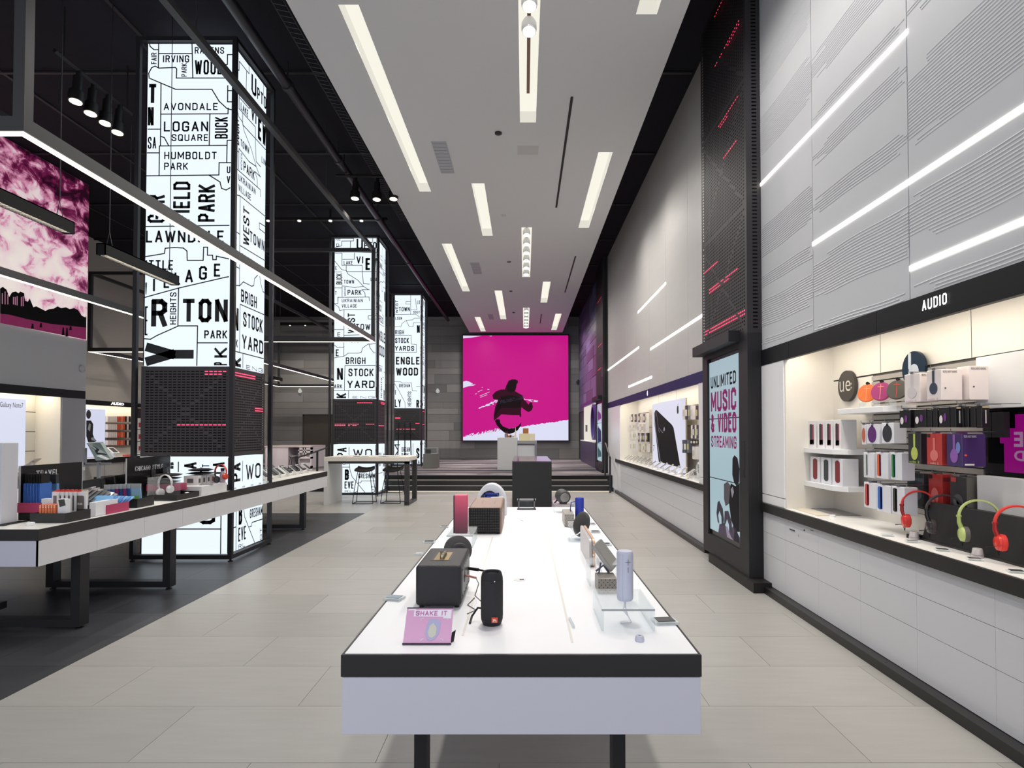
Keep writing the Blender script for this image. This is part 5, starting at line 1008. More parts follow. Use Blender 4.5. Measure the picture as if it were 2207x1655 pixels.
# stool builder
def stool(x,y,z,label,group,rz=0,s=1):
    t=thing('bar_stool',label,'stool',(x,y,z),group); sh=.74*s
    b=MB(); n=8; vs=[]; w=.21*s; d=.19*s
    for i in range(n+1):
        u=-1+2*i/n
        for j in range(5):
            v=-1+2*j/4; zz=z+sh+.035*(abs(v)**2)*1.0+(.05*s if i==n else .02*u); vs.append((x+v*w*(1-.12*abs(u)**3),y+u*d,zz))
    m=len(vs); vs+=[(p[0],p[1],p[2]-.03) for p in vs]
    fs=[]
    for i in range(n):
        for j in range(4):
            a_=i*5+j; fs.append((a_,a_+1,a_+6,a_+5)); fs.append((m+a_,m+a_+5,m+a_+6,m+a_+1))
    for i in range(n): fs.append((i*5,i*5+5,m+i*5+5,m+i*5)); fs.append((i*5+4,m+i*5+4,m+i*5+9,i*5+9))
    for j in range(4): fs.append((j,m+j,m+j+1,j+1)); fs.append((n*5+j,n*5+j+1,m+n*5+j+1,m+n*5+j))
    b.add(vs,fs); part('seat',b,mat((54,52,50),.4),t,smooth=True,bevel=.004)
    R=.24*s; fx=.225*s
    for sx in (-1,1):
        for sy in (-1,1):
            b=MB(); b.tube([(x+sx*.13*s,y+sy*.11*s,z+sh-.03),(x+sx*.19*s,y+sy*.17*s,z+sh*.45),(x+sx*fx,y+sy*.20*s,z+.008)],.008,7); part('leg',b,BLK,t,smooth=True)
    b=MB()
    for sy in (-1,1): b.tube([(x-fx,y+sy*.2*s,z+.009),(x+fx,y+sy*.2*s,z+.009)],.008,7)
    b.tube([(x-fx,y-.2*s,z+.009),(x-fx,y+.2*s,z+.009)],.008,7); b.tube([(x-.2*s,y-.18*s,z+sh*.33),(x+.2*s,y-.18*s,z+sh*.33)],.008,7); b.tube([(x-.2*s,y-.18*s,z+sh*.33),(x-.2*s,y+.18*s,z+sh*.33)],.007,7); b.tube([(x+.2*s,y-.18*s,z+sh*.33),(x+.2*s,y+.18*s,z+sh*.33)],.007,7)
    part('footrest',b,BLK,t,smooth=True); t.rotation_euler=(0,0,rz); return t
p=az(788,1083,0); stool(p.x,13.55,0,'black wire legged bar stool, left one at the white bar table','bar stools at the white table',.05)
p=az(848,1083,0); stool(p.x,13.6,0,'black wire legged bar stool, right one at the white bar table','bar stools at the white table',-.08)
p=ay(633,1005,18.6); stool(p.x,18.6,.39,'black bar stool at the service desk on the platform','stool',0,.6)
p=ay(874,940,20.4); 
t=thing('high_chair_stand','dark thin stand in front of the farthest pillar','stand',(p.x,20.3,.39)); b=MB(); 
for dx in (-.25,.0,.22): b.tube([(p.x+dx,20.3,.39),(p.x+dx*.8,20.3,1.9)],.018,6)
b.box(p.x-.3,p.x+.3,20.2,20.5,1.5,1.54); part('frame',b,BLK,t)
# bar table
a=az(698,1088.5,0); xr=ay(881,1089,13.08).x; x2=ay(899,990,14.1).x; zt=1.046; yF=13.08; yK=14.1
t=thing('bar_table','white bar table with a slab end and black metal frame before the middle pillar','table',((a.x+x2)/2,13.6,0))
x0=ay(698,990,yF).x; x1=xr+.0
b=MB(); b.box(x0,x1,yF,yK,zt-.09,zt); part('top',b,mat((222,216,206),.4),t,bevel=.003)
b=MB(); b.box(x0,x0+.09,yF,yK,0,zt-.09); part('slab_leg',b,mat((206,206,206),.45),t,bevel=.003)
b=MB(); b.box(x0+.09,x1,yF+.01,yF+.06,zt-.14,zt-.09); b.box(x0+.09,x1,yK-.06,yK-.01,zt-.14,zt-.09); part('frame_rail',b,mat((48,46,44),.4),t)
for yy in (yF+.01,yK-.11): b=MB(); b.box(x1-.1,x1,yy,yy+.1,.05,zt-.09); part('leg',b,mat((48,46,44),.4),t)
b=MB(); b.box(x1-.1,x1,yF+.01,yK-.01,0,.06); part('foot_rail',b,mat((48,46,44),.4),t)
for i in range(6):
    x=x0+.4+i*.21; b=MB(); b.obox((x,13.35+.1*(i%2),zt+.004),.07,.1,.003,Matrix.Rotation(.2*i,3,'Z')); solo('leaflet',b,mat(((200,196,190),(60,60,66),(150,140,130))[i%3],.4),('pale leaflet lying flat at the left on the white bar table','dark leaflet, second from left on the bar table','tan leaflet, third from left on the bar table','pale leaflet in the middle of the bar table','dark leaflet right of the middle of the bar table','tan leaflet farthest right on the bar table')[i],'leaflet')
# small wall fittings on the back wall
for i,(px,py,cc) in enumerate(((647,843,(230,228,220)),(943.5,843,(220,220,220)),(1246,824,(30,28,34)))):
    p=ay(px,py,YB-.06); b=MB(); b.lathe((p.x,p.y-.03,p.z),[(.09,0),(.06,.04)],12,axis=(0,1,0)); b.box(p.x-.03,p.x+.03,p.y-.08,p.y,p.z-.0,p.z+.12); solo('wall_fitting',b,mat(cc,.4,emit=.6 if i<2 else 0),('small round light on the plank wall above the hidden door','small round light on the plank wall left of the magenta screen','small dark round fitting right of the magenta screen')[i],'wall fitting')
# ================= MAIN TABLE =================
TX0,TX1,TY0,TY1,TZ=-.575,.556,1.905,5.62,.9
t=thing('display_table','long white speaker display table with a thick black top edge in the foreground','table',(0,3.7,0))
b=MB(); b.box(TX0,TX1,TY0,TY0+.012,.832,TZ); b.box(TX0,TX1,TY1-.012,TY1,.832,TZ); b.box(TX0,TX0+.009,TY0+.012,TY1-.012,.832,TZ); b.box(TX1-.009,TX1,TY0+.012,TY1-.012,.832,TZ); part('edge_band',b,mat((28,27,29),.42),t,bevel=.001,seg=1)
b=MB(); b.box(TX0+.009,TX1-.009,TY0+.012,TY1-.012,.834,TZ+.0005); top=part('top_surface',b,mat((242,242,245),.42,spec=.35,key='tt'),t)
b=MB(); b.box(TX0+.003,TX1-.003,TY0+.003,TY1-.003,.652,.829); part('apron',b,mat((205,204,216),.4,key='ap'),t,bevel=.0015)
for yy in (2.05,5.3):
    for x in (-.343,.313):
        b=MB(); b.box(x-.021,x+.021,yy-.035,yy+.035,.0,.652); part('leg',b,BLKM,t)
    b=MB(); b.box(-.322,.292,yy-.03,yy+.03,.005,.05); part('foot_rail',b,BLKM,t)
for i,(px0,py0,px1,py1) in enumerate(((1167,1100,1238,1385),(1062,1158,996,1370))):
    p=az(px0,py0,.9);q=az(px1,py1,.9); b=MB(); x=(p.x+q.x)/2; b.box(x-.004,x+.004,q.y,p.y,.9006,.902); part('seam',b,mat((225,222,214),.3),top)
def disc(px,py,label):
    p=az(px,py,.9); b=MB(); b.lathe((p.x,p.y,.9006),[(.028,0),(.028,.0015)],24); b2=solo('cable_grommet',b,WHTM,label,'grommet'); b=MB(); b.box(p.x,p.x+.02,p.y-.006,p.y+.004,.902,.9035); LOC[b2.name]=b2.location.copy(); part('slot',b,BLK,b2)
disc(1120,1250,'white cable grommet with a dark slot in the middle of the table, nearest'); disc(1122,1123,'farther white cable grommet in the table near the wood speaker')
# angled price sign SHAKE IT
p=az(868,1391,.9); q=az(971,1391,.9); w=q.x-p.x; t=thing('shake_sign','pink tilted acrylic sign reading SHAKE IT at the front of the table','sign',((p.x+q.x)/2,p.y,.9)); t_y=p.y
yb=az(886,1391,.9).y; A0=Vector((p.x,p.y,.903)); 
# choose lean so that the top edge meets the measured row 1310
tp=ay(930,1310,p.y+.075); V=Vector((0,.075,tp.z-.903)); U=Vector((w,0,0)); Nn=U.cross(V).normalized()
def sg(u,v,k=0): return A0+U*u+V*v+Nn*k
b=MB(); b.prism([sg(0,0),sg(1,0),sg(1,1),sg(0,1)],-Nn*.006); pn=part('panel',b,mat((222,170,208),.15,key='shk'),t)
b=MB(); b.prism([sg(-.01,-.0,.002),sg(1.01,0,.002),sg(1.01,.035,.002),sg(-.01,.035,.002)],-Nn*.014); b.prism([sg(0,.985,.001),sg(1,.985,.001),sg(1,1.01,.001),sg(0,1.01,.001)],-Nn*.008); part('edge_strip',b,mat((44,40,54),.3),t)
b=MB(); b.poly([sg(.16,.76,.0005),sg(.8,.75,.0005),sg(.8,.70,.0005),sg(.97,.70,.0005),sg(.97,.95,.0005),sg(.16,.94,.0005)]); b.poly([sg(.03,.93,.0005),sg(.2,.93,.0005),sg(.2,.97,.0005),sg(.03,.97,.0005)]); part('white_banner',b,mat((240,232,242),.3),pn)
b=MB(); o=sg(.2,.78,.001); b.cond('SHAKE IT',o,U*.68,V*.135,.2,.3); part('lettering',b,mat((206,130,190),.4),pn)
b=MB(); b.poly([sg(*c,.001) for c in ((.5,.14),(.44,.3),(.48,.6),(.52,.68),(.68,.68),(.76,.6),(.74,.3),(.66,.14),(.58,.1))]); part('speaker_picture',b,mat((178,178,214),.3),pn)
b=MB(); b.poly([sg(*c,.0015) for c in ((.53,.2),(.5,.32),(.53,.5),(.6,.58),(.68,.45),(.67,.25),(.6,.17))]); part('speaker_picture',b,mat((206,204,190),.3),pn)
b=MB()
for cx_,cy_,r_ in ((.38,.66,.05),(.84,.66,.06),(.42,.1,.05),(.78,.1,.05)): b.line([sg(cx_+r_*cos(a_),cy_+r_*sin(a_),.001) for a_ in [k*pi/8+(0 if cx_>.5 else pi*.5) for k in range(5)]],.002,Nn)
part('motion_mark',b,mat((240,235,245),.3),pn)
b=MB(); b.prism([sg(1.0,.35,-.012),sg(1.08,.42,-.012),sg(1.02,.05,-.04),sg(.98,.02,-.02)],(0,.004,0)); part('rear_prop',b,BLK,t)
# black box amplifier-style speaker
p=az(895,1313,.9); q=az(994,1313,.9); yb_=p.y+.37; zt=ay(940,1219,p.y).z
t=thing('box_speaker','black leather-look box speaker with brass top plate on the table','speaker',((p.x+q.x)/2,p.y+.18,.9))
BS=mat((30,30,34),.55,bump=.25,scale=160,key='lth'); b=MB(); b.box(p.x,q.x,p.y,yb_,.912,zt); part('body',b,BS,t,bevel=.014,seg=4)
b=MB(); xm=(p.x+q.x)/2
for sx in (p.x+.02,q.x-.02):
    for sy in (p.y+.03,yb_-.03): b.lathe((sx,sy,.9005),[(.009,0),(.009,.013)],10)
part('foot',b,BLK,t)
b=MB(); b.box(xm-.045,xm+.035,p.y+.09,p.y+.27,zt-.003,zt+.0008); rc=part('recess',b,mat((20,20,22),.5),t)
b=MB(); b.box(xm-.034,xm+.026,p.y+.10,p.y+.26,zt+.0009,zt+.0016); part('brass_plate',b,mat((150,128,80),.3,.8),t)
for k in range(3):
    b=MB(); b.lathe((xm-.002,p.y+.13+.035*k,zt+.0017),[(.009,0),(.0095,.004),(.008,.016),(.006,.018)],18); part('knob',b,mat((180,170,150),.2,.9),t,smooth=True)
b=MB(); b.tube([(xm-.02,p.y+.22,zt+.002),(xm-.02,p.y+.22,zt+.014)],.003,8); part('switch',b,mat((180,170,150),.2,.9),t)
b=MB(); b.box(q.x-.002,q.x+.0015,p.y+.03,yb_-.03,.94,zt-.02); rp=part('rear_panel',b,mat((70,70,74),.4,.3),t)
b=MB()
for k in range(6):
    for zz in (.945,zt-.026): b.lathe((q.x+.0015,p.y+.04+k*.055,zz),[(.003,0),(.003,.001)],8,axis=(1,0,0))
b.lathe((q.x+.0015,p.y+.12,1.0),[(.022,0),(.022,.0015)],16,axis=(1,0,0)); b.box(q.x+.001,q.x+.003,p.y+.25,p.y+.3,.97,1.0); part('port',b,BLK,rp)
b=MB(); b.tube([(q.x,p.y+.27,1.0),(q.x+.05,p.y+.25,.998)],.007,8); part('power_plug',b,BLK,t)
b=MB(); b.tube([(q.x,p.y+.2,.985),(q.x+.045,p.y+.16,.985)],.005,8); part('audio_plug',b,mat((225,160,150),.3),t)
b=MB(); b.tube([(q.x+.05,p.y+.25,.998),(q.x+.075,p.y+.22,1.0),(q.x+.1,p.y+.2,.99),(q.x+.12,p.y+.18,.93),(q.x+.1,p.y+.17,.904)],.004,6); b.tube([(q.x+.045,p.y+.16,.985),(q.x+.06,p.y+.12,.97),(q.x+.05,p.y+.05,.94),(q.x+.09,p.y+.0,.92),(q.x+.1,p.y-.02,.904)],.0018,6); b.tube([(q.x+.04,p.y+.15,.904),(q.x+.02,p.y+.05,.903),(q.x+.06,p.y-.02,.903),(q.x+.03,p.y-.07,.903)],.0015,5)
part('cable',b,BLK,t)
# tube speaker (black) with orange badge
p=az(1059,1352,.9); zt=ay(1059,1231,p.y+.035).z; r=.0405; h=zt-.9; cx_,cy_=p.x,p.y+.035
t=thing('tube_speaker','upright black cylinder speaker with a small orange badge in the foreground','speaker',(cx_,cy_,.9))
b=MB(); b.lathe((cx_,cy_,.9003),[(r*.74,0),(r*.84,.004),(r*.97,.02),(r,.035),(r,h-.035),(r*.97,h-.02),(r*.88,h-.006),(r*.8,h),(r*.7,h-.002),(r*.66,h-.01),(0,h-.012)],40); part('body',b,mat((36,36,40),.75,bump=.15,scale=400,key='fab'),t,smooth=True)
b=MB(); b.lathe((cx_,cy_,.9003+.024),[(r*.985,-.001),(r*.985,.001)],40); b.lathe((cx_,cy_,.9003+h-.026),[(r*.985,-.001),(r*.985,.001)],40); part('trim_ring',b,BLK,t)
b=MB(); pb=Vector((cx_+.012,cy_-r*.985-.0005,.9+.027)); b.prism([pb+Vector((-.011,0,-.009)),pb+Vector((.011,.001,-.009)),pb+Vector((.011,.001,.010)),pb+Vector((-.011,0,.010))],(0,-.0012,0)); bd=part('badge',b,mat((228,70,36),.4),t,label='orange red badge')
b=MB(); b.text('JBL',pb+Vector((-.0075,-.0016,-.005)),(.0155,0,0),(0,0,.009),.03,.9); b.box(pb.x-.0075,pb.x+.008,pb.y-.0018,pb.y-.0014,pb.z-.0068,pb.z-.0058); part('lettering',b,mat((250,225,215),.4),bd)
b=MB(); b.lathe((cx_+.012,cy_-r*.95,.9+h-.028),[(.0016,0),(.0016,.0015)],8,axis=(0,-1,0)); part('status_light',b,mat((255,255,255),emit=1),t)
b=MB(); b.tube([(cx_-r*.6,cy_+.02,.95),(cx_-.055,cy_+.05,.945),(cx_-.075,cy_+.03,.92),(cx_-.08,cy_,.904)],.004,6); part('cable',b,BLK,t)
# card holders
def h2(px,py,label,s=1,rz=0,scr=(60,60,64)): p=az(px,py,.9005); return holder(p,label,'card holders on the display table',rz,s,scr)
h2(850,1292,'clear acrylic card holder at the left table edge beside the SHAKE IT sign',1.0,-.25,(150,165,178))
h2(925,1170,'clear acrylic card holder at the left table edge by the dark disc speaker',1.0,0); h2(958,1137,'clear acrylic card holder at the left table edge by the pink box',.8,0); h2(903,1196,'low acrylic block at the left table edge beside the black box speaker',.6,0,(200,200,205))
h2(1433,1342,'clear acrylic card holder at the right table edge near the white tube speaker',1.15,.1); h2(1304,1175,'clear acrylic card holder at the right table edge by the copper speaker',1.,0); h2(1283,1148,'clear acrylic card holder at the right table edge by the dark disc',.9,0); h2(1277,1131,'farthest acrylic card holder on the right table edge',.6,0); h2(1262,1120,'small acrylic card holder beside the blue tube speaker',.5,0)
# dark disc speaker behind black box
p=ay(987,1172,3.15); t=thing('disc_speaker','dark round speaker with a loop handle behind the black box speaker','speaker',(p.x,3.15,.9)); c0=Vector((p.x,3.15,.9+.085))
A=Vector((.35,-1,.3)).normalized(); b=MB(); b.lathe(c0,[(.04,-.03),(.07,-.02),(.075,0),(.07,.02),(.05,.028),(0,.03)],32,axis=A); part('body',b,mat((62,60,60),.6),t,smooth=True)
s_=A.cross(Vector((0,0,1))).normalized(); u_=s_.cross(A); b=MB(); b.tube([c0+A*.035-u_*.02+s_*(.045*cos(a_))+u_*(.045*sin(a_)) for a_ in [pi*k/12 for k in range(13)]],.008,8); part('handle',b,mat((52,50,50),.5),t,smooth=True)
b=MB(); b.box(c0.x-.04,c0.x+.04,3.12,3.2,.901,.925); part('foot',b,BLK,t)
# acrylic riser function
def riser(px0,px1,pyb,h,dep,label,th=.006,zb=.9):
    a=az(px0,pyb,zb); c=az(px1,pyb,zb); t=thing('acrylic_riser',label,'riser',((a.x+c.x)/2,a.y,zb)); y1=a.y+dep
    b=MB(); b.box(a.x,c.x,a.y,y1,zb+h-th,zb+h); part('top_plate',b,ACR,t); b=MB(); b.box(a.x,a.x+th,a.y,y1,zb+.001,zb+h-th); part('side_plate',b,ACR,t); b=MB(); b.box(c.x-th,c.x,a.y,y1,zb+.001,zb+h-th); part('side_plate',b,ACR,t)
    for q_ in ((a.x,c.x,a.y-.0008,a.y,zb+h-th,zb+h),(a.x,a.x+th,a.y-.0008,a.y,zb+.001,zb+h-th),(c.x-th,c.x,a.y-.0008,a.y,zb+.001,zb+h-th),(a.x+th,c.x-th,a.y+.004,a.y+.010,zb+.001,zb+.006),(a.x,c.x,y1,y1+.0008,zb+h-th,zb+h)): b=MB(); b.box(*q_); part('polished_edge',b,mat((158,163,166),.2,key='edge'),t); return Vector(((a.x+c.x)/2,a.y+dep/2,zb+h))
rp_=riser(962,1019,1181,.075,.35,'clear acrylic riser under the tall pink box')
# pink gradient tall box
D=3.70; a=ay(977,1067,D); c=ay(1007,1144,D); z0=rp_.z
t=thing('tall_speaker','tall flat speaker fading from pink to dark red on a clear riser','speaker',((a.x+c.x)/2,D+.03,z0))
gm=bpy.data.materials.new('gradient'); gm.use_nodes=True; nt=gm.node_tree; bb=nt.nodes['Principled BSDF']; bb.inputs['Roughness'].default_value=.5; tc=nt.nodes.new('ShaderNodeTexCoord'); sx=nt.nodes.new('ShaderNodeSeparateXYZ'); cr=nt.nodes.new('ShaderNodeValToRGB'); cr.color_ramp.elements[0].color=lin((84,50,62)); cr.color_ramp.elements[1].color=lin((226,92,120)); q_=cr.color_ramp.elements.new(.45); q_.color=lin((146,56,84)); nt.links.new(tc.outputs['Generated'],sx.inputs[0]); nt.links.new(sx.outputs[2],cr.inputs[0]); nt.links.new(cr.outputs[0],bb.inputs['Base Color'])
b=MB(); b.box(a.x+.006,c.x,D,D+.06,z0+.001,a.z); part('body',b,gm,t,bevel=.006,seg=3); b=MB(); b.box(a.x,a.x+.0065,D+.004,D+.056,z0+.004,a.z-.003); part('side_cap',b,mat((50,38,44),.5),t)
b=MB(); 
for k in range(3): b.box(a.x-.001,a.x+.002,D+.01,D+.02,a.z-.03-.022*k,a.z-.02-.022*k)
part('button',b,BLK,t)
# wood speaker
p=az(1009,1152,.9); q=az(1078,1152,.9); D=p.y; zt=ay(1040,1093,D).z; yk=az(0,0,1).y and D+.62
t=thing('wood_speaker','walnut box speaker with a black grid front on the left half of the table','speaker',((p.x+q.x)/2,D+.3,.9))
wood=mat((134,108,92),.45,noise=.28,scale=14,stretch=(9,1,1),key='wd'); b=MB(); b.box(p.x,q.x+.01,D+.012,D+.62,.91,zt); part('cabinet',b,wood,t,bevel=.015,seg=3)
b=MB(); nx,nz=13,9; w_=(q.x-p.x-.006); h_=(zt-.925)
for i in range(nx):
    for j in range(nz): x=p.x+.0+w_*i/nx; z=.915+h_*j/nz; b.box(x+.002,x+w_/nx-.002,D,D+.012,z+.002,z+h_/nz-.002)
part('grille',b,mat((36,34,33),.6),t,kind='stuff'); b=MB(); b.box(p.x+.001,q.x-.004,D+.006,D+.02,.914,zt-.008); part('grille_backing',b,mat((10,10,10),.8),t)
b=MB()
for sx_ in (p.x+.02,q.x-.015):
    for sy_ in (D+.04,D+.58): b.lathe((sx_,sy_,.9005),[(.012,0),(.012,.0105)],10)
part('foot',b,BLK,t)
b=MB(); xm=(p.x+q.x)/2; P4=[(xm-.03,D+.2,zt+.0006),(xm+.06,D+.2,zt+.0006),(xm+.06,D+.42,zt+.0006),(xm-.03,D+.42,zt+.0006),(xm-.03,D+.2,zt+.0006)]; b.line(P4,.003,(0,0,1)); part('control_outline',b,mat((80,62,52),.5),t)
# domed white speaker behind
D=5.05; a=ay(1026,1092,D); c=ay(1092,1043,D); t=thing('dome_speaker','white domed speaker with a blue screened face behind the wood speaker','speaker',((a.x+c.x)/2,D,.9)); xm=(a.x+c.x)/2; w_=(c.x-a.x)/2; h_=c.z-.9
pts=[(xm-w_,D,.901)]+[(xm+w_*cos(a_),D,.901+h_*(.35+.65*sin(a_))) for a_ in [pi-pi*k/20 for k in range(21)]]+[(xm+w_,D,.901)]
b=MB(); b.prism(pts,(0,.14,0)); part('shell',b,mat((214,216,222),.35),t,bevel=.006)
b=MB(); b.prism([(xm-w_*.9,D-.004,.902)]+[(xm-w_*.12+w_*.78*cos(a_),D-.004,.902+h_*(.2+.58*sin(a_))) for a_ in [pi-pi*k/16 for k in range(17)]]+[(xm+w_*.6,D-.004,.902)],(0,.004,0)); part('face',b,mat((34,38,60),.3),t)
b=MB(); x0_,x1_=xm-w_*.45,xm+w_*.5; z1_=.9+h_*.72; b.box(x0_,x1_,D-.03,D-.008,z1_-.012,z1_); b.box(x0_,x0_+.008,D-.03,D-.008,z1_-.08,z1_); b.box(x1_-.008,x1_,D-.03,D-.008,z1_-.08,z1_); b.box(x0_+.02,x1_-.03,D-.03,D-.01,z1_-.05,z1_-.02); part('blue_cradle',b,mat((50,70,160),.2),t)
b=MB(); b.tube([(xm,D-.035,z1_-.035),(xm+.1,D-.035,z1_-.03),(xm+w_*.62,D-.03,z1_-.06),(xm+w_*.68,D-.02,.95),(xm+w_*.7,D-.04,.905)],.004,6); part('white_cable',b,WHT,t)
# small stand centre back
p=az(1117,1099,.9); q=az(1153,1099,.9); t=thing('acrylic_stand','small grey framed acrylic stand at the far end of the table','stand',((p.x+q.x)/2,p.y,.9)); z1_=ay(1135,1077,p.y).z
b=MB(); b.box(p.x,p.x+.01,p.y,p.y+.1,.901,z1_); b.box(q.x-.01,q.x,p.y,p.y+.1,.901,z1_); b.box(p.x-.01,q.x+.01,p.y,p.y+.1,z1_-.012,z1_); b.box(p.x-.01,q.x+.01,p.y-.01,p.y+.1,.901,.908); part('frame',b,mat((96,96,98),.5),t); b=MB(); b.box(p.x+.01,q.x-.01,p.y+.05,p.y+.054,.908,z1_-.012); part('pane',b,ACR,t)
# right side items
rp_=riser(1194,1238,1105,.075,.3,'clear acrylic riser under the far round black speaker')
c0=Vector((az(1214,1105,.9).x,5.25,rp_.z+.062)); t=thing('round_cylinder_speaker','dark round ended speaker facing the camera on the farthest right riser','speaker',(c0.x,5.2,rp_.z)); A=Vector((.25,-1,-.1)).normalized()
b=MB(); b.lathe(c0,[(.045,-.06),(.058,-.05),(.06,.03),(.05,.05),(.042,.052)],28,axis=A); part('body',b,mat((58,56,56),.6),t,smooth=True); b=MB(); b.lathe(c0+A*.052,[(.040,0),(.036,.004),(.028,.006)],24,axis=A); part('end_cap',b,mat((120,118,116),.4),t,smooth=True); b=MB(); b.box(c0.x-.03,c0.x+.03,5.2,5.3,rp_.z+.001,rp_.z+.012); b.tube([c0+Vector((-.05,0,-.03)),c0+Vector((-.075,-.02,-.055))],.006,6); part('foot',b,BLK,t)
D=4.55; p=az(1249,1121,.93); D=p.y; a=ay(1240,1072,D); r=(ay(1259,1100,D).x-a.x)/2; t=thing('tube_speaker','bright blue upright cylinder speaker on the right side of the table','speaker',(p.x,D,.93)); h_=a.z-.93
b=MB(); b.lathe((p.x,D,.9305),[(r*.85,0),(r,.008),(r,h_-.01),(r*.93,h_-.002),(r*.8,h_),(0,h_-.003)],30); part('body',b,mat((40,56,168),.5),t,smooth=True)
b=MB(); b.tube([(p.x-r,D,.93+h_*.82),(p.x-r*1.9,D,.93+h_*.78),(p.x-r*2.1,D,.93+h_*.45),(p.x-r*1.4,D,.93+h_*.1)],.004,6); part('strap',b,mat((40,50,140),.5),t)
riser(1238,1269,1136,.03,.16,'low clear acrylic riser under the blue tube speaker',.005)
def pbox(px0,px1,pyb,pyt,dep,label,col,dots,zb=.9,cat='speaker',nd=(5,5)):
    a=az(px0,pyb,zb);c=az(px1,pyb,zb); zt_=ay(px0,pyt,a.y).z; t=thing('perforated_box',label,cat,((a.x+c.x)/2,a.y+dep/2,zb)); b=MB(); b.box(a.x,c.x,a.y,a.y+dep,zb+.001,zt_); part('case',b,mat(col,.4,.3),t,bevel=.004)
    b=MB(); w_=c.x-a.x;h_=zt_-zb
    for i in range(nd[0]):
        for j in range(nd[1]):
            if dots=='q' and (i+j)%2: continue
            b.lathe((a.x+w_*(i+.5)/nd[0],a.y-.0005,zb+h_*(j+.5)/nd[1]),[(.0022,0),(.0022,.0012)],8,axis=(0,-1,0))
    part('hole',b,BLK,t,kind='stuff'); return t
pbox(1289,1331,1280,1247,.12,'grey box speaker dotted with dark holes behind the white tube speaker',(132,126,118),'q',nd=(9,6)); pbox(1217,1238,1136,1108,.3,'small grey perforated box speaker beside the blue tube speaker',(150,146,138),'q',nd=(7,5)); pbox(1224,1240,1137,1124,.08,'small pale perforated block right of the grey perforated box',(196,194,190),'q',nd=(5,4))
# dark tilted disc on acrylic cradle
p=ay(1251,1138,3.95); c0=Vector((p.x,3.9,1.005)); A=Vector((-1,-.55,.35)).normalized(); t=thing('tilted_disc_speaker','dark oval speaker tilted on a clear cradle behind the copper speaker','speaker',(c0.x,3.9,.9)); b=MB(); b.lathe(c0,[(.05,-.02),(.08,-.01),(.083,0),(.07,.012),(0,.016)],30,axis=A); part('body',b,mat((52,50,50),.55),t,smooth=True)
b=MB(); b.box(c0.x-.09,c0.x+.02,3.82,3.98,.901,.906); b.obox((c0.x-.03,3.9,.945),.05,.06,.003,Matrix.Rotation(.7,3,'Y')); b.box(c0.x-.08,c0.x-.075,3.84,3.96,.906,.94); part('cradle',b,ACR,t); b=MB(); b.tube([(c0.x-.07,3.85,.93),(c0.x-.03,3.83,.95),(c0.x+.0,3.84,.97)],.004,6); part('cable',b,WHT,t)
# copper flat speaker
D=3.3; a=ay(1262,1150,D); p=az(1275,1219,.9); t=thing('flat_speaker','flat silver and copper edged speaker standing on its side at right of the table','speaker',(p.x,3.2,.9))
x0_=ay(1270,1180,3.12).x; x1_=ay(1283,1180,3.12).x; ya_=3.12; yb_=3.62; z1_=ay(1276,1163,3.12).z
def rrect(x,ya,yb,za,zb,r,n=5):
    P=[]
    for (cy,cz,a0) in ((yb-r,zb-r,0),(ya+r,zb-r,90),(ya+r,za+r,180),(yb-r,za+r,270)):
        for k in range(n+1): an=radians(a0+90*k/n); P.append((x,cy+r*cos(an),cz+r*sin(an)))
    return P
b=MB(); b.prism(rrect(x0_,ya_,yb_,.901,z1_,.03),((x1_-x0_)*.45,0,0)); part('grille_face',b,mat((190,186,184),.35,.3),t,bevel=.002)
b=MB(); b.prism(rrect(x0_+(x1_-x0_)*.45,ya_+.003,yb_-.003,.903,z1_-.003,.03),((x1_-x0_)*.1,0,0)); part('shadow_gap',b,mat((80,70,66),.4),t); b=MB(); b.prism(rrect(x0_+(x1_-x0_)*.55,ya_,yb_,.901,z1_,.03),((x1_-x0_)*.45,0,0)); part('copper_back',b,mat((214,172,144),.35,.3),t,bevel=.002)
b=MB(); b.lathe(((x0_+x1_)/2+.006,ya_-.001,.9+(z1_-.9)*.45),[(.005,0),(.005,.002)],12,axis=(0,-1,0)); part('button',b,WHT,t)
# tilted silver tablet speaker
D=2.75; c0=Vector((ay(1308,1205,D).x,D+.05,1.03)); M=Matrix.Rotation(radians(-18),3,'Z')@Matrix.Rotation(radians(52),3,'Y'); t=thing('tilted_speaker','silver slab speaker tilted on a clear stand above the dotted box','speaker',(c0.x,c0.y,.9)); b=MB(); b.obox(c0,.07,.085,.011,M); part('body',b,mat((150,148,144),.3,.4),t,bevel=.008,seg=3)
b=MB(); b.obox(c0+Vector((-.03,-.02,-.05)),.003,.05,.05,Matrix.Rotation(-.3,3,'Y')); b.box(c0.x-.08,c0.x+.06,c0.y-.06,c0.y+.09,.995-.0,.9995-.0); b.box(c0.x-.08,c0.x-.075,c0.y-.06,c0.y+.09,.901,.995); b.box(c0.x+.055,c0.x+.06,c0.y-.06,c0.y+.09,.901,.995); part('stand',b,ACR,t)
b=MB(); b.tube([c0+Vector((-.05,-.06,-.06)),c0+Vector((-.02,-.08,-.03)),c0+Vector((.01,-.07,-.07)),c0+Vector((.0,-.06,-.1))],.005,6); b.tube([c0+Vector((-.04,-.06,-.08)),c0+Vector((-.03,-.07,-.02))],.004,6); part('cable',b,mat((90,90,110),.4),t)
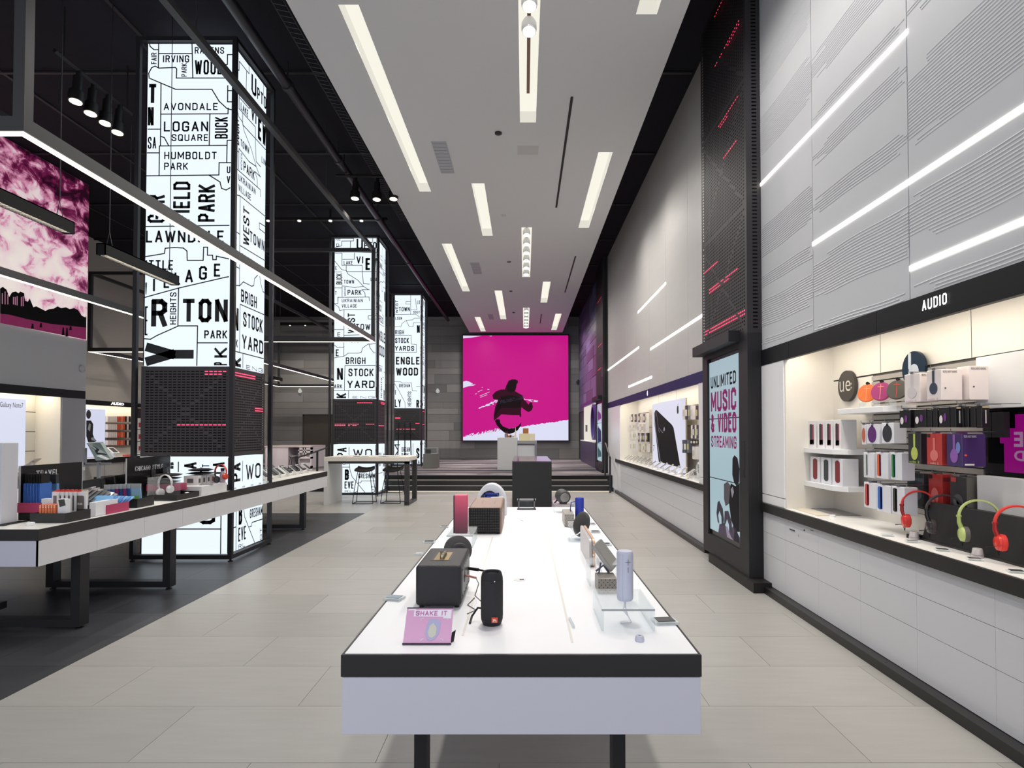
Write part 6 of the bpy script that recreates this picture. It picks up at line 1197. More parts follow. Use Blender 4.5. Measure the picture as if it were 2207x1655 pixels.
# white tube speaker on riser
rp_=riser(1297,1412,1361,.078,.27,'large clear acrylic riser under the white tube speaker',.007)
p=ay(1347,1296,rp_.y-.02); r=(ay(1365,1240,p.y-.04).x-ay(1328,1240,p.y-.04).x)/2*.98; zt=ay(1347,1187,p.y).z; h_=zt-rp_.z
t=thing('tube_speaker','upright white cylinder speaker with a plus mark on the large clear riser','speaker',(p.x,rp_.y-.02,rp_.z)); cy_=rp_.y-.02
b=MB(); b.lathe((p.x,cy_,rp_.z+.0005),[(r*.82,0),(r*.95,.005),(r,.012),(r,h_-.01),(r*.96,h_-.004),(r*.85,h_),(0,h_-.001)],36); part('body',b,mat((196,198,216),.45),t,smooth=True)
b=MB(); xx=p.x+.007; yy=cy_-r*.985; zc=rp_.z+h_*.8; b.box(xx-.011,xx+.009,yy-.002,yy,zc-.0005,zc+.0005); b.box(xx-.0006,xx+.0006,yy-.002,yy,zc-.011,zc+.011); b.box(xx-.0006,xx+.0006,yy-.002,yy,zc-.038,zc-.018); part('plus_mark',b,mat((90,96,110),.4),t)
b=MB(); b.box(p.x-r*.42,p.x-r*.4,cy_-r*.93,cy_-r*.9,rp_.z+.006,rp_.z+h_-.006); part('spine_seam',b,mat((160,164,184),.5),t)
b=MB(); b.tube([(p.x,cy_,rp_.z-.007),(p.x-.008,cy_,.94),(p.x+.01,cy_-.01,.92),(p.x+.004,cy_+.01,.95),(p.x,cy_,rp_.z-.007)],.0022,6); b.tube([(p.x,cy_,.94),(p.x+.02,cy_-.02,.903),(p.x-.02,cy_-.03,.903)],.0022,6); b.lathe((p.x,cy_,.95),[(.004,0),(.004,.02)],8); part('white_cable',b,mat((225,225,230),.4),t)
p=az(1380,1384,.9); t=thing('security_puck','small white ring-shaped puck near the right front corner of the table','puck',(p.x,p.y+.012,.9)); b=MB(); b.lathe((p.x,p.y+.012,.9005),[(.0155,0),(.016,.004),(.014,.016),(.012,.018),(.006,.018),(.005,.016),(0,.016)],26); part('body',b,mat((196,198,214),.4),t,smooth=True); b=MB(); b.lathe((p.x,p.y+.012,.917),[(.0055,0),(.0055,.0005)],14); part('hole',b,mat((110,112,128),.5),t)
p=az(1232,1345,.9); b=MB(); b.obox((p.x,p.y,.906),.004,.05,.004,Matrix.Rotation(.08,3,'Z')); solo('cable_clip',b,ACE,'slim clear strip clip lying along the table seam','clip')
# ================= LEFT WALL =================
XW=-9.1
t=thing('earth_poster','tall pink and black poster of a planet over a city skyline on the left wall','poster',(XW,9.5,3.49))
pm_=bpy.data.materials.new('planet_print'); pm_.use_nodes=True; nt=pm_.node_tree; bb=nt.nodes['Principled BSDF']; bb.inputs['Roughness'].default_value=.4
tc=nt.nodes.new('ShaderNodeTexCoord'); mp=nt.nodes.new('ShaderNodeMapping'); mp.inputs['Scale'].default_value=(1,1.1,1.5); mp.inputs['Rotation'].default_value=(.35,0,0); nz=nt.nodes.new('ShaderNodeTexNoise'); nz.inputs['Scale'].default_value=2.2; nz.inputs['Detail'].default_value=9; nz.inputs['Distortion'].default_value=.5; nz.inputs['Roughness'].default_value=.62
sp_=nt.nodes.new('ShaderNodeSeparateXYZ'); m1=nt.nodes.new('ShaderNodeMapRange'); m1.inputs[1].default_value=6.9-3.49; m1.inputs[2].default_value=4.4-3.49; m1.inputs[3].default_value=-.05; m1.inputs[4].default_value=.22
ad=nt.nodes.new('ShaderNodeMath'); ad.operation='ADD'; cr=nt.nodes.new('ShaderNodeValToRGB'); e=cr.color_ramp.elements; e[0].position=.36; e[0].color=lin((40,6,28)); e[1].position=.74; e[1].color=lin((252,240,232)); q=e.new(.46); q.color=lin((120,28,78)); q=e.new(.55); q.color=lin((226,150,184)); q=e.new(.62); q.color=lin((246,222,226))
# darker towards the planet's far edge
m2=nt.nodes.new('ShaderNodeMapRange'); m2.inputs[1].default_value=1.2; m2.inputs[2].default_value=3.0; m2.inputs[3].default_value=0; m2.inputs[4].default_value=-.13; a2=nt.nodes.new('ShaderNodeMath'); a2.operation='ADD'
nt.links.new(tc.outputs['Object'],mp.inputs[0]); nt.links.new(mp.outputs[0],nz.inputs[0]); nt.links.new(tc.outputs['Object'],sp_.inputs[0]); nt.links.new(sp_.outputs[2],m1.inputs[0]); nt.links.new(sp_.outputs[1],m2.inputs[0]); nt.links.new(nz.outputs[0],ad.inputs[0]); nt.links.new(m1.outputs[0],ad.inputs[1]); nt.links.new(ad.outputs[0],a2.inputs[0]); nt.links.new(m2.outputs[0],a2.inputs[1]); nt.links.new(a2.outputs[0],cr.inputs[0]); nt.links.new(cr.outputs[0],bb.inputs['Base Color']); nt.links.new(cr.outputs[0],bb.inputs['Emission Color']); bb.inputs['Emission Strength'].default_value=.55
b=MB(); b.box(XW,XW+.03,6.5,12.47,3.49,6.73); lb=part('light_panel',b,pm_,t)
def lw(px,py,k=1): v=ax(px,py,XW+.03+.003*k); return v
SIL=mat((14,4,10),.5,emit=.05); b=MB()
sky=[(0,622),(6,618),(14,624),(20,640),(26,630),(34,628),(40,632),(44,628),(52,632),(54,648),(60,650),(64,643),(72,662),(78,660),(86,664),(98,670),(106,666),(116,665),(124,660),(132,664),(142,662),(150,666),(160,664),(168,668),(176,680),(184,684),(186,680)]
pts=[lw(*p) for p in sky]+[lw(186,708),lw(120,700),(0,0,0)]
pts=[lw(*p) for p in sky]+[lw(186,706)]+[lw(150,702),lw(110,698),lw(60,688),lw(20,678),lw(0,676)]
b.poly(pts); part('skyline_picture',b,SIL,t,label='black skyline and tree line')
b=MB(); b.poly([lw(0,676),lw(20,678),lw(60,688),lw(110,698),lw(150,702),lw(186,706),lw(186,732),lw(0,696)]); part('plaza_picture',b,mat((128,40,84),.5,emit=.4,noise=.3,scale=6),t)
b=MB()
for (x,y,h_) in ((70,704,10),(88,702,9),(136,716,16),(144,718,18),(152,708,8)): b.poly([lw(x-3,y+h_*.4,2),lw(x+3,y+h_*.4,2),lw(x+2,y-h_*.6,2),lw(x-1,y-h_*.7,2)])
part('walker_picture',b,SIL,t)
b=MB()
for (x,y0,y1) in ((4,632,655),(10,628,656),(16,634,656),(28,640,656),(32,640,657),(36,638,658),(45,640,660),(49,638,660)): b.poly([lw(x,y0,2),lw(x+2,y0,2),lw(x+2,y1,2),lw(x,y1,2)])
part('window_picture',b,mat((220,150,180),.5,emit=.5),t,kind='stuff')
hd=header('sign_header',XW+.012,2,12.48,2.275,2.434,'black header band on the left wall below the pink planet poster',HM,(7.2,9.8),depth=-.02 if 0 else .05,sgn=-1)
b=MB(); b.lathe((XW,ax(175,794,XW).y,ax(175,794,XW).z),[(.08,0),(.07,.03),(.03,.05)],16,axis=(1,0,0)); solo('wall_camera',b,mat((170,170,172),.4),'small grey dome camera on the wall under the planet poster','camera',smooth=True)
# lit alcove of the left wall (9.2..11.86)
b=MB(); b.box(-9.62,-9.6,9.2,11.86,.87,2.43); bk=part('alcove_back',b,mat((228,222,208),.45,key='alL'),wall_left)
b=MB()
for z in (1.98,1.60,1.22): b.box(-9.6,-9.598,9.2,11.84,z-.006,z+.006)
part('joint_line',b,mat((60,50,40),.5),bk)
b=MB(); b.box(-9.6,-9.11,11.84,11.858,.87,2.43); part('alcove_side',b,mat((228,222,208),.45,key='alL'),wall_left)
b=MB(); b.box(-9.12,-9.09,11.862,12.495,.87,2.27); part('panel',b,mat((150,151,155),.4),wall_left)
b=MB(); b.box(-9.6,-9.08,9.2,12.49,.80,.87); solo('wall_counter',b,mat((226,222,214),.3),'white worktop in the lit alcove on the left wall','counter')
b=MB(); b.box(-9.5,-9.3,9.3,11.8,2.39,2.41); solo('alcove_lamp',b,mat((255,236,200),emit=2),'strip lamp hidden above the lit alcove on the left wall','lamp')
lamp('AREA',(-9.36,10.6,2.38),LPA*2.6,color=(1,.9,.76),size=.2,size_y=2.4,name='alcove_light')
p=ax(56,861,-9.5); b=MB(); t=thing('light_poster','white lit phone poster reading Galaxy in the left alcove','poster',(-9.5,10.6,.9)); b.box(-9.56,-9.5,9.6,p.y,.9,p.z); part('light_box',b,mat((226,230,250),emit=.9,key='lp2'),t)
b=MB(); a_=ax(0,872,-9.497); c_=ax(50,874,-9.497); b.text('Galaxy Note7',(-9.497,a_.y,2.02),(0,c_.y-a_.y,0),(0,0,.12),.0,1.0); part('lettering',b,INK,t)
b=MB(); c_=ax(70,1000,-9.3); b.obox((-9.3,c_.y,1.02),.12,.09,.006,Matrix.Rotation(-.6,3,'Y')); b.box(-9.33,-9.27,c_.y-.03,c_.y+.03,.87,1.02); solo('display_tablet',b,mat((190,184,180),.3),'pale tilted tablet on the counter in the left alcove','tablet')
# ---- rear left wall
XV=-11.5
header('sign_header',XV+.012,12.5,20.5,2.31,2.437,'thin black header with a small white sign on the far left wall',HM,(15.5,18.),depth=.05,sgn=-1)
b=MB(); a_=ax(239,872,XV+.02); b.text('AUDIO',(XV+.02,a_.y,2.345),(0,.55,0),(0,0,.075),.06,.9); solo('lit_sign',b,LEDW,'tiny glowing white sign on the far left header','sign')
b=MB(); b.box(-12.,-11.98,12.5,20.5,.87,2.43); bk=part('alcove_back',b,mat((226,220,206),.45,key='alL2'),wall_left_b)
b=MB(); b.box(-12,-11.52,20.42,20.49,.87,2.43); part('alcove_side',b,mat((226,220,206),.45,key='alL2'),wall_left_b)
lamp('AREA',(-11.74,16.5,2.38),LPA*7,color=(1,.9,.78),size=.2,size_y=7,name='alcove_light')
b=MB(); b.box(-11.8,-11.7,13,20,2.395,2.41); solo('alcove_lamp',b,mat((255,236,200),emit=2),'strip lamp hidden above the far left alcove','lamp')
t=thing('wall_counter','white worktop with a black edge along the far left wall','counter',(-11.7,16.5,0)); b=MB(); b.box(-12,-11.45,12.6,20.4,.80,.88); part('top',b,WHT,t); b=MB(); b.box(-11.45,-11.42,12.6,20.4,.74,.88); part('edge_band',b,BLK,t)
for i in range(10): b=MB(); b.box(-12,-11.47,12.62+i*.78,13.38+i*.78,.06,.735); part('drawer',b,mat((170,168,164),.4),t)
b=MB(); b.box(-12,-11.55,12.6,20.4,0,.058); part('toe_kick',b,BLK,t)
# poster with legs
a_=ax(190,885,-11.8); c_=ax(227,883,-11.8); t=thing('light_poster','white lit poster with a dark running figure on the far left wall','poster',(-11.8,16.8,.9)); b=MB(); b.box(-11.86,-11.8,a_.y-.6,c_.y,.9,2.22); part('light_box',b,mat((222,226,250),emit=.85,key='lp3'),t)
def fp(px,py,k=1): v=ax(px,py,-11.797+.002*k); return v
b=MB(); b.poly([fp(*q) for q in ((186,906),(196,906),(201,914),(200,935),(203,944),(208,950),(203,953),(190,953),(186,940))]); b.ell(fp(191,893),(0,.09,0),(0,0,.12)); pt=part('figure_picture',b,mat((24,24,28),.5),t)
b=MB(); b.poly([fp(*q,k=2) for q in ((189,925),(192,912),(196,914),(194,930))]); b.poly([fp(*q,k=2) for q in ((196,944),(201,942),(207,950),(198,949))]); part('figure_highlight',b,mat((190,190,196),.5,emit=.3),pt)
# accessory racks
t=thing('slatwall','grey slatted rack carrying orange and white packs on the far left wall','display wall',(-11.95,17.5,1)); ya_=ax(230,920,-11.95).y; yb_=ax(288,920,-11.95).y; z=1.12
while z<2.0: b=MB(); b.box(-11.97,-11.95,ya_,yb_,z,z+.05); part('slat',b,mat((150,146,138),.4),t); z+=.06
for r_,(py0,py1) in enumerate(((897,909),(914,926),(931,943),(949,959))):
    for i in range(12):
        px=232+i*4.2; a_=ax(px,py0,-11.75);c_=ax(px+3.4,py1,-11.75); col=(214,204,198) if i<5 else ((206,84,56) if i in (5,6,8) else ((214,130,100) if i==7 else ((40,34,34) if i in (9,11) else (226,214,206))))
        b=MB(); b.box(-11.85,-11.75,a_.y,c_.y,c_.z,a_.z); solo('accessory_pack',b,mat(col,.4),('white','orange','pale orange','dark')[0 if col in ((214,204,198),(226,214,206)) else 1 if col==(206,84,56) else 2 if col==(214,130,100) else 3]+' pack on the '+('top','second','third','lowest')[r_]+' row of the far left rack, '+ORD[i]+' from left','pack','accessory packs on the far left rack')
a_=ax(291,883,-11.45); c_=ax(313,883,-11.45); t=thing('display_stand','black display panel with three white packs beside the nearest pillar','display',(-11.45,(a_.y+c_.y)/2,.9)); b=MB(); b.box(-11.49,-11.45,a_.y,c_.y,.9,2.3); part('board',b,mat((34,30,32),.5),t)
for (py0,py1) in ((901,925),(926,950),(952,975)):
    p0_=ax(296,py0,-11.44);p1_=ax(303,py1,-11.44); b=MB(); b.box(-11.449,-11.42,p0_.y,p1_.y,p1_.z,p0_.z); pk=part('white_pack',b,mat((205,200,200),.4),t); b=MB(); b.box(-11.42,-11.418,p0_.y+.03,p1_.y-.03,p1_.z+.06,(p0_.z+p1_.z)/2+.03); part('print',b,mat((150,40,50),.4),pk)
b=MB(); b.box(-11.449,-11.40,a_.y+.02,c_.y-.02,.93,.97); part('ledge',b,WHT,t)
p=ax(244,973,-11.6); t=thing('display_tablet','white framed tablet on a stand on the far left counter','tablet',(-11.6,p.y,.88)); M=Matrix.Rotation(radians(40),3,'Y'); b=MB(); b.obox((-11.6,p.y,1.07),.13,.14,.01,M); part('frame',b,WHT,t,bevel=.008); b=MB(); b.obox(Vector((-11.6,p.y,1.07))+M@Vector((0,0,.0115)),.1,.1,.001,M); part('screen',b,BLK,t); b=MB(); b.box(-11.66,-11.56,p.y-.04,p.y+.04,.881,1.04); part('stand',b,WHT,t)
b=MB(); b.box(-11.6,-11.5,p.y+.4,p.y+.9,.881,.93); solo('red_tray',b,mat((210,90,90),.4),'low pale red tray beside the white framed tablet','tray')
# ================= LEFT COUNTER =================
CX0,CY0,CY1=-3.585,4.47,11.0
t=thing('island_counter','long white island counter with a black edge band running along the left side','counter',(-4.6,7.7,0))
# counter plan with a hole round the pillar: front, side strip, rear
def slab(b,x0,x1,y0,y1,z0,z1): b.box(x0,x1,y0,y1,z0,z1)
b=MB(); slab(b,-6.4,CX0-.012,CY0+.012,7.40,.80,.877); slab(b,-6.4,CX0-.012,8.68,CY1-.012,.80,.877); slab(b,-6.4,-4.9,7.40,8.68,.80,.877); part('top_surface',b,mat((232,232,228),.3,key='lt'),t)
b=MB(); b.box(-6.4,CX0,CY0,CY0+.012,.794,.876); b.box(CX0-.012,CX0,CY0+.012,CY1,.794,.876); b.box(-6.4,CX0-.012,CY1-.012,CY1,.794,.876); part('edge_band',b,mat((31,29,29),.42),t)
ys_=[CY0]+[ax(px,1150,CX0).y for px in (210,312,394,463,518,562,600,632,660)]+[CY1]
b=MB(); b.box(-6.4,CX0-.0035,CY0+.003,CY0+.02,.603,.792); part('apron_end',b,mat((206,206,222),.4,key='apl'),t)
for a_,c_ in zip(ys_,ys_[1:]): b=MB(); b.box(CX0-.02,CX0-.003,a_+(.003 if a_==CY0 else .0015),c_-.0015,.603,.792); part('apron_panel',b,mat((208,208,212),.4,key='apm'),t)
b=MB(); b.box(-6.38,CX0-.021,CY0+.021,7.40,.61,.79); b.box(-6.38,CX0-.021,8.68,CY1-.02,.61,.79); part('underframe',b,mat((90,90,94),.6),t)
# U legs: planes parallel to the camera
def ulg(px0,px1,pyb,py_in,label=None):
    a_=az(px0,pyb,.022); x0=a_.x; x1=az(px1,pyb,.022).x; y=a_.y; s=.075
    b=MB(); b.box(x0,x0+s,y,y+s*1.4,.022,.61); part('leg',b,BLKM,t); b=MB(); b.box(x1-s,x1,y,y+s*1.4,.022,.61); part('leg',b,BLKM,t)
    b=MB(); b.box(x0+s,x1-s,y,y+s*1.4,.022,.022+s*.8); part('foot_rail',b,BLKM,t)
    b=MB()
    for x in (x0+s/2,x1-s/2): b.lathe((x,y+.05,0),[(.03,0),(.03,.006),(.01,.01),(.01,.023)],12)
    part('levelling_foot',b,BLKM,t)
ulg(-230,171,1351,0); ulg(98,366,1266,0); ulg(505,655,1139,0)
b=MB(); b.box(-6.0,-4.62,5.25,5.42,.03,.09); p=az(0,1330,.05); part('floor_rail',b,BLKM,t)
# raised trim + white tower
b=MB(); b.box(-6.3,-3.98,4.62,4.66,.878,.884); b.box(-4.02,-3.99,4.66,7.3,.878,.884); solo('display_plinth',b,mat((30,30,31),.4),'flat black plinth line on the island counter under the white tower','plinth')
t=thing('display_tower','tall white block cut by the left picture edge on the island counter','tower',(-4.4,4.73,.885)); b=MB(); b.box(-4.9,-4.03,4.66,4.81,.886,1.512); part('block',b,mat((206,207,214),.35),t,bevel=.003); b=MB(); b.box(-4.95,-4.01,4.64,4.83,.8845,.8865); part('base_ledge',b,BLK,t)  # tower stands on a thin black base
# two acrylic signs
def acsign(px0,px1,py0,X,word,label,wy0,wy1,wpx0,wpx1,second=None):
    a_=ax(px0,py0,X);c_=ax(px1,py0,X); z1=a_.z; t=thing('acrylic_sign',label,'sign',(X,(a_.y+c_.y)/2,.878)); b=MB(); b.box(X-.012,X-.008,a_.y,c_.y,.879,z1); part('backing',b,mat((36,34,34),.25),t)
    b=MB(); b.box(X-.006,X,a_.y-.01,c_.y+.01,.879,z1+.01); part('acrylic_front',b,mat((24,23,25),.18,spec=.35,key='acs'),t)
    b=MB(); b.box(X,X+.002,a_.y-.016,a_.y+.004,.879,z1+.01); part('polished_edge',b,ACE,t); b=MB(); b.box(X,X+.0015,c_.y+.004,c_.y+.012,.879,z1+.01); part('polished_edge',b,ACE,t)
    zz0,zz1=ax(wpx0,wy1,X).z,ax(wpx0,wy0,X).z; y0=ax(wpx0,wy0,X).y;y1=ax(wpx1,wy0,X).y; b=MB(); b.cond(word,(X+.001,y0,zz0),(0,y1-y0,0),(0,0,zz1-zz0),.19,.3); part('lettering',b,mat((214,214,220),.4),t)
    if second: b=MB(); b.text(second,(X+.001,y0,zz0-.10),(0,y1-y0,0),(0,0,.07),.02,.92); part('lettering',b,mat((214,214,220),.4),t)
acsign(273,366,990,-4.1,'CHICAGO STYLE','black acrylic sign reading CHICAGO STYLE on the island counter',1005,1015.5,291,351)
acsign(44,176,1007,-4.12,'TRAVEL','long black acrylic sign reading TRAVEL behind the blue bags',1014,1028,78,126,'READY TO MOVE' if 0 else None)
ZT=.878
def tray(x0,x1,y0,y1,h,col,label,group=None,z=ZT,ch=0):
    t=thing('display_tray',label,'tray',((x0+x1)/2,(y0+y1)/2,z),group); w=.006; b=MB(); b.box(x0,x1,y0,y1,z+.0008,z+.008); part('base',b,mat(col,.45),t)
    b=MB(); b.box(x0,x1,y0,y0+w,z+.008,z+h); b.box(x1-w,x1,y0+w,y1,z+.008,z+h); b.box(x0,x0+w,y0+w,y1,z+.008,z+h); b.box(x0+w,x1-w,y1-w,y1,z+.008,z+h); part('rim',b,mat(col,.45),t); return t
MAG=(176,56,96); BK=(30,29,31)
# front black tray with orange packs, radio, white phone packs
a_=az(64,1127,ZT); c_=az(140,1127,ZT); e_=az(193,1116,ZT)
tray(a_.x,-3.63,a_.y,e_.y,.075,BK,'black tray at the front corner of the island counter with orange and white packs')
y=a_.y+.03
for i in range(6):
    p=ay(84+i*6.1,1105,y); q=ay(84+i*6.1+5,1088,y); b=MB(); b.box(p.x,q.x,y,y+.1,ZT+.01,q.z); bb_=solo('orange_pack',b,mat((222,118,72),.45),ORD[i]+' slim orange pack from the left in the front black tray','pack','orange packs in the front black tray',bevel=.001)
    b=MB(); LOC[bb_.name]=bb_.location.copy()
    for k in range(2): 
        b.box(p.x+.005,q.x-.005,y-.001,y-.0004,q.z-.012-.012*k,q.z-.005-.012*k)
    part('print',b,mat((240,225,215),.5),bb_)
p=ay(122,1108,y);q=ay(142,1076,y); b=MB(); b.box(p.x,q.x,y+.01,y+.05,ZT+.01,q.z); t=solo('radio_pack',b,mat((222,222,226),.45),'white pack with a small black screen device picture in the front black tray','pack'); LOC[t.name]=t.location.copy(); b=MB(); b.prism([(p.x+.005,y+.009,q.z-.005),(q.x-.02,y+.009,q.z-.0),(q.x-.008,y+.009,q.z-.05),(p.x+.018,y+.009,q.z-.062)],(0,-.002,0)); part('screen_print',b,mat((50,52,44),.3),t); b=MB(); b.ell((q.x-.02,y+.009,ZT+.035),(.01,0,0),(0,0,.014),(0,-.001,0)); part('button_print',b,BLK,t)
p=ay(90,1090,y+.12);q=ay(133,1078,y+.12); b=MB(); b.box(p.x,q.x,y+.115,y+.16,ZT+.01,q.z+.012); solo('accessory_carton',b,mat((224,222,224),.45),'low white carton behind the orange packs','box')
for i in range(6):
    yy=a_.y+.13+.03*i; x0=ay(112+i*10,1100,yy).x; w_=.045 if i<5 else .1
    p=ay(112+i*9.5,1060,yy); b=MB(); xw=p.x; b.box(xw,xw+w_,4.98-.035*(5-i)*0,5.02,ZT+.01,p.z+.0) if 0 else b.box(xw,xw+w_,yy,yy+.022,ZT+.01,p.z)
    o_=solo('phone_case_pack',b,mat((222,222,224),.4),('leftmost white phone case pack in the front tray','second white phone case pack in the front tray','third white phone case pack in the front tray','fourth white phone case pack in the front tray','fifth white phone case pack in the front tray','nearest white pack with a rounded grey case picture, at the tray end')[i],'pack','white phone case packs in the front tray',bevel=.001); LOC[o_.name]=o_.location.copy()
    b=MB(); h_=p.z-ZT
    if i<5: b.box(xw+.012,xw+w_-.006,yy-.001,yy-.0003,ZT+h_*.3,p.z-.03)
    else:
        b.prism([(xw+.05+.036*max(-1,min(1,1.35*cos(a2))),yy-.001,ZT+.02+h_*.5+.058*max(-1,min(1,1.25*sin(a2)))) for a2 in [2*pi*k/24 for k in range(24)]],(0,-.001,0))
    part('case_print',b,mat((104,104,106) if i<5 else (98,94,90),.4),o_)
    if i==5: b=MB(); b.text('88:88',(xw+.03,yy-.0025,ZT+h_*.5),(.042,0,0),(0,0,.018),.01); part('lettering',b,mat((220,218,216),.4),o_)
    b=MB(); b.prism([(xw+.0,yy+.012,p.z),(xw+.045,yy+.012,p.z),(xw+.055,yy+.012,p.z+.022),(xw+.03,yy+.012,p.z+.018)],(0,.006,0)); part('red_tag',b,mat((214,66,56),.5),o_,label='red hang tab')
# pink tray with blue dry bags behind
a_=az(40,1103,ZT); yb_=a_.y+.3
b=MB(); b.box(-4.12,-3.94,4.93,5.18,ZT+.001,.94); solo('display_block',b,BLK,'black block under the magenta tray of blue bags','block')
tray(-4.13,-3.93,4.92,5.2,.08,MAG,'magenta tray behind the orange packs carrying the blue bags',z=.94)
for i in range(11):
    yy=4.945; px=50+i*3.4; p=ay(px,1084,yy); q=ay(px,1042,yy); r=ay(px+2,1022,yy); b=MB(); b.prism([(p.x,yy,.955),(p.x+.0095,yy,.955),(p.x+.0085,yy,q.z),(p.x+.001,yy,q.z)],(0,.12,0)); o_=solo('dry_bag',b,mat((44,88,166) if i%2 else (56,106,188),.5),ORD[i]+' slim blue dry bag from the left on the island counter','bag','blue dry bags in the magenta tray'); LOC[o_.name]=o_.location.copy(); b=MB(); b.box(p.x+.0018,p.x+.008,yy+.01,yy+.1,q.z,r.z); part('black_top',b,BLK,o_,label='black rolled top')
yy=5.21; p=ay(86,1084,yy);q=ay(122,1042,yy);r=ay(86,1022,yy); b=MB(); b.box(p.x,q.x,yy,yy+.03,ZT+.001,q.z); o_=solo('dry_bag',b,mat((96,146,200),.45),'light blue bag pack with a black printed card facing the camera','bag'); LOC[o_.name]=o_.location.copy(); b=MB(); b.box(p.x,q.x-.004,yy-.004,yy+.03,q.z,r.z); cd_=part('header_card',b,mat((44,46,50),.5),o_)
b=MB(); b.text('DRY BAG',(p.x+.01,yy-.005,q.z+.04),(.07,0,0),(0,0,.016),.01); b.box(p.x+.03,q.x-.05,yy-.0052,yy-.0045,q.z+.008,q.z+.024); part('print',b,mat((150,200,225),.5),cd_); b=MB(); b.box(p.x+.06,q.x-.02,yy-.006,yy-.001,ZT+.09,q.z-.06); part('label_card',b,mat((196,200,206),.4),o_); b=MB(); b.tube([(p.x+.03+.02*cos(k*.6),yy-.001,q.z-.06+.015*sin(k*.6)) for k in range(8)],.003,5); part('loop_print',b,BLK,o_)
# white box and pink tray with blue packs, clear cosmetic bags
a_=az(192,1113,ZT); c_=az(216,1110,ZT); b=MB(); b.box(a_.x+.0,c_.x+.02,a_.y,a_.y+.28,ZT+.001,ZT+.12); solo('display_block',b,mat((224,224,228),.45),'white block between the front black tray and the magenta tray','block',bevel=.002)
a_=az(217,1108,ZT); c_=az(237,1109,ZT); e_=az(279,1099,ZT)
tray(a_.x,-3.64,c_.y+.01,e_.y,.08,MAG,'magenta tray at the counter edge full of light blue pouches')
for i in range(7):
    yy=5.36+.045*i; b=MB(); x0=-3.86+.004*i; M=Matrix.Rotation(radians(38-3*i),3,'X'); b.obox((-3.745,yy,ZT+.115-.004*i),.085,.055,.004,M); o_=solo('blue_pouch',b,mat((84,146,214) if i%2 else (120,176,226),.35),ORD[i]+' light blue pouch from the front in the edge magenta tray','pouch','light blue pouches in the magenta tray'); LOC[o_.name]=o_.location.copy(); b=MB(); b.obox(Vector((-3.75,yy,ZT+.105-.004*i))+M@Vector((0,0,.0045)),.03,.02,.0006,M); part('print',b,mat((225,235,240),.4),o_)
for i in range(4):
    p=ay(140+i*12,1070,5.25); b=MB(); b.box(p.x,p.x+.045,5.25,5.27,ZT+.08,ZT+.215); o_=solo('card_pack',b,mat((214,204,188),.35),ORD[i]+' cream card pack from the left above the white phone packs','pack','cream card packs behind the phone cases'); LOC[o_.name]=o_.location.copy(); b=MB(); b.box(p.x+.008,p.x+.037,5.249,5.2495,ZT+.13,ZT+.17); part('print',b,mat((190,160,110),.4),o_)
tray(-3.98,-3.77,5.22,5.6,.085,BK,'black tray under the clear grey pouches')
SHN=mat((150,150,152),.12,.5,noise=.5,scale=30,key='foil')
for i in range(7):
    b=MB(); M=Matrix.Rotation(radians(24),3,'X')@Matrix.Rotation(radians(-14+5*i),3,'Y'); b.obox((-3.93+.018*i,5.36+.02*i,ZT+.17-.008*i),.075,.10,.005,M); solo('clear_pouch',b,SHN,ORD[i]+' shiny grey pouch from the left in the heap behind the cream packs','pouch','shiny clear pouches in a heap')
# coloured pouches in black tray (222-298)
a_=az(225,1098,ZT); tray(-3.86,-3.66,5.72,5.98,.085,BK,'black tray of coloured zip pouches beside the magenta tray')
for i,cc in enumerate(((52,92,150),(60,100,160),(150,50,110),(48,80,140),(150,60,120),(44,84,150),(150,190,220))):
    yy=5.76+.02*i; p=ay(224+i*8.5,1094,yy);q=ay(224+i*8.5,1043,yy); w_=.05 if i<6 else .12; b=MB(); 
    b.prism([(p.x+.015,yy,ZT+.01),(p.x+.015+w_,yy,ZT+.01),(p.x+w_,yy,ZT+.2),(p.x,yy,ZT+.2)],(0,.012,0)); o_=solo('zip_pouch',b,mat(cc,.4),('dark blue zip pouch at the left of the coloured row','second dark blue zip pouch of the coloured row','first magenta zip pouch of the coloured row','navy zip pouch between the magenta ones','second magenta zip pouch of the coloured row','blue zip pouch next to the light patterned one','light blue patterned pouch with a green patch facing the camera')[i],'pouch','coloured zip pouches'); LOC[o_.name]=o_.location.copy()
    b=MB(); b.box(p.x-.003,p.x+w_+.003,yy-.001,yy+.013,ZT+.17,ZT+.215); part('clear_top',b,mat((170,174,178),.2),o_)
    if i==6: b=MB(); b.box(p.x+.04,p.x+.11,yy-.002,yy-.0005,ZT+.03,ZT+.10); part('green_patch',b,mat((130,190,90),.4),o_)
# black bags row behind
for i in range(6):
    yy=6.0+i*.16; p=ay(205+i*12,1040,yy); b=MB(); x0=-4.45+.03*i; h_=.26+.012*i
    b.prism([(x0,yy,ZT+.001),(x0+.28,yy,ZT+.001),(x0+.24,yy,ZT+h_),(x0+.05,yy,ZT+h_*.9)],(0,.07,0)); solo('black_bag',b,mat((18,18,20),.3,bump=.3,scale=30,key='lth2'),ORD[i]+' upright black leather bag from the left behind the acrylic signs','bag','black leather bags',bevel=.01)
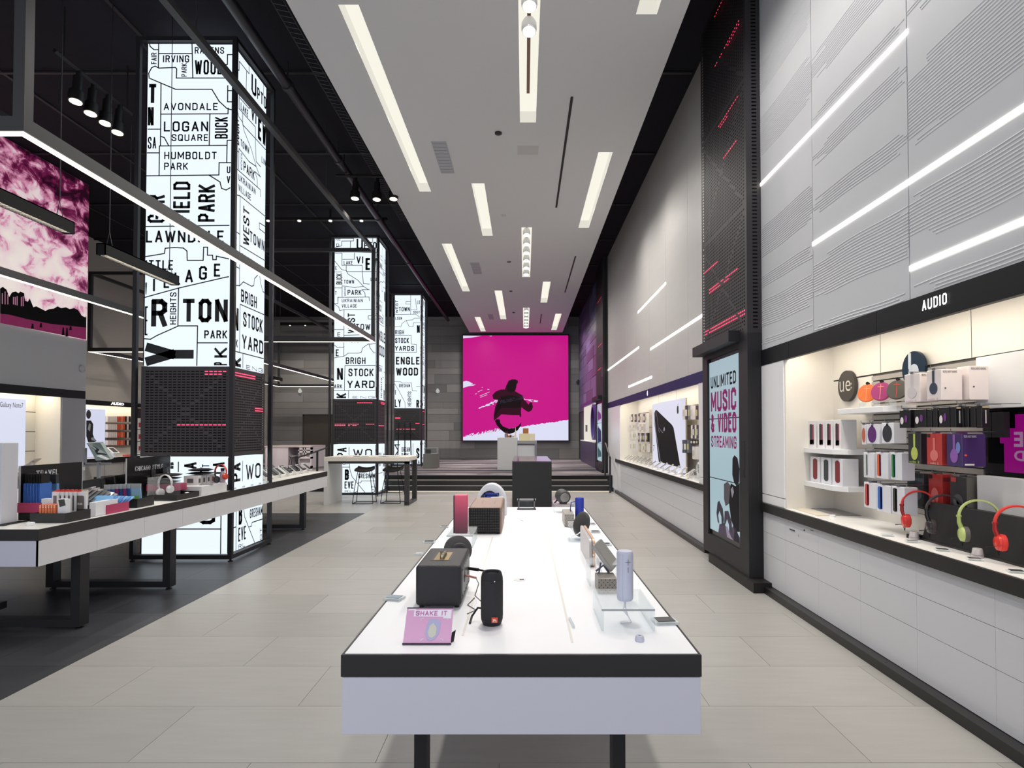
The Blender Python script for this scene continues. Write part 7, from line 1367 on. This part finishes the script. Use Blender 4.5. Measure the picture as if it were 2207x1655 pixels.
# angled sign on pole
t=thing('angled_sign','tilted grey and black patterned sign board on a thin pole','sign',(ay(210,1040,6.6).x,6.6,ZT)); px_=ay(212,1040,6.6).x; b=MB(); b.box(px_-.012,px_+.012,6.59,6.62,ZT+.001,1.27); b.box(px_-.17,px_-.15,6.6,6.63,1.24,1.42); b.box(px_-.16,px_+.13,6.6,6.62,1.24,1.26); part('pole',b,mat((130,130,134),.3,.6),t)
Q=[ay(187,955,6.6),ay(216,954,6.6),ay(239,990,6.55),ay(207,993,6.55)]; b=MB(); b.prism(Q,(.01,.03,.01)); part('board',b,mat((120,134,134),.4),t)
def qb(u,v): a_=Q[0].lerp(Q[1],u); c_=Q[3].lerp(Q[2],u); r=a_.lerp(c_,v); return r+Vector((-.002,-.006,-.002))
for pts,cc in (([(0,0),(.35,0),(.62,.4),(.3,.55)],(150,160,162)),([(.0,0),(.2,0),(.75,.42),(.35,.62),(1,.72),(.98,.62),(.45,.55)],(26,30,32)),([(.45,.55),(.65,.3),(1,.65)],(160,172,172)),([(.2,.72),(.6,.68),(1,.96),(.75,1)],(226,230,230)),([(.5,.0),(1,0),(1,.4)],(96,104,108))):
    b=MB(); b.poly([qb(*p) for p in pts]); part('pattern',b,mat(cc,.4),t)
# clutch display: magenta riser, black clutches
a_=az(300,1061,ZT); t=thing('display_riser','magenta riser holding black clutch bags under the CHICAGO STYLE sign','riser',(-4.0,6.6,ZT))
b=MB(); b.box(-4.08,-3.78,6.52,6.77,.955,1.03); part('body',b,mat(MAG,.45),t,bevel=.002); b=MB(); b.box(-3.94,-3.82,6.53,6.74,ZT+.009,.955); part('base',b,BLK,t)
def clutch(x,y,z,s,rz,label,group):
    b=MB(); M=Matrix.Rotation(rz,3,'Z'); n=8; vs=[]
    for k in (-1,1):
        for i in range(n+1):
            for j in range(n+1):
                u=-1+2*i/n; v=-1+2*j/n; h_=(1-u*u)**.5*(1-v*v)**.5; vs.append(Vector((x,y,z))+M@Vector((u*.12*s,v*.09*s,.018*s+k*h_*.016*s)))
    m=(n+1)**2; fs=[]
    for i in range(n):
        for j in range(n): q=i*(n+1)+j; fs.append((q,q+1,q+n+2,q+n+1)); fs.append((m+q,m+q+n+1,m+q+n+2,m+q+1))
    b.add(vs,fs); o_=solo('clutch_bag',b,mat((20,20,22),.35),label,'bag',group,smooth=True); LOC[o_.name]=o_.location.copy(); b=MB(); b.lathe((x,y,z+.034*s),[(.012,0),(.008,.01)],8); part('clasp',b,mat((150,150,155),.2,.8),o_)
for k in range(3): clutch(-3.95+.01*k,6.62+.02*k,1.031+.036*k,1.15,.2*k,('bottom','middle','top')[k]+' black clutch bag in the stack on the magenta riser','black clutch bags on the magenta riser')
# black tray with headphones on acrylic
a_=az(318,1079,ZT); tray(-3.95,-3.63,a_.y,6.75,.06,BK,'large black tray holding the white headphones before the nearest pillar')
p=az(357,1072,ZT); headphones(6.35,ZT+.05,(206,206,208),(180,180,184),'white over-ear headphones on a clear stand on the island counter',s=1.0,group='headphones on the island counter',X=-3.83,hang=False,cup=(196,196,198))
b=MB(); b.box(-3.93,-3.925,6.3,6.5,.885,1.12); b.box(-3.93,-3.7,6.5,6.504,.885,1.1); b.box(-3.93,-3.7,6.3,6.504,.884,.888); solo('acrylic_stand',b,ACR,'clear acrylic stand beside the white headphones','stand')
b=MB(); b.obox((-3.68,6.62,.925),.025,.03,.003,Matrix.Rotation(.4,3,'Y')); solo('price_card',b,WHT,'small white card in the large black tray','card')
b=MB(); b.lathe((-3.72,6.5,.888),[(.06,0),(.055,.012),(.02,.016)],16); solo('round_device',b,mat((90,90,94),.3),'flat round dark device in the large black tray','device')
# white riser with cartons and clutch stack
b=MB(); b.box(-3.92,-3.62,6.78,7.36,ZT+.001,.985); solo('display_riser',b,mat((220,220,222),.4),'white riser at the foot of the nearest pillar','riser',bevel=.003)
for i in range(4):
    x=-3.98+.0*i; y=6.92+.1*i; b=MB(); b.box(-3.9,-3.74,y,y+.085,.986,1.09); o_=solo('small_carton',b,mat((216,212,214),.4),ORD[i]+' small white carton from the front on the white riser','box','small cartons on the white riser'); LOC[o_.name]=o_.location.copy(); b=MB(); b.box(-3.74,-3.739,y+.02,y+.06,1.01,1.06); b.box(-3.86,-3.79,y-.001,y-.0003,1.01,1.06); part('print',b,mat((90,88,90),.4),o_)
for k in range(2): clutch(-3.8,7.1,1.092+.04*k,1.1,.5*k,('lower','upper')[k]+' black clutch bag stacked on the white cartons','black clutch bags on the white cartons')
b=MB(); b.lathe((-3.68,7.0,.986),[(.07,0),(.068,.008),(.02,.012)],20); solo('round_device',b,mat((140,140,144),.3),'flat pale round device on the white riser','device')
for k in range(4): 
    b=MB(); b.prism([(-3.82,6.70+.02*k,.97+.0),(-3.74,6.70+.02*k,.985+.01*k),(-3.84,6.70+.02*k,1.02)],(0,.01,0)); 
# red headphones and bottle
b=MB(); b.box(-3.93,-3.62,7.365,7.42,ZT+.001,.95); solo('display_plinth',b,BLK,'black plinth at the foot of the nearest pillar','plinth')
headphones(7.25,1.0,(206,70,52),(70,72,80),'red and grey headphones before the nearest pillar',s=.95,group='headphones on the island counter',X=-3.70,hang=False,cup=(60,62,70))
t=thing('glass_bottle','clear patterned bottle with a black cap beside the red headphones','bottle',(-3.645,7.3,.986)); b=MB(); b.lathe((-3.645,7.3,.987),[(.03,0),(.032,.01),(.032,.1),(.02,.13),(.02,.14)],20); part('glass',b,mat((176,160,172),.1,noise=.5,scale=60,key='btl'),t,smooth=True); b=MB(); b.lathe((-3.645,7.3,1.127),[(.022,0),(.022,.03)],16); part('cap',b,BLK,t)
# white small pod on counter corner
p=az(66,1132,ZT); b=MB(); b.lathe((p.x,p.y,ZT+.0005),[(.03,0),(.028,.02),(.02,.024)],16); solo('security_puck',b,WHT,'white puck on the near left corner of the island counter','puck')
# phones at the rear part of the island counter
pr2=phone(Vector((-3.85,8.9,ZT)),'phone on a white tilted stand on the rear part of the island counter','phones on the island counter',yaw=radians(80),s=1.3)
pr2['label']='phone on a white tilted stand by the counter edge, nearest behind the pillar'
for k in range(1,7): copy_tree(pr2,(-3.85+.0*k,8.9+.3*k,ZT),'phone on a white tilted stand by the counter edge, '+ORD[k]+' behind the pillar')
for k in range(5): o_=copy_tree(pr2,(-4.4,9.0+.4*k,ZT),'phone on a white stand, inner row of the rear counter, '+ORD[k]+' from the pillar')
for k in range(4):
    y=9.1+.45*k; t=thing('tablet_stand',ORD[k]+' white wedge stand with a dark tablet behind the nearest pillar','tablet',(-4.15,y,ZT),'tablets on the island counter'); b=MB(); b.prism([(-4.25,y-.09,ZT+.001),(-4.05,y-.09,ZT+.001),(-4.22,y-.09,ZT+.13)],(0,.18,0)); part('wedge',b,WHT,t); b=MB(); M=Matrix.Rotation(radians(37),3,'Y'); b.obox((-4.13,y,ZT+.075),.1,.08,.004,M); part('tablet_body',b,mat((60,60,62),.3),t)
for i in range(5):
    p=ax(517+i*9,1047,CX0-.04); y=7.55+i*.24; b=MB(); b.box(CX0-.05,CX0-.035,y,y+.05,.8775,.90); solo('acrylic_tab',b,ACE,ORD[i]+' small clear acrylic tab on the counter edge past the pillar corner','tab','acrylic tabs beside the nearest pillar')
b=MB(); b.box(-5.6,-5.5,8.8,10.9,ZT+.001,1.35) ; solo('white_display_block',b,mat((224,220,226),.4),'tall white panel at the rear of the island counter','panel')
